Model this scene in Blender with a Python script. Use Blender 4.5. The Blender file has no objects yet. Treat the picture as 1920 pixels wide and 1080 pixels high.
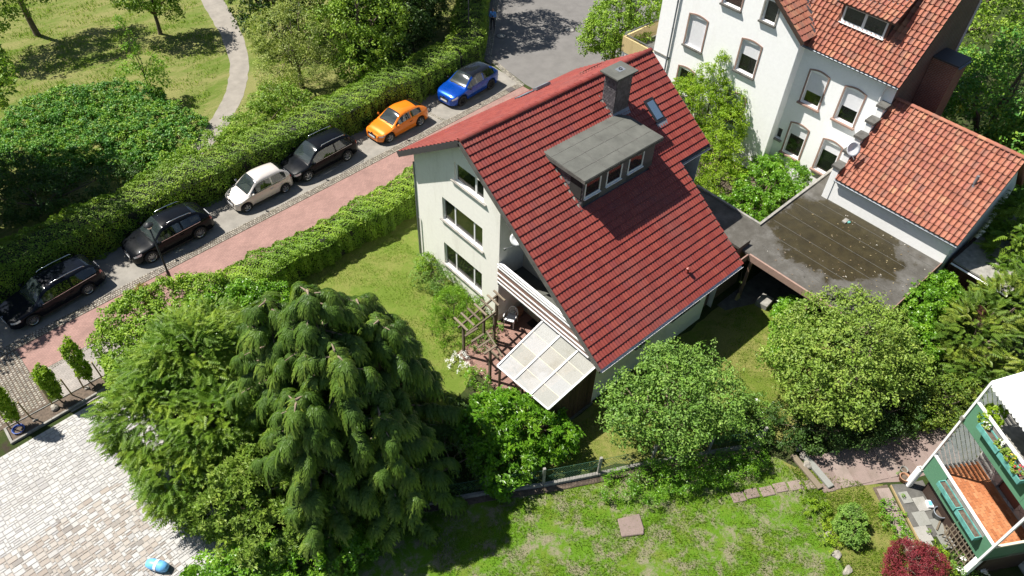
import bpy, bmesh, math, random
import numpy as np
from mathutils import Vector, Matrix
R = math.radians
rng = np.random.default_rng(7)
random.seed(7)
scene = bpy.context.scene
col = scene.collection

# ------------------------------------------------------------------ camera, sky, sun, exposure
def cam_axes(yaw, pit, rol):
    F = np.array([math.cos(yaw)*math.cos(pit), math.sin(yaw)*math.cos(pit), -math.sin(pit)])
    Rt = np.array([math.sin(yaw), -math.cos(yaw), 0.0]); U = np.cross(Rt, F)
    return F, Rt*math.cos(rol)+U*math.sin(rol), -Rt*math.sin(rol)+U*math.cos(rol)
CAM = np.array([-15.955, -23.615, 27.08])
cF, cR, cU = cam_axes(0.809, 0.805, 0.047)
cd = bpy.data.cameras.new('camera'); co = bpy.data.objects.new('camera', cd); col.objects.link(co)
cd.sensor_width = 36.0; cd.lens = 36.0*1420.7/1920.0; cd.clip_start = 0.5; cd.clip_end = 1500
co.matrix_world = Matrix(((cR[0], cU[0], -cF[0], CAM[0]), (cR[1], cU[1], -cF[1], CAM[1]), (cR[2], cU[2], -cF[2], CAM[2]), (0, 0, 0, 1)))
scene.camera = co
SUN_EL, SUN_D = 56.6, Vector((0.282, -0.472, -0.835)).normalized()
w = bpy.data.worlds.new('World'); scene.world = w; w.use_nodes = True
nt = w.node_tree; bg = nt.nodes['Background']
sk = nt.nodes.new('ShaderNodeTexSky'); sk.sky_type = 'NISHITA'; sk.sun_disc = False
sk.sun_elevation = R(SUN_EL); sk.sun_rotation = math.atan2(-SUN_D.x, -SUN_D.y); sk.altitude = 100; sk.air_density = 1.0; sk.dust_density = 1.0
nt.links.new(sk.outputs[0], bg.inputs[0]); bg.inputs[1].default_value = 0.052
sl = bpy.data.lights.new('sun', 'SUN'); sl.energy = 5.0; sl.angle = R(0.5); sl.color = (1.0, 0.955, 0.88)
so = bpy.data.objects.new('sun', sl); col.objects.link(so); so.rotation_euler = SUN_D.to_track_quat('-Z', 'Y').to_euler(); so.location = (0, 0, 60)
vs = scene.view_settings; vs.view_transform = 'Standard'; vs.look = 'None'; vs.exposure = 0.9; vs.gamma = 1.0; vs.use_curve_mapping = False
scene.display_settings.display_device = 'sRGB'
try:
    scene.cycles.max_bounces = 7; scene.cycles.transparent_max_bounces = 12; scene.cycles.diffuse_bounces = 3; scene.cycles.caustics_reflective = False; scene.cycles.caustics_refractive = False
    scene.cycles.sample_clamp_indirect = 8
except Exception: pass

# ------------------------------------------------------------------ materials
MATS = {}
def newmat(name):
    m = bpy.data.materials.new(name); m.use_nodes = True
    n = m.node_tree.nodes; b = n['Principled BSDF']; MATS[name] = m
    return m, m.node_tree, b
def ramp(t, fac, stops):
    r = t.nodes.new('ShaderNodeValToRGB'); e = r.color_ramp.elements
    while len(e) < len(stops): e.new(0.5)
    for k, (p, c) in enumerate(stops): e[k].position = p; e[k].color = (*c[:3], 1)
    t.links.new(fac, r.inputs[0]); return r.outputs[0]
def noise(t, scale, detail=4, rough=0.55, coord=None, dist=0.0):
    n = t.nodes.new('ShaderNodeTexNoise'); n.inputs['Scale'].default_value = scale; n.inputs['Detail'].default_value = detail
    n.inputs['Roughness'].default_value = rough; n.inputs['Distortion'].default_value = dist
    if coord is not None: t.links.new(coord, n.inputs['Vector'])
    return n.outputs['Fac']
def pos(t):
    g = t.nodes.new('ShaderNodeNewGeometry'); return g.outputs['Position']
def mapped(t, scale=(1, 1, 1), rot=(0, 0, 0), src=None):
    m = t.nodes.new('ShaderNodeMapping'); m.inputs['Scale'].default_value = scale; m.inputs['Rotation'].default_value = rot
    t.links.new(src if src is not None else pos(t), m.inputs['Vector']); return m.outputs[0]
def mixc(t, fac, a, b, mode='MIX'):
    m = t.nodes.new('ShaderNodeMix'); m.data_type = 'RGBA'; m.blend_type = mode
    for s, v in ((m.inputs[0], fac), (m.inputs[6], a), (m.inputs[7], b)):
        if hasattr(v, 'links') or hasattr(v, 'is_output'): t.links.new(v, s)
        elif isinstance(v, (int, float)): s.default_value = v
        else: s.default_value = (*v[:3], 1)
    return m.outputs[2]
def bump(t, b, h, strength=0.3, dist=0.02):
    n = t.nodes.new('ShaderNodeBump'); n.inputs['Strength'].default_value = strength; n.inputs['Distance'].default_value = dist
    t.links.new(h, n.inputs['Height']); t.links.new(n.outputs[0], b.inputs['Normal'])
def simple(name, c, rough=0.6, metal=0.0, var=0.15, scale=8.0, bmp=0.0, bscale=40, spec=0.5, coat=0.0):
    m, t, b = newmat(name); p = pos(t)
    f = noise(t, scale, 5, 0.6, p)
    lo = tuple(x*(1-var) for x in c); hi = tuple(min(1, x*(1+var)) for x in c)
    t.links.new(ramp(t, f, [(0.3, lo), (0.7, hi)]), b.inputs['Base Color'])
    b.inputs['Roughness'].default_value = rough; b.inputs['Metallic'].default_value = metal
    b.inputs['Specular IOR Level'].default_value = spec; b.inputs['Coat Weight'].default_value = coat; b.inputs['Coat Roughness'].default_value = 0.03
    if bmp: bump(t, b, noise(t, bscale, 4, 0.6, p), bmp, 0.02)
    return m
def stucco(name, c, stain=(0.35, 0.33, 0.28), amt=0.35):
    m, t, b = newmat(name); p = pos(t)
    big = noise(t, 1.1, 8, 0.7, mapped(t, (1, 1, 0.22), src=p)); fine = noise(t, 60, 3, 0.7, p); mid = noise(t, 6, 5, 0.7, p)
    base = ramp(t, mid, [(0.3, tuple(x*0.93 for x in c)), (0.7, c)])
    msk = ramp(t, big, [(0.52, (0, 0, 0)), (0.8, (amt, amt, amt))])
    t.links.new(mixc(t, msk, base, stain), b.inputs['Base Color'])
    b.inputs['Roughness'].default_value = 0.9; b.inputs['Specular IOR Level'].default_value = 0.2
    bump(t, b, fine, 0.35, 0.01); return m
def tinted(t):
    a = t.nodes.new('ShaderNodeAttribute'); a.attribute_name = 'tint'
    o = t.nodes.new('ShaderNodeObjectInfo'); s = t.nodes.new('ShaderNodeMath'); s.operation = 'ADD'
    t.links.new(a.outputs['Fac'], s.inputs[0]); t.links.new(o.outputs['Random'], s.inputs[1])
    f = t.nodes.new('ShaderNodeMath'); f.operation = 'FRACT'; t.links.new(s.outputs[0], f.inputs[0]); return f.outputs[0]
def pieces(name, stops, rough=0.6, dirt=(0.08, 0.07, 0.06), damt=0.3, spec=0.4, dscale=1.3, bmp=0.2):
    m, t, b = newmat(name); p = pos(t)
    c = ramp(t, tinted(t), stops)
    d = ramp(t, noise(t, dscale, 8, 0.7, p), [(0.48, (0, 0, 0)), (0.75, (damt,)*3)])
    f = ramp(t, noise(t, 25, 4, 0.7, p), [(0.3, (0.86,)*3), (0.7, (1.08,)*3)])
    c2 = mixc(t, 1.0, mixc(t, d, c, dirt), f, 'MULTIPLY')
    t.links.new(c2, b.inputs['Base Color']); b.inputs['Roughness'].default_value = rough; b.inputs['Specular IOR Level'].default_value = spec
    if bmp: bump(t, b, noise(t, 70, 3, 0.6, p), bmp, 0.006)
    return m
def foliage(name, stops, trans=0.22, rough=0.5, spec=0.35, warm=1.0, gain=1.5):
    m, t, b = newmat(name); stops = [(p_, (c_[0]*gain*0.93, c_[1]*gain, c_[2]*gain*0.85)) for p_, c_ in stops]
    a = t.nodes.new('ShaderNodeAttribute'); a.attribute_name = 'tint'
    c = ramp(t, a.outputs['Fac'], stops)
    f = ramp(t, noise(t, 1.1, 4, 0.6, pos(t)), [(0.3, (0.74, 0.8, 0.85)), (0.7, (1.12, 1.12, 0.9))])
    c = mixc(t, 1.0, c, f, 'MULTIPLY')
    t.links.new(c, b.inputs['Base Color']); b.inputs['Roughness'].default_value = rough; b.inputs['Specular IOR Level'].default_value = spec
    tr = t.nodes.new('ShaderNodeBsdfTranslucent'); t.links.new(mixc(t, 1.0, c, (1.12*warm, 1.25, 0.45), 'MULTIPLY'), tr.inputs[0])
    mx = t.nodes.new('ShaderNodeMixShader'); mx.inputs[0].default_value = trans
    t.links.new(b.outputs[0], mx.inputs[1]); t.links.new(tr.outputs[0], mx.inputs[2])
    t.links.new(mx.outputs[0], t.nodes['Material Output'].inputs[0]); return m
def lawn(name, green, yellow, soil, ycov=0.5, scov=0.7, streak=(1, 1, 1), rot=0.0):
    m, t, b = newmat(name); p = mapped(t, streak, (0, 0, rot))
    n1 = noise(t, 0.45, 8, 0.7, p, 0.4); n2 = noise(t, 3.0, 8, 0.75, p, 0.5); n3 = noise(t, 28, 5, 0.8, p); n4 = noise(t, 1.3, 8, 0.75, p, 0.3)
    g = ramp(t, n3, [(0.28, tuple(x*0.62 for x in green)), (0.72, tuple(x*1.35 for x in green))])
    y = ramp(t, n3, [(0.28, tuple(x*0.68 for x in yellow)), (0.72, tuple(x*1.25 for x in yellow))])
    mm = t.nodes.new('ShaderNodeMath'); mm.operation = 'ADD'; t.links.new(n1, mm.inputs[0])
    m2 = t.nodes.new('ShaderNodeMath'); m2.operation = 'MULTIPLY'; m2.inputs[1].default_value = 0.6; t.links.new(n2, m2.inputs[0]); t.links.new(m2.outputs[0], mm.inputs[1])
    msk = ramp(t, mm.outputs[0], [(ycov+0.22, (0, 0, 0)), (ycov+0.42, (1, 1, 1))])
    c = mixc(t, msk, g, y)
    sm = ramp(t, n4, [(scov-0.06, (0, 0, 0)), (scov+0.05, (1, 1, 1))])
    s = ramp(t, n3, [(0.3, tuple(x*0.6 for x in soil)), (0.7, tuple(x*1.2 for x in soil))])
    t.links.new(mixc(t, sm, c, s), b.inputs['Base Color']); b.inputs['Roughness'].default_value = 0.9; b.inputs['Specular IOR Level'].default_value = 0.15
    bump(t, b, n3, 0.9, 0.06); return m
def bricky(name, c1, c2, mortar, bw, bh, rot=0.0, rough=0.8, offset=0.5, plane='XY', msize=0.012, spec=0.3):
    m, t, b = newmat(name); p = pos(t)
    if plane == 'XZ' or plane == 'YZ':
        s = t.nodes.new('ShaderNodeSeparateXYZ'); t.links.new(p, s.inputs[0]); cb = t.nodes.new('ShaderNodeCombineXYZ')
        t.links.new(s.outputs[0 if plane == 'XZ' else 1], cb.inputs[0]); t.links.new(s.outputs[2], cb.inputs[1]); p2 = cb.outputs[0]
    else: p2 = mapped(t, (1, 1, 1), (0, 0, rot), src=p)
    k = t.nodes.new('ShaderNodeTexBrick'); t.links.new(p2, k.inputs['Vector']); k.inputs['Scale'].default_value = 1.0
    k.inputs['Brick Width'].default_value = bw; k.inputs['Row Height'].default_value = bh; k.inputs['Mortar Size'].default_value = msize; k.offset = offset
    k.inputs['Color1'].default_value = (*c1, 1); k.inputs['Color2'].default_value = (*c2, 1); k.inputs['Mortar'].default_value = (*mortar, 1)
    f = ramp(t, noise(t, 1.0, 8, 0.7, p), [(0.3, (0.78,)*3), (0.7, (1.12,)*3)])
    t.links.new(mixc(t, 1.0, k.outputs['Color'], f, 'MULTIPLY'), b.inputs['Base Color']); b.inputs['Roughness'].default_value = rough; b.inputs['Specular IOR Level'].default_value = spec
    bump(t, b, k.outputs['Fac'], -0.4, 0.01); return m
def carpaint(name, c, metal=0.3, rough=0.28):
    m, t, b = newmat(name); b.inputs['Base Color'].default_value = (*c, 1); b.inputs['Metallic'].default_value = metal; b.inputs['Roughness'].default_value = rough
    b.inputs['Coat Weight'].default_value = 1.0; b.inputs['Coat Roughness'].default_value = 0.02; b.inputs['Specular IOR Level'].default_value = 0.15
    n = noise(t, 2.5, 6, 0.7, pos(t)); t.links.new(ramp(t, n, [(0.3, (rough*0.9,)*3), (0.75, (rough*1.4,)*3)]), b.inputs['Roughness']); return m
def glass(name, tint=(0.02, 0.025, 0.025), clear=0.5, rough=0.02):
    m, t, b = newmat(name); b.inputs['Base Color'].default_value = (*tint, 1); b.inputs['Roughness'].default_value = rough; b.inputs['Specular IOR Level'].default_value = 1.0; b.inputs['Coat Weight'].default_value = 1.0; b.inputs['Coat Roughness'].default_value = rough
    tr = t.nodes.new('ShaderNodeBsdfTransparent'); tr.inputs[0].default_value = (0.8, 0.85, 0.82, 1)
    fr = t.nodes.new('ShaderNodeFresnel'); fr.inputs[0].default_value = 1.5
    mu = t.nodes.new('ShaderNodeMath'); mu.operation = 'MULTIPLY_ADD'; mu.inputs[1].default_value = -clear; mu.inputs[2].default_value = clear; t.links.new(fr.outputs[0], mu.inputs[0])
    mx = t.nodes.new('ShaderNodeMixShader'); t.links.new(mu.outputs[0], mx.inputs[0]); t.links.new(b.outputs[0], mx.inputs[1]); t.links.new(tr.outputs[0], mx.inputs[2])
    t.links.new(mx.outputs[0], t.nodes['Material Output'].inputs[0]); return m

stucco('render_cream', (0.88, 0.86, 0.80), (0.50, 0.47, 0.40), 0.5)
stucco('render_white', (0.93, 0.93, 0.92), (0.72, 0.71, 0.67), 0.4)
stucco('render_beige', (0.62, 0.56, 0.42)); stucco('render_yellow', (0.55, 0.43, 0.22), (0.2, 0.15, 0.08), 0.6)
pieces('tile_red', [(0.0, (0.1927, 0.03621, 0.02804)), (0.45, (0.2214, 0.04376, 0.03321)), (0.8, (0.246, 0.05281, 0.03838)), (1.0, (0.1968, 0.04149, 0.0369))], 0.42, (0.164, 0.06412, 0.05535), 0.55, 0.45, 0.45, 0.1)
pieces('tile_terracotta', [(0.0, (0.279, 0.1008, 0.06764)), (0.25, (0.3487, 0.1419, 0.09021)), (0.5, (0.3068, 0.1158, 0.08567)), (0.72, (0.3766, 0.168, 0.1083)), (0.86, (0.2302, 0.1083, 0.08567)), (1.0, (0.4324, 0.2166, 0.1262))], 0.8, (0.1185, 0.06722, 0.05411), 0.55, 0.2, 1.6)
pieces('slate', [(0.0, (0.05, 0.05, 0.055)), (0.5, (0.085, 0.083, 0.088)), (1.0, (0.13, 0.125, 0.13))], 0.55)
pieces('paver_light', [(0.0, (0.3305, 0.3239, 0.3107)), (0.3, (0.4098, 0.4032, 0.39)), (0.6, (0.3702, 0.3635, 0.3569)), (0.8, (0.4362, 0.423, 0.3965)), (1.0, (0.2975, 0.2908, 0.2842))], 0.75, (0.2644, 0.2247, 0.185), 0.25, 0.3, 0.6)
pieces('paver_brown', [(0.0, (0.194, 0.1811, 0.1682)), (0.25, (0.3105, 0.2717, 0.2328)), (0.5, (0.3622, 0.3363, 0.304)), (0.75, (0.2587, 0.2199, 0.1876)), (1.0, (0.3881, 0.3687, 0.3428))], 0.75, (0.2587, 0.207, 0.1617), 0.35, 0.3, 0.6)
pieces('cobble', [(0.0, (0.165, 0.15, 0.1275)), (0.5, (0.255, 0.2325, 0.195)), (1.0, (0.345, 0.315, 0.2625))], 0.75, (0.09, 0.0975, 0.0375), 0.5)
pieces('brick_floor', [(0.0, (0.323, 0.1105, 0.0425)), (0.5, (0.408, 0.1573, 0.06375)), (1.0, (0.476, 0.204, 0.0935))], 0.7, (0.17, 0.085, 0.051), 0.3)
pieces('stone_pink', [(0.0, (0.1901, 0.1397, 0.1231)), (0.5, (0.2304, 0.1732, 0.1532)), (1.0, (0.2592, 0.2067, 0.1806))], 0.85, (0.0864, 0.07822, 0.04925), 0.5)
pieces('stone_grey', [(0.0, (0.196, 0.196, 0.182)), (0.5, (0.252, 0.252, 0.231)), (1.0, (0.315, 0.301, 0.28))], 0.85, (0.098, 0.105, 0.056), 0.5)
pieces('wood_grey', [(0.0, (0.104, 0.08, 0.056)), (0.5, (0.16, 0.128, 0.088)), (1.0, (0.216, 0.176, 0.128))], 0.85)
pieces('wood_dark', [(0.0, (0.035, 0.022, 0.016)), (0.5, (0.06, 0.035, 0.025)), (1.0, (0.085, 0.05, 0.035))], 0.7)
pieces('boards_brown', [(0.0, (0.09, 0.04, 0.028)), (0.5, (0.13, 0.055, 0.038)), (1.0, (0.16, 0.07, 0.05))], 0.7)
mpc = pieces('polycarbonate', [(0.0, (0.432, 0.4345, 0.4032)), (0.5, (0.504, 0.5018, 0.4704)), (1.0, (0.528, 0.5386, 0.551))], 0.3, (0.264, 0.2448, 0.1747), 0.5, 0.5, 1.0, 0)
tp = mpc.node_tree; mx_ = tp.nodes.new('ShaderNodeMixShader'); mx_.inputs[0].default_value = 0.42; tb = tp.nodes.new('ShaderNodeBsdfTransparent'); tb.inputs[0].default_value = (0.75, 0.75, 0.68, 1)
tp.links.new(tp.nodes['Principled BSDF'].outputs[0], mx_.inputs[1]); tp.links.new(tb.outputs[0], mx_.inputs[2]); tp.links.new(mx_.outputs[0], tp.nodes['Material Output'].inputs[0])
pieces('green_panel', [(0.0, (0.075, 0.19, 0.115)), (1.0, (0.09, 0.215, 0.13))], 0.6, (0.05, 0.1, 0.06), 0.4)
ml = pieces('lattice_pale', [(0.0, (0.50, 0.54, 0.54)), (0.5, (0.60, 0.64, 0.63)), (1.0, (0.70, 0.73, 0.72))], 0.4, (0.4, 0.42, 0.4), 0.3)
tp = ml.node_tree; mx_ = tp.nodes.new('ShaderNodeMixShader'); mx_.inputs[0].default_value = 0.5; tb = tp.nodes.new('ShaderNodeBsdfTranslucent'); tb.inputs[0].default_value = (0.72, 0.8, 0.8, 1)
tp.links.new(tp.nodes['Principled BSDF'].outputs[0], mx_.inputs[1]); tp.links.new(tb.outputs[0], mx_.inputs[2]); tp.links.new(mx_.outputs[0], tp.nodes['Material Output'].inputs[0])
simple('teal_paint', (0.10, 0.30, 0.27), 0.6, var=0.35, scale=5); simple('soil', (0.10, 0.075, 0.055), 0.95, var=0.45, scale=9, bmp=0.8, bscale=20)
simple('sand_joint', (0.30, 0.29, 0.27), 0.95); simple('concrete', (0.2448, 0.2346, 0.2108), 0.9, var=0.3, scale=4, bmp=0.3); simple('concrete_dark', (0.096, 0.093, 0.084), 0.9, var=0.35, scale=3, bmp=0.3)
simple('cream_paint', (0.62, 0.57, 0.45), 0.6, var=0.08); simple('white_paint', (0.7544, 0.7544, 0.7544), 0.35, var=0.03); simple('white_plastic', (0.74, 0.74, 0.75), 0.4, var=0.04)
simple('grey_metal', (0.28, 0.29, 0.30), 0.4, 0.7, var=0.15); simple('zinc', (0.21, 0.231, 0.259), 0.5, 0.4, var=0.2, scale=3); simple('dark_metal', (0.025, 0.027, 0.03), 0.45, 0.3)
simple('mastic', (0.045, 0.045, 0.05), 0.5); simple('trim_brown', (0.288, 0.188, 0.152), 0.7, var=0.12); simple('balcony_brown', (0.24, 0.145, 0.115), 0.65, var=0.1)
simple('black_plastic', (0.018, 0.018, 0.02), 0.5); simple('rubber', (0.02, 0.02, 0.021), 0.8); simple('chrome', (0.7, 0.71, 0.73), 0.15, 1.0, var=0.05); simple('alloy', (0.55, 0.56, 0.58), 0.28, 0.9, var=0.05)
simple('lamp_clear', (0.6, 0.64, 0.68), 0.08, 0.3, var=0.1, coat=1.0); simple('lamp_red', (0.42, 0.02, 0.02), 0.15, coat=1.0); simple('plate', (0.72, 0.73, 0.75), 0.4, var=0.03)
simple('bark', (0.13, 0.10, 0.07), 0.95, var=0.4, scale=7, bmp=0.9, bscale=14); simple('bark_light', (0.22, 0.17, 0.12), 0.95, var=0.35, scale=9, bmp=0.8, bscale=14)
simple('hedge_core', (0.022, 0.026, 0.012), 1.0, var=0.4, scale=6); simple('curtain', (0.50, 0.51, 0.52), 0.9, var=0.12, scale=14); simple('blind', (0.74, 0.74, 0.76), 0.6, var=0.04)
simple('room', (0.022, 0.022, 0.02), 0.95, var=0.4, scale=2); simple('doormat', (0.02, 0.02, 0.02), 0.95); simple('gravel_path', (0.2362, 0.2141, 0.1842), 0.95, var=0.16, scale=1.5, bmp=0.5, bscale=30)
simple('asphalt_road', (0.1387, 0.1312, 0.1237), 0.9, var=0.14, scale=1.1, bmp=0.35, bscale=60); simple('asphalt_bay', (0.2192, 0.204, 0.1784), 0.92, var=0.2, scale=1.4, bmp=0.35, bscale=60)
simple('blue_plastic', (0.03, 0.10, 0.42), 0.35); simple('light_blue', (0.14, 0.42, 0.75), 0.45); simple('rock', (0.27, 0.2475, 0.21), 0.95, var=0.3, scale=6, bmp=0.6); simple('terracotta_pot', (0.36, 0.19, 0.11), 0.8, var=0.2)
simple('cast_iron', (0.09, 0.08, 0.075), 0.7, 0.4, var=0.3, scale=20); simple('awning', (0.817, 0.817, 0.8075), 0.7, var=0.03); simple('straw', (0.315, 0.238, 0.112), 0.9, var=0.2, scale=30)
simple('flower_white', (0.8, 0.8, 0.76), 0.7); simple('flower_red', (0.5, 0.04, 0.06), 0.7); simple('flower_yellow', (0.62, 0.5, 0.05), 0.7); simple('seat_fabric', (0.05, 0.05, 0.055), 0.9); simple('orange_toy', (0.7, 0.13, 0.02), 0.6)
m, t, b = newmat('crazy_paving'); p = pos(t); v = t.nodes.new('ShaderNodeTexVoronoi'); v.feature = 'DISTANCE_TO_EDGE'; v.inputs['Scale'].default_value = 3.2; t.links.new(p, v.inputs['Vector'])
v2 = t.nodes.new('ShaderNodeTexVoronoi'); v2.inputs['Scale'].default_value = 3.2; t.links.new(p, v2.inputs['Vector'])
t.links.new(mixc(t, ramp(t, v.outputs['Distance'], [(0.01, (0, 0, 0)), (0.03, (1, 1, 1))]), (0.08, 0.08, 0.07), ramp(t, v2.outputs['Color'], [(0.2, (0.26, 0.255, 0.235)), (0.8, (0.46, 0.45, 0.42))])), b.inputs['Base Color']); b.inputs['Roughness'].default_value = 0.9
bump(t, b, v.outputs['Distance'], 0.6, 0.03)
# bitumen flat roof: grey sheets with moss and a brown puddle stain
m, t, b = newmat('bitumen'); p = pos(t)
base = ramp(t, noise(t, 1.2, 8, 0.7, p), [(0.25, (0.038, 0.034, 0.026)), (0.5, (0.075, 0.07, 0.06)), (0.75, (0.14, 0.135, 0.125))])
fl = ramp(t, noise(t, 18, 4, 0.7, p), [(0.3, (0.85,)*3), (0.72, (1.12,)*3)])
mp = t.nodes.new('ShaderNodeMapping'); mp.inputs['Location'].default_value = (-14.6, 14.2, 0); t.links.new(p, mp.inputs['Vector'])
mp2 = mapped(t, (0.30, 0.27, 0), src=mp.outputs[0]); ln = t.nodes.new('ShaderNodeVectorMath'); ln.operation = 'LENGTH'; t.links.new(mp2, ln.inputs[0])
ad = t.nodes.new('ShaderNodeMath'); ad.operation = 'MULTIPLY_ADD'; ad.inputs[1].default_value = 1.3; t.links.new(noise(t, 0.8, 10, 0.68, p), ad.inputs[0]); t.links.new(ln.outputs['Value'], ad.inputs[2])
sc_ = t.nodes.new('ShaderNodeMapRange'); sc_.inputs[1].default_value = 1.44; sc_.inputs[2].default_value = 1.56; sc_.inputs[3].default_value = 1.0; sc_.inputs[4].default_value = 0.0; t.links.new(ad.outputs[0], sc_.inputs[0])
moss = ramp(t, noise(t, 2.2, 8, 0.75, p), [(0.3, (0.018, 0.014, 0.005)), (0.7, (0.045, 0.036, 0.014))])
c = mixc(t, sc_.outputs[0], mixc(t, 1.0, base, fl, 'MULTIPLY'), moss)
t.links.new(c, b.inputs['Base Color'])
rr = t.nodes.new('ShaderNodeMapRange'); rr.inputs[3].default_value = 0.85; rr.inputs[4].default_value = 0.45; t.links.new(sc_.outputs[0], rr.inputs[0]); t.links.new(rr.outputs[0], b.inputs['Roughness'])
bump(t, b, noise(t, 30, 4, 0.7, p), 0.3, 0.01)
simple('felt_green', (0.0902, 0.0925, 0.08118), 0.92, var=0.22, scale=1.6, bmp=0.3, bscale=30)
bricky('red_pavers', (0.2975, 0.1742, 0.1487), (0.255, 0.1487, 0.1275), (0.17, 0.1148, 0.09775), 0.2, 0.1, R(-3.6), msize=0.006)
bricky('grey_pavers', (0.3, 0.27, 0.2475), (0.255, 0.2325, 0.2137), (0.15, 0.135, 0.12), 0.2, 0.1, R(-3.6), msize=0.006)
bricky('dark_pavers', (0.168, 0.156, 0.144), (0.136, 0.128, 0.12), (0.08, 0.076, 0.068), 0.2, 0.1, R(-45), msize=0.006)
bricky('patio_brick', (0.289, 0.1615, 0.1275), (0.238, 0.136, 0.1105), (0.1445, 0.102, 0.085), 0.21, 0.105, 0, msize=0.008)
bricky('brick_yz', (0.25, 0.105, 0.065), (0.19, 0.08, 0.055), (0.28, 0.22, 0.18), 0.25, 0.08, plane='YZ', msize=0.012)
bricky('brick_xz', (0.17, 0.085, 0.06), (0.13, 0.07, 0.05), (0.19, 0.16, 0.14), 0.25, 0.08, plane='XZ', msize=0.012)
lawn('lawn_park', (0.111, 0.1616, 0.02464), (0.2177, 0.2154, 0.0748), (0.2134, 0.1885, 0.088), 0.46, 0.78, (0.4268, 1.436, 0.88), R(-12))
lawn('lawn_house', (0.128, 0.1885, 0.0264), (0.1963, 0.2154, 0.0528), (0.2134, 0.1975, 0.0968), 0.5, 0.82)
lawn('lawn_dry', (0.1195, 0.1661, 0.02288), (0.2134, 0.2109, 0.0616), (0.2561, 0.2244, 0.132), 0.46, 0.68)
lawn('lawn_garden', (0.09816, 0.202, 0.01232), (0.1451, 0.1975, 0.0264), (0.2561, 0.2379, 0.1496), 0.55, 0.535)
lawn('ground_wild', (0.04, 0.06, 0.0144), (0.08, 0.08, 0.032), (0.056, 0.044, 0.032), 0.6, 0.6)
foliage('leaf_hedge', [(0.0, (0.075, 0.125, 0.014)), (0.55, (0.125, 0.185, 0.02)), (1.0, (0.20, 0.24, 0.035))], gain=1.75)
foliage('leaf_hedge2', [(0.0, (0.08, 0.14, 0.014)), (0.55, (0.135, 0.20, 0.02)), (1.0, (0.21, 0.26, 0.035))], gain=1.75)
foliage('leaf_apple', [(0.0, (0.055, 0.11, 0.02)), (0.5, (0.10, 0.165, 0.03)), (1.0, (0.17, 0.225, 0.065))], gain=1.75)
foliage('leaf_olive', [(0.0, (0.08, 0.13, 0.018)), (0.5, (0.145, 0.20, 0.035)), (1.0, (0.23, 0.26, 0.07))], gain=1.5)
foliage('leaf_willow', [(0.0, (0.12, 0.15, 0.035)), (0.5, (0.20, 0.22, 0.06)), (1.0, (0.28, 0.28, 0.09))], gain=1.6)
foliage('leaf_bright', [(0.0, (0.07, 0.165, 0.012)), (0.5, (0.12, 0.235, 0.02)), (1.0, (0.19, 0.29, 0.03))], 0.35, 0.35, 0.5, gain=1.4)
foliage('leaf_lime', [(0.0, (0.13, 0.21, 0.012)), (0.5, (0.20, 0.28, 0.02)), (1.0, (0.28, 0.33, 0.03))], 0.4, gain=1.35)
foliage('leaf_dark', [(0.0, (0.028, 0.06, 0.013)), (0.5, (0.045, 0.09, 0.018)), (1.0, (0.085, 0.13, 0.028))], gain=1.15)  # dark leaves, gain lowered further to put the thicket's shade into the colour
foliage('leaf_patch', [(0.0, (0.035, 0.10, 0.022)), (0.4, (0.06, 0.145, 0.026)), (0.7, (0.115, 0.19, 0.026)), (1.0, (0.20, 0.25, 0.03))], gain=1.75)
foliage('leaf_cypress', [(0.0, (0.04, 0.08, 0.013)), (0.45, (0.075, 0.125, 0.020)), (0.75, (0.14, 0.19, 0.034)), (1.0, (0.23, 0.27, 0.055))], 0.25, gain=1.28)
foliage('leaf_thuja', [(0.0, (0.055, 0.11, 0.01)), (0.5, (0.105, 0.165, 0.018)), (1.0, (0.18, 0.225, 0.028))], 0.25, gain=1.45)
foliage('leaf_yew', [(0.0, (0.05, 0.095, 0.014)), (0.5, (0.10, 0.145, 0.02)), (1.0, (0.20, 0.21, 0.035))], 0.25)
foliage('leaf_fine', [(0.0, (0.10, 0.18, 0.018)), (0.5, (0.15, 0.25, 0.03)), (1.0, (0.22, 0.30, 0.05))], 0.35)
pieces('litter', [(0.0, (0.30, 0.25, 0.14)), (0.5, (0.12, 0.07, 0.03)), (1.0, (0.45, 0.43, 0.38))], 0.9)
foliage('leaf_red', [(0.0, (0.10, 0.012, 0.02)), (0.5, (0.17, 0.02, 0.035)), (1.0, (0.25, 0.04, 0.06))], 0.25)
foliage('leaf_copper', [(0.0, (0.10, 0.12, 0.02)), (0.5, (0.20, 0.15, 0.04)), (1.0, (0.28, 0.17, 0.07))], 0.3)
foliage('blade', [(0.0, (0.085, 0.145, 0.012)), (0.5, (0.14, 0.205, 0.02)), (1.0, (0.23, 0.26, 0.05))], 0.4)
carpaint('paint_black', (0.004, 0.005, 0.007), 0.0, 0.3); carpaint('paint_navy', (0.005, 0.007, 0.012), 0.0, 0.3)
for k_ in ('paint_black', 'paint_navy'): MATS[k_].node_tree.nodes['Principled BSDF'].inputs['Coat Weight'].default_value = 0.28; MATS[k_].node_tree.nodes['Principled BSDF'].inputs['Specular IOR Level'].default_value = 0.05
carpaint('paint_beige', (0.62, 0.57, 0.52), 0.3, 0.35)
carpaint('paint_orange', (0.72, 0.19, 0.012), 0.1, 0.3); carpaint('paint_blue', (0.0, 0.05, 0.34), 0.35, 0.25); carpaint('paint_roof_black', (0.008, 0.009, 0.012), 0.0, 0.25)
glass('pane_glass', (0.02, 0.025, 0.02), 0.45); glass('car_glass', (0.01, 0.013, 0.014), 0.35); glass('car_screen', (0.05, 0.07, 0.07), 0.6, 0.1); glass('blue_glass', (0.10, 0.16, 0.24), 0.15)
M = MATS

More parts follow.
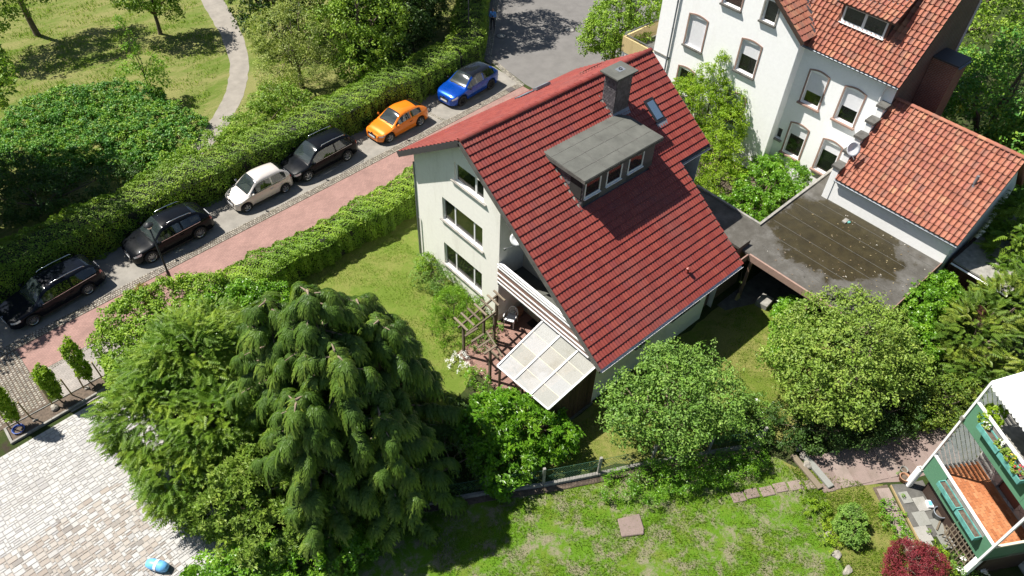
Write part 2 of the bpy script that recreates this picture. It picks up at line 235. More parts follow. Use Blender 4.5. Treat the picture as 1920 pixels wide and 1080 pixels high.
# ------------------------------------------------------------------ mesh helpers
def tag(o, label=None, cat=None, group=None, kind=None):
    for k, v in (('label', label), ('category', cat), ('group', group), ('kind', kind)):
        if v: o[k] = v
    return o
def link(o, parent=None):
    col.objects.link(o)
    if parent is not None: o.parent = parent
    return o
def empty(name, loc=(0, 0, 0), rz=0.0, label=None, cat=None, group=None):
    o = bpy.data.objects.new(name, None); o.location = loc; o.rotation_euler = (0, 0, rz); o.empty_display_size = 0.3; link(o)
    return tag(o, label, cat, group)
class MB:
    def __init__(s): s.V = []; s.F = []; s.T = []
    def add(s, vs, fs, tint=None):
        k = len(s.V); s.V += [tuple(map(float, v)) for v in vs]; s.F += [tuple(i+k for i in f) for f in fs]
        s.T += [tint if tint is not None else random.random()]*len(fs); return s
    def box(s, x0, y0, z0, x1, y1, z1, tint=None):
        if x0 > x1: x0, x1 = x1, x0
        if y0 > y1: y0, y1 = y1, y0
        if z0 > z1: z0, z1 = z1, z0
        return s.add([(x0, y0, z0), (x1, y0, z0), (x1, y1, z0), (x0, y1, z0), (x0, y0, z1), (x1, y0, z1), (x1, y1, z1), (x0, y1, z1)],
                     [(3, 2, 1, 0), (4, 5, 6, 7), (0, 1, 5, 4), (1, 2, 6, 5), (2, 3, 7, 6), (3, 0, 4, 7)], tint)
    def obox(s, O, A, B, Cc, tint=None):
        O, A, B, Cc = map(np.array, (O, A, B, Cc)); 
        if np.dot(np.cross(A, B), Cc) < 0: A, B = B, A
        v = [O, O+A, O+A+B, O+B, O+Cc, O+A+Cc, O+A+B+Cc, O+B+Cc]
        return s.add(v, [(3, 2, 1, 0), (4, 5, 6, 7), (0, 1, 5, 4), (1, 2, 6, 5), (2, 3, 7, 6), (3, 0, 4, 7)], tint)
    def bar(s, a, b, wd, ht, up=(0, 0, 1), tint=None):
        a, b = np.array(a, float), np.array(b, float); d = b-a; up = np.array(up, float); sd = np.cross(d, up); sd /= np.linalg.norm(sd); u = np.cross(sd, d); u /= np.linalg.norm(u)
        return s.obox(a-sd*wd/2-u*ht/2, d, sd*wd, u*ht, tint)
    def prism(s, pts, z0, z1, tint=None):
        n = len(pts); ar = sum(pts[i][0]*pts[(i+1) % n][1]-pts[(i+1) % n][0]*pts[i][1] for i in range(n))
        if ar < 0: pts = pts[::-1]
        v = [(x, y, z0) for x, y in pts]+[(x, y, z1) for x, y in pts]
        return s.add(v, [tuple(range(n-1, -1, -1)), tuple(range(n, 2*n))]+[(i, (i+1) % n, n+(i+1) % n, n+i) for i in range(n)], tint)
    def tube(s, pts, rad, n=8, tint=None, cap=True):
        pts = [np.array(p, float) for p in pts]; k = len(pts); rad = [rad]*k if isinstance(rad, (int, float)) else rad; vs = []; prev = None
        for i, p in enumerate(pts):
            d = pts[min(i+1, k-1)]-pts[max(i-1, 0)]; d /= (np.linalg.norm(d)+1e-9)
            a = np.cross(d, (0, 0, 1)) if prev is None else prev-d*np.dot(prev, d)
            if np.linalg.norm(a) < 1e-3: a = np.cross(d, (1, 0, 0))
            a /= np.linalg.norm(a); prev = a; b_ = np.cross(d, a)
            for j in range(n): th = 2*math.pi*j/n; vs.append(p+rad[i]*(a*math.cos(th)+b_*math.sin(th)))
        fs = [(i*n+j, i*n+(j+1) % n, (i+1)*n+(j+1) % n, (i+1)*n+j) for i in range(k-1) for j in range(n)]
        if cap: fs += [tuple(range(n-1, -1, -1)), tuple(range((k-1)*n, k*n))]
        return s.add(vs, fs, tint)
    def lathe(s, prof, c=(0, 0, 0), n=20, tint=None, axis='z'):
        vs = []; k = len(prof)
        for r_, z_ in prof:
            for j in range(n):
                th = 2*math.pi*j/n; a, b_ = r_*math.cos(th), r_*math.sin(th)
                vs.append((c[0]+a, c[1]+b_, c[2]+z_) if axis == 'z' else (c[0]+a, c[1]-z_, c[2]+b_))
        return s.add(vs, [(i*n+j, i*n+(j+1) % n, (i+1)*n+(j+1) % n, (i+1)*n+j) for i in range(k-1) for j in range(n)], tint)
    def build(s, name, mat, parent=None, smooth=False, bevel=0.0, kind=None, sub=0):
        me = bpy.data.meshes.new(name); me.from_pydata(s.V, [], s.F)
        a = me.attributes.new('tint', 'FLOAT', 'FACE'); a.data.foreach_set('value', np.array(s.T, np.float32))
        me.materials.append(M[mat]); 
        if smooth: me.polygons.foreach_set('use_smooth', [True]*len(me.polygons))
        o = bpy.data.objects.new(name, me); link(o, parent)
        if bevel: bm_ = o.modifiers.new('b', 'BEVEL'); bm_.width = bevel; bm_.segments = 1; bm_.limit_method = 'ANGLE'
        if sub: sb = o.modifiers.new('s', 'SUBSURF'); sb.levels = sub; sb.render_levels = sub
        if kind: o['kind'] = kind
        return o
def npmesh(name, V, Fc, tint, mat, parent=None, kind=None, smooth=False):
    """V (n,3), Fc (m,k) uniform polygon size"""
    me = bpy.data.meshes.new(name); m_, k = Fc.shape
    me.vertices.add(len(V)); me.vertices.foreach_set('co', np.ascontiguousarray(V, np.float32).ravel())
    me.loops.add(m_*k); me.loops.foreach_set('vertex_index', np.ascontiguousarray(Fc, np.int32).ravel())
    me.polygons.add(m_); me.polygons.foreach_set('loop_start', np.arange(0, m_*k, k, dtype=np.int32))
    try: me.polygons.foreach_set('loop_total', np.full(m_, k, np.int32))
    except Exception: pass
    me.update(calc_edges=True)
    if not smooth: me.shade_flat()
    if tint is not None:
        a = me.attributes.new('tint', 'FLOAT', 'FACE'); a.data.foreach_set('value', np.ascontiguousarray(tint, np.float32))
    me.materials.append(M[mat]); o = bpy.data.objects.new(name, me); link(o, parent)
    if kind: o['kind'] = kind
    return o
def nrm(a): return a/(np.linalg.norm(a, axis=-1, keepdims=True)+1e-9)
def scatter(name, tv, tf, P, A, N, S, T, mat, parent=None, kind=None, fo=None):
    """copies of a template (x forward, y side, z normal) joined in one mesh"""
    A = nrm(A); B = nrm(np.cross(N, A)); N = np.cross(A, B); n = len(P); k = len(tv)
    S = np.broadcast_to(np.asarray(S, float).reshape(-1, 1, 1) if np.ndim(S) else S, (n, 1, 1)) if np.ndim(S) else np.full((n, 1, 1), S)
    V = P[:, None, :]+S*(tv[None, :, 0:1]*A[:, None, :]+tv[None, :, 1:2]*B[:, None, :]+tv[None, :, 2:3]*N[:, None, :])
    Fc = (tf[None]+(np.arange(n)*k)[:, None, None]).reshape(-1, tf.shape[1])
    return npmesh(name, V.reshape(-1, 3), Fc, (np.clip((np.asarray(T)[:, None]+fo[None]).ravel(), 0, 1) if fo is not None else np.repeat(np.clip(T, 0, 1), len(tf))), mat, parent, kind)
def sphere_dirs(n):
    return nrm(rng.normal(size=(n, 3)))
# leaf templates
def t_leaf(l=1.0, wd=0.55, fold=0.12):
    v = np.array([(-0.5*l, 0, 0), (0, -wd/2, fold), (0.5*l, 0, 0), (0, wd/2, fold)], float); return v, np.array([(0, 1, 2, 3)])
def t_rosette(nl=7, l=1.0, wd=0.3, lift=0.35):
    V = []; Fs = []
    for i in range(nl):
        a = 2*math.pi*i/nl+0.4*(i % 2); c, s_ = math.cos(a), math.sin(a); k = len(V); li = l*(0.75+0.25*((i*7) % 5)/5)
        for r_, y_, z_ in ((0.05, 0, 0), (0.5, -wd/2, lift*0.6), (1.0, 0, lift*0.35), (0.5, wd/2, lift*0.6)):
            V.append((r_*li*c-y_*s_, r_*li*s_+y_*c, z_))
        Fs.append((k, k+1, k+2, k+3))
    return np.array(V), np.array(Fs)
def t_frond(nl=7, l=1.0, droop=0.25, lw=0.34, th=0.09):
    """feather: stalk along x with paired narrow leaflets"""
    V = []; Fs = []
    for i in range(nl):
        f = (i+0.5)/nl; x = f*l; z = -droop*f*f*l; ll = lw*(1-0.65*f)*l
        for sd in (-1, 1):
            k = len(V); x2 = x+ll*0.75; y2 = sd*ll*0.9
            V += [(x-th*l*0.5, 0, z), (x+0.45*ll-th*l*0.3, sd*ll*0.62, z+0.015*l), (x2, y2, z-0.06*l), (x+th*l*0.7, 0, z)]
            Fs.append((k, k+1, k+2, k+3))
    k = len(V); V += [(0.75*l, -0.04*l, -droop*.56*l), (1.12*l, 0, -droop*1.2*l), (0.75*l, 0.04*l, -droop*.56*l), (0.6*l, 0, -droop*.36*l)]; Fs.append((k, k+1, k+2, k+3))
    return np.array(V), np.array(Fs)
def t_droop(nf=7, l=1.0):
    """weeping spray: bunch of narrow fronds that leave together, arch over and hang"""
    V = []; Fs = []; r_ = random.Random(3)
    for i in range(nf):
        a = (i/(nf-1)-0.5)*2.3; ln = l*r_.uniform(0.7, 1.1); wd = 0.085*l; pts = []
        for j in range(5):
            f = j/4; out = 0.62*ln*math.sin(f*1.35); dn = -0.85*ln*f*f; pts.append((out*math.cos(a)+0.05, out*math.sin(a)*0.85, dn+0.14*math.sin(f*3)*l))
        for j in range(4):
            w0 = wd*(0.6 if j == 0 else 1.0)*(1.05-0.22*j); w1 = wd*(1.05-0.22*(j+1)) if j < 3 else 0.012
            (x0, y0, z0), (x1, y1, z1) = pts[j], pts[j+1]; sx, sy = -math.sin(a), math.cos(a); k = len(V)
            V += [(x0-sx*w0, y0-sy*w0, z0), (x1-sx*w1, y1-sy*w1, z1-0.03*(j % 2)), (x1+sx*w1, y1+sy*w1, z1-0.03*((j+1) % 2)), (x0+sx*w0, y0+sy*w0, z0)]; Fs.append((k, k+1, k+2, k+3))
    return np.array(V), np.array(Fs)
TL = {'leaf': t_leaf(), 'long': t_leaf(1.0, 0.3, 0.06), 'ros': t_rosette(), 'rosl': t_rosette(8, 1.0, 0.26, 0.3), 'frond': t_frond(), 'droop': t_droop()}

def lobe_points(lobes, n, shell=(0.72, 1.0), zmin=0.15):
    vol = np.array([l[3]*l[4]+l[4]*l[5]+l[3]*l[5] for l in lobes]); cnt = rng.multinomial(n, vol/vol.sum()); P = []; D = []
    for l, c in zip(lobes, cnt):
        d = sphere_dirs(c); r_ = rng.uniform(shell[0], shell[1], (c, 1)); e = np.array(l[3:6])
        wob = 1+0.10*np.sin(3.1*d[:, :1]*2+l[0])+0.10*np.sin(2.7*d[:, 1:2]*2+l[1]*1.7)
        p_ = np.array(l[:3])+d*e*r_*wob; keep = p_[:, 2] > zmin
        for q in lobes:
            if q is l: continue
            keep &= (((p_-np.array(q[:3]))/np.array(q[3:6]))**2).sum(1) > 0.5
        P.append(p_[keep]); D.append(nrm(d/e)[keep])
    return np.vstack(P), np.vstack(D)
def crown(name, lobes, nclump, per, clump_r, leaf, mat, parent, tmpl='leaf', shell=(0.72, 1.0), up=0.35, flat=0.75, tintspread=0.55, zmin=0.15, kind=None, hang=0.0):
    C_, D_ = lobe_points(lobes, nclump, shell, zmin); n = len(C_); ct = rng.random(n)
    idx = np.repeat(np.arange(n), per); rc = rng.uniform(clump_r*0.6, clump_r*1.25, n)[idx]
    d = nrm(sphere_dirs(len(idx))+D_[idx]*0.55+np.array([0, 0, 0.25]))
    P = C_[idx]+d*(rc*rng.uniform(0.35, 1.0, len(idx)))[:, None]*np.array([1, 1, flat]); P[:, 2] = np.maximum(P[:, 2], 0.03)
    N = nrm(d*0.7+np.array([0, 0, up])+rng.normal(size=d.shape)*0.45); A = np.cross(N, sphere_dirs(len(idx))); A[:, 2] -= hang
    T = ct[idx]*tintspread+rng.random(len(idx))*(1-tintspread); tv, tf = TL[tmpl]
    return scatter(name, tv, tf, P, A, N, rng.uniform(leaf*0.7, leaf*1.3, len(idx)), T, mat, parent, kind)
def limbs(name, base, tips, r0, mat, parent, fork=0.35, seed=1):
    rr = random.Random(seed); mb = MB(); base = np.array(base, float); cen = np.mean([np.array(t_) for t_ in tips], 0); fk = base+(cen-base)*fork
    fk[:2] = base[:2]+(cen[:2]-base[:2])*fork*0.5
    mid = (base+fk)/2+np.array([rr.uniform(-.05, .05), rr.uniform(-.05, .05), 0]); mb.tube([base-(0, 0, .1), base+(0, 0, .06), mid, fk], [r0*1.45, r0*1.1, r0*0.9, r0*0.8], 9)
    for tp in tips:
        tp = np.array(tp, float); m1 = fk+(tp-fk)*0.4+np.array([rr.uniform(-.2, .2), rr.uniform(-.2, .2), rr.uniform(0, .25)]); m2 = fk+(tp-fk)*0.72+np.array([rr.uniform(-.15, .15), rr.uniform(-.15, .15), rr.uniform(0, .2)])
        mb.tube([fk-(0, 0, .05), m1, m2, tp], [r0*0.62, r0*0.42, r0*0.26, r0*0.07], 6)
        for q in range(3):
            e = m2+np.array([rr.uniform(-.6, .6), rr.uniform(-.6, .6), rr.uniform(.1, .7)]); mb.tube([m1 if q == 0 else m2, (m2+e)/2+np.array([0, 0, .08]), e], [r0*0.24, r0*0.15, r0*0.04], 5)
    return mb.build(name, mat, parent, smooth=True)
def tree(name, label, cat, base, lobes, r0, bark, leafmat, nclump, per, clump_r, leaf, tmpl='leaf', group=None, fork=0.35, **kw):
    e = empty(name, base, 0, label, cat, group); b = np.array(base, float)
    loc = [(l[0]-b[0], l[1]-b[1], l[2]-b[2], *l[3:]) for l in lobes]
    if r0 > 0: limbs('trunk', (0, 0, 0), [(l[0], l[1], l[2]+l[5]*0.4) for l in loc], r0, bark, e, fork, seed=len(label))
    crown('crown', loc, nclump, per, clump_r, leaf, leafmat, e, tmpl, **kw)
    return e
def sheet(name, pts, z, mat, kind='structure', parent=None, label=None):
    mb = MB(); n = len(pts); ar = sum(pts[i][0]*pts[(i+1) % n][1]-pts[(i+1) % n][0]*pts[i][1] for i in range(n))
    if ar < 0: pts = pts[::-1]
    mb.add([(x, y, z) for x, y in pts], [tuple(range(n))]); return mb.build(name, mat, parent, kind=kind)
def wob(pts, amp=0.12, step=0.6, seed=2):
    rr = random.Random(seed); out = []; n = len(pts)
    for i in range(n):
        a, b_ = np.array(pts[i], float), np.array(pts[(i+1) % n], float); k = max(1, int(np.linalg.norm(b_-a)/step))
        for j in range(k): q = a+(b_-a)*j/k; out.append((q[0]+rr.uniform(-amp, amp), q[1]+rr.uniform(-amp, amp)))
    return out

# ------------------------------------------------------------------ ground, street, paths
SA = R(3.6)
def st(s, t): return (s*math.cos(SA)-t*math.sin(SA), 7.74+s*math.sin(SA)+t*math.cos(SA))
sheet('ground', [(-160, -160), (220, -160), (220, 260), (-160, 260)], 0.0, 'ground_wild')
sheet('park_lawn', wob([st(-40, 5.2), st(14, 5.2), (22, 24), (40, 60), (-60, 90), (-60, 12)], 0.2, 2), 0.004, 'lawn_park')
road = sheet('asphalt_road', [st(15.3, -8), st(15.3, 0.1), (15.75, 12.8), (22.3, 19.4), (60, 57), (80, 45), (34, 6), (24, -0.5)], 0.006, 'asphalt_road')
sheet('parking_lane', [st(-30, 0.5), st(15.2, 0.5), st(15.3, 3.6), st(-30, 3.6)], 0.008, 'asphalt_bay')
lane = sheet('brick_lane', [st(-40, -1.95), st(-14, -1.95), st(-13.2, -2.9), st(15.0, -2.9), st(15.0, 0.0), st(-40, 0.0)], 0.010, 'red_pavers')
sheet('pavement', [st(-17.3, -5.0), st(-13.3, -5.0), st(-13.3, -2.91), st(-14.02, -1.97), st(-17.3, -1.97)], 0.012, 'grey_pavers')
sheet('road_pavement', [st(15.4, 3.4), (16.2, 13.4), (22.0, 19.6), (40, 37.6), (39, 38.7), (21.2, 20.6), (15.0, 14.0)], 0.014, 'dark_pavers')
# cobbles: small stones laid along the lane and in the drive apron, each with its own rounded top
def cobbles(name, cells, mat='cobble', parent=None, zt=0.03):
    V = []; Fs = []; T = []
    for (x, y, sx, sy, a) in cells:
        k = len(V); c, s_ = math.cos(a), math.sin(a); h = zt+random.uniform(-0.006, 0.006)
        for (u, v_, z) in ((-.5, -.5, 0), (.5, -.5, 0), (.5, .5, 0), (-.5, .5, 0), (-.34, -.34, h), (.34, -.34, h), (.34, .34, h), (-.34, .34, h)):
            V.append((x+u*sx*c-v_*sy*s_, y+u*sx*s_+v_*sy*c, z))
        Fs += [(k+4, k+5, k+6, k+7), (k, k+1, k+5, k+4), (k+1, k+2, k+6, k+5), (k+2, k+3, k+7, k+6), (k+3, k, k+4, k+7)]; T += [random.random()]*5
    return npmesh(name, np.array(V), np.array(Fs), np.array(T), mat, parent, 'stuff')
def strip_cells(p0, p1, rows, size, gap=0.012):
    p0, p1 = np.array(p0), np.array(p1); L = np.linalg.norm(p1-p0); d = (p1-p0)/L; n_ = np.array([-d[1], d[0]]); a = math.atan2(d[1], d[0]); out = []
    for r_ in range(rows):
        x = random.uniform(0, size)
        while x < L:
            w_ = size*random.uniform(0.85, 1.25); q = p0+d*(x+w_/2)+n_*((r_+0.5)*size); out.append((q[0], q[1], w_-gap, size-gap, a+random.uniform(-.05, .05))); x += w_
    return out
kb = sheet('cobble_strip', [st(-30, 0.01), st(15.2, 0.01), st(15.2, 0.49), st(-30, 0.49)], 0.011, 'soil')
cobbles('cobbles', strip_cells(st(-24, 0.02), st(15.2, 0.02), 4, 0.12), parent=kb)
cobbles('cobbles', strip_cells(st(-17.4, -2.18), st(-13.5, -2.18), 2, 0.11)+strip_cells(st(15.2, 0.0), (15.85, 12.9), 3, 0.13)+strip_cells((15.95, 13.0), (26, 23.1), 4, 0.13), parent=kb)
cr = strip_cells(st(-9.05, 0.5), st(-9.25, 2.4), 2, 0.12)+strip_cells(st(-17.9, 0.5), st(-18.0, 3.0), 4, 0.12)+strip_cells(st(8.6, 0.5), st(8.3, 3.0), 2, 0.12)
cobbles('cobbles', cr, parent=kb)
ap = sheet('driveway_apron', [(-17.45, 2.75), (-17.6, 6.6), (-18.1, 7.3), (-26, 6.8), (-26, 2.6), (-19.2, 2.62)], 0.015, 'soil')
cells = []
for i in range(34):
    for j in range(36):
        x = -17.62-i*0.145+random.uniform(-.012, .012); y = 2.85+j*0.125+0.06*(i % 2)+random.uniform(-.01, .01)
        if y < 6.6+0.06*(x+17.6): cells.append((x, y, 0.128, 0.112, SA+random.uniform(-.05, .05)))
cobbles('cobbles', cells, parent=ap)
mb = MB(); pth = [(9, 60), (7.0, 45), (6.0, 38), (4.7, 32.6), (3.5, 27.2), (1.95, 22.8), (-.25, 19.4), (-3.2, 16.5), (-6.2, 14.6), (-9, 13.4)]; wd = [1.5, 1.5, 1.5, 1.5, 1.5, 1.25, 1.2, 1.2, 1.15, 1.15]
L = []; Rr = []
pp = []
for i in range(len(pth)-1):
    for j in range(8): f = j/8; pp.append((pth[i][0]*(1-f)+pth[i+1][0]*f, pth[i][1]*(1-f)+pth[i+1][1]*f, wd[i]*(1-f)+wd[i+1]*f))
pp = np.array(pp); 
for _ in range(6): pp[1:-1] = (pp[:-2]+2*pp[1:-1]+pp[2:])/4
for i in range(len(pp)):
    d = pp[min(i+1, len(pp)-1)][:2]-pp[max(i-1, 0)][:2]; d /= np.linalg.norm(d); n_ = np.array([-d[1], d[0]]); h = pp[i][2]/2+random.uniform(-.05, .05); L.append(pp[i][:2]+n_*h); Rr.append(pp[i][:2]-n_*h)
nP = len(pp); mb.add([(*q, 0.012) for q in L]+[(*q, 0.012) for q in Rr], [(i, nP+i, nP+i+1, i+1) for i in range(nP-1)]); o = mb.build('path', 'gravel_path', kind='structure')
# lawns
sheet('house_lawn', wob([(-9, 2.9), (6, 2.9), (6, 0), (0, 0), (0, -6.2), (-2.6, -7.5), (-6, -9), (-9, -5)], 0.1), 0.008, 'lawn_house')
sheet('side_lawn', wob([(-3.2, -8.3), (-3, -12.2), (0, -12.2), (10.2, -12.3), (11.5, -13.5), (11.5, -18.8), (5, -19.0), (1.9, -16.8), (-3, -14.0), (-6.5, -12.0)], 0.1), 0.008, 'lawn_dry')
sheet('garden_lawn', wob([(-14, -8.3), (-8.3, -11.5), (1.9, -17.2), (3.9, -19.0), (4.2, -21.5), (2.6, -22.2), (1.2, -24.3), (-2, -34), (-30, -34), (-20, -12)], 0.12), 0.008, 'lawn_garden')
sheet('garden_bed', wob([(3.9, -19.3), (5.6, -22.0), (6.2, -22.6), (4.6, -25.4), (3, -28), (0, -30), (-1.8, -33), (1.35, -24.3), (2.75, -22.1), (4.1, -21.4)], 0.08), 0.012, 'lawn_dry')
sheet('carport_floor', [(8.95, -12.1), (10.4, -12.1), (17.4, -12.2), (17.4, -18.4), (12, -18.4), (12, -14.5), (10.6, -13.3), (9, -12.6)], 0.014, 'concrete_dark')
sheet('patio', [(-2.7, -6.25), (0.0, -6.05), (2.0, -6.05), (2.0, -12.0), (-2.9, -12.0), (-2.65, -8.6)], 0.016, 'patio_brick')
sheet('backyard', wob([(9, 0), (19, 0), (19, -11), (12.6, -11), (12.6, -7), (9, -7)], 0.1), 0.006, 'soil')

# light yard of mixed-format stones
YO = np.array([-15.35, 1.62]); YA = R(3.9); yx = np.array([math.cos(YA), math.sin(YA)]); yy = np.array([-math.sin(YA), math.cos(YA)])
yard = sheet('paved_yard', [tuple(YO+yx*1.0-yy*0.0), tuple(YO-yx*12), tuple(YO-yx*12-yy*16), tuple(YO+yx*1.0-yy*16)], 0.022, 'sand_joint')
g = 0.112; nx_, ny_ = 108, 106; occ = np.zeros((nx_, ny_), bool); st_list = []
for j in range(ny_):
    for i in range(nx_):
        if occ[i, j]: continue
        for (a, b_) in random.sample([(2, 1), (1, 1), (3, 2), (2, 2), (2, 2), (2, 1), (1, 2), (2, 1)], 8)+[(1, 1)]:
            if i+a <= nx_ and j+b_ <= ny_ and not occ[i:i+a, j:j+b_].any(): break
        occ[i:i+a, j:j+b_] = True
        c = YO+yx*(0.6-(i+a/2)*g)-yy*((j+b_/2)*g+0.02); st_list.append((c, a*g-0.010, b_*g-0.010))
def in_view(p, z=0.0, m=0.02):
    d = np.array([p[0], p[1], z])-CAM; zc = d@cF; return abs(d@cR)/zc < 960/1420.7+m and abs(d@cU)/zc < 540/1420.7+m
def paver_verts(sx, sy): 
    v = [(-.5, -.5, 0), (.5, -.5, 0), (.5, .5, 0), (-.5, .5, 0)]; r_ = 0.008
    return [(u*sx, w_*sy, 0.0) for u, w_, _ in v]+[(u*(sx-2*r_), w_*(sy-2*r_), 0.03) for u, w_, _ in v], [(4, 5, 6, 7), (0, 1, 5, 4), (1, 2, 6, 5), (2, 3, 7, 6), (3, 0, 4, 7)]
def brown_zone(c):
    d = c-np.array([-18.9, -5.3]); return (abs(d@yx) < 2.3 and abs(d@yy) < 2.4)
def hidden(c): return (c[0] > -16.3+0.25*math.sin(c[1]*2) and c[1] < 0.6) 
vis = [s_ for s_ in st_list if in_view(s_[0]) and not hidden(s_[0])]; vis.sort(key=lambda s_: -s_[1]*s_[2]); solo = set(id(s_) for s_ in vis[:300]); cache = {}
V = {0: [], 1: []}; Fs = {0: [], 1: []}; T = {0: [], 1: []}
for s_ in st_list:
    c, sx, sy = s_; br = 1 if (brown_zone(c) and random.random() < 0.6) else 0; dz = random.uniform(-0.004, 0.004)
    if id(s_) in solo:
        key = (round(sx, 3), round(sy, 3), br)
        if key not in cache:
            me = bpy.data.meshes.new('paving_stone'); v_, f_ = paver_verts(sx, sy); me.from_pydata(v_, [], f_); me.materials.append(M['paver_brown' if br else 'paver_light']); cache[key] = me
        o = bpy.data.objects.new('paving_stone', cache[key]); o.location = (c[0], c[1], 0.012+dz); o.rotation_euler = (0, 0, YA); link(o, yard)
    else:
        v_, f_ = paver_verts(sx, sy); k = len(V[br]); V[br] += [(c[0]+x*yx[0]+y*yy[0], c[1]+x*yx[1]+y*yy[1], z+0.012+dz) for x, y, z in v_]; Fs[br] += [tuple(q+k for q in f) for f in f_]; T[br] += [random.random()]*5
for br in (0, 1): npmesh('paving_stones', np.array(V[br]), np.array(Fs[br]), np.array(T[br]), 'paver_brown' if br else 'paver_light', yard, 'stuff')

# planting bed with kerb
bed = sheet('planting_bed', [(-19.25, 1.72), (-15.2, 1.98), (-15.2, 2.66), (-19.25, 2.55)], 0.03, 'soil')
mb = MB()
for k in range(5):
    a = np.array([-19.3+k*0.82, 1.62+k*0.055]); mb.obox((a[0], a[1], 0), (0.81, 0.053, 0), (-0.006, 0.1, 0), (0, 0, 0.12))
mb.obox((-19.32, 1.62, 0), (0.1, 0, 0), (0, 0.95, 0), (0, 0, 0.10)); mb.obox((-19.25, 2.56, 0), (4.0, 0.12, 0), (0, 0.05, 0), (0, 0, 0.07)); mb.build('kerb', 'concrete', bed, bevel=0.01)

# ------------------------------------------------------------------ walls, windows, tiles
def clip(poly, a, b_, c):      # keep a*s+b*t<=c
    out = []
    for i in range(len(poly)):
        p, q = poly[i], poly[(i+1) % len(poly)]; fp = a*p[0]+b_*p[1]-c; fq = a*q[0]+b_*q[1]-c
        if fp <= 0: out.append(p)
        if (fp < 0 < fq) or (fq < 0 < fp): f = fp/(fp-fq); out.append((p[0]+f*(q[0]-p[0]), p[1]+f*(q[1]-p[1])))
    return out
def wall(name, O, S, N, poly, openings, mat, parent, reveal=0.14):
    O, S, N = map(lambda v: np.array(v, float), (O, S, N)); Z = np.array([0, 0, 1.0]); mb = MB()
    xs = sorted({round(v, 5) for o in openings for v in o[:2]} | {min(p[0] for p in poly), max(p[0] for p in poly)}); zs = sorted({round(v, 5) for o in openings for v in o[2:4]} | {min(p[1] for p in poly), max(p[1] for p in poly)})
    n = len(poly); ar = sum(poly[i][0]*poly[(i+1) % n][1]-poly[(i+1) % n][0]*poly[i][1] for i in range(n)); poly = poly if ar > 0 else poly[::-1]
    flip = np.dot(np.cross(S, Z), N) < 0
    W = lambda s_, t_, d=0.0: O+S*s_+Z*t_+N*d
    for i in range(len(xs)-1):
        for j in range(len(zs)-1):
            cx, cz = (xs[i]+xs[i+1])/2, (zs[j]+zs[j+1])/2
            if any(o[0] < cx < o[1] and o[2] < cz < o[3] for o in openings): continue
            cell = [(xs[i], zs[j]), (xs[i+1], zs[j]), (xs[i+1], zs[j+1]), (xs[i], zs[j+1])]
            for k in range(n):
                p, q = poly[k], poly[(k+1) % n]; a, b_ = q[1]-p[1], -(q[0]-p[0]); cell = clip(cell, a, b_, a*p[0]+b_*p[1])
                if len(cell) < 3: break
            if len(cell) >= 3:
                vs = [W(*p) for p in cell]; mb.add(vs if not flip else vs[::-1], [tuple(range(len(vs)))])
    for (s0, s1, t0, t1, *_) in openings:
        for (a, b_) in (((s0, t0), (s1, t0)), ((s1, t0), (s1, t1)), ((s1, t1), (s0, t1)), ((s0, t1), (s0, t0))):
            vs = [W(*a), W(*b_), W(*b_, -reveal), W(*a, -reveal)]; mb.add(vs if flip else vs[::-1], [(0, 1, 2, 3)])
    return mb.build(name, mat, parent)
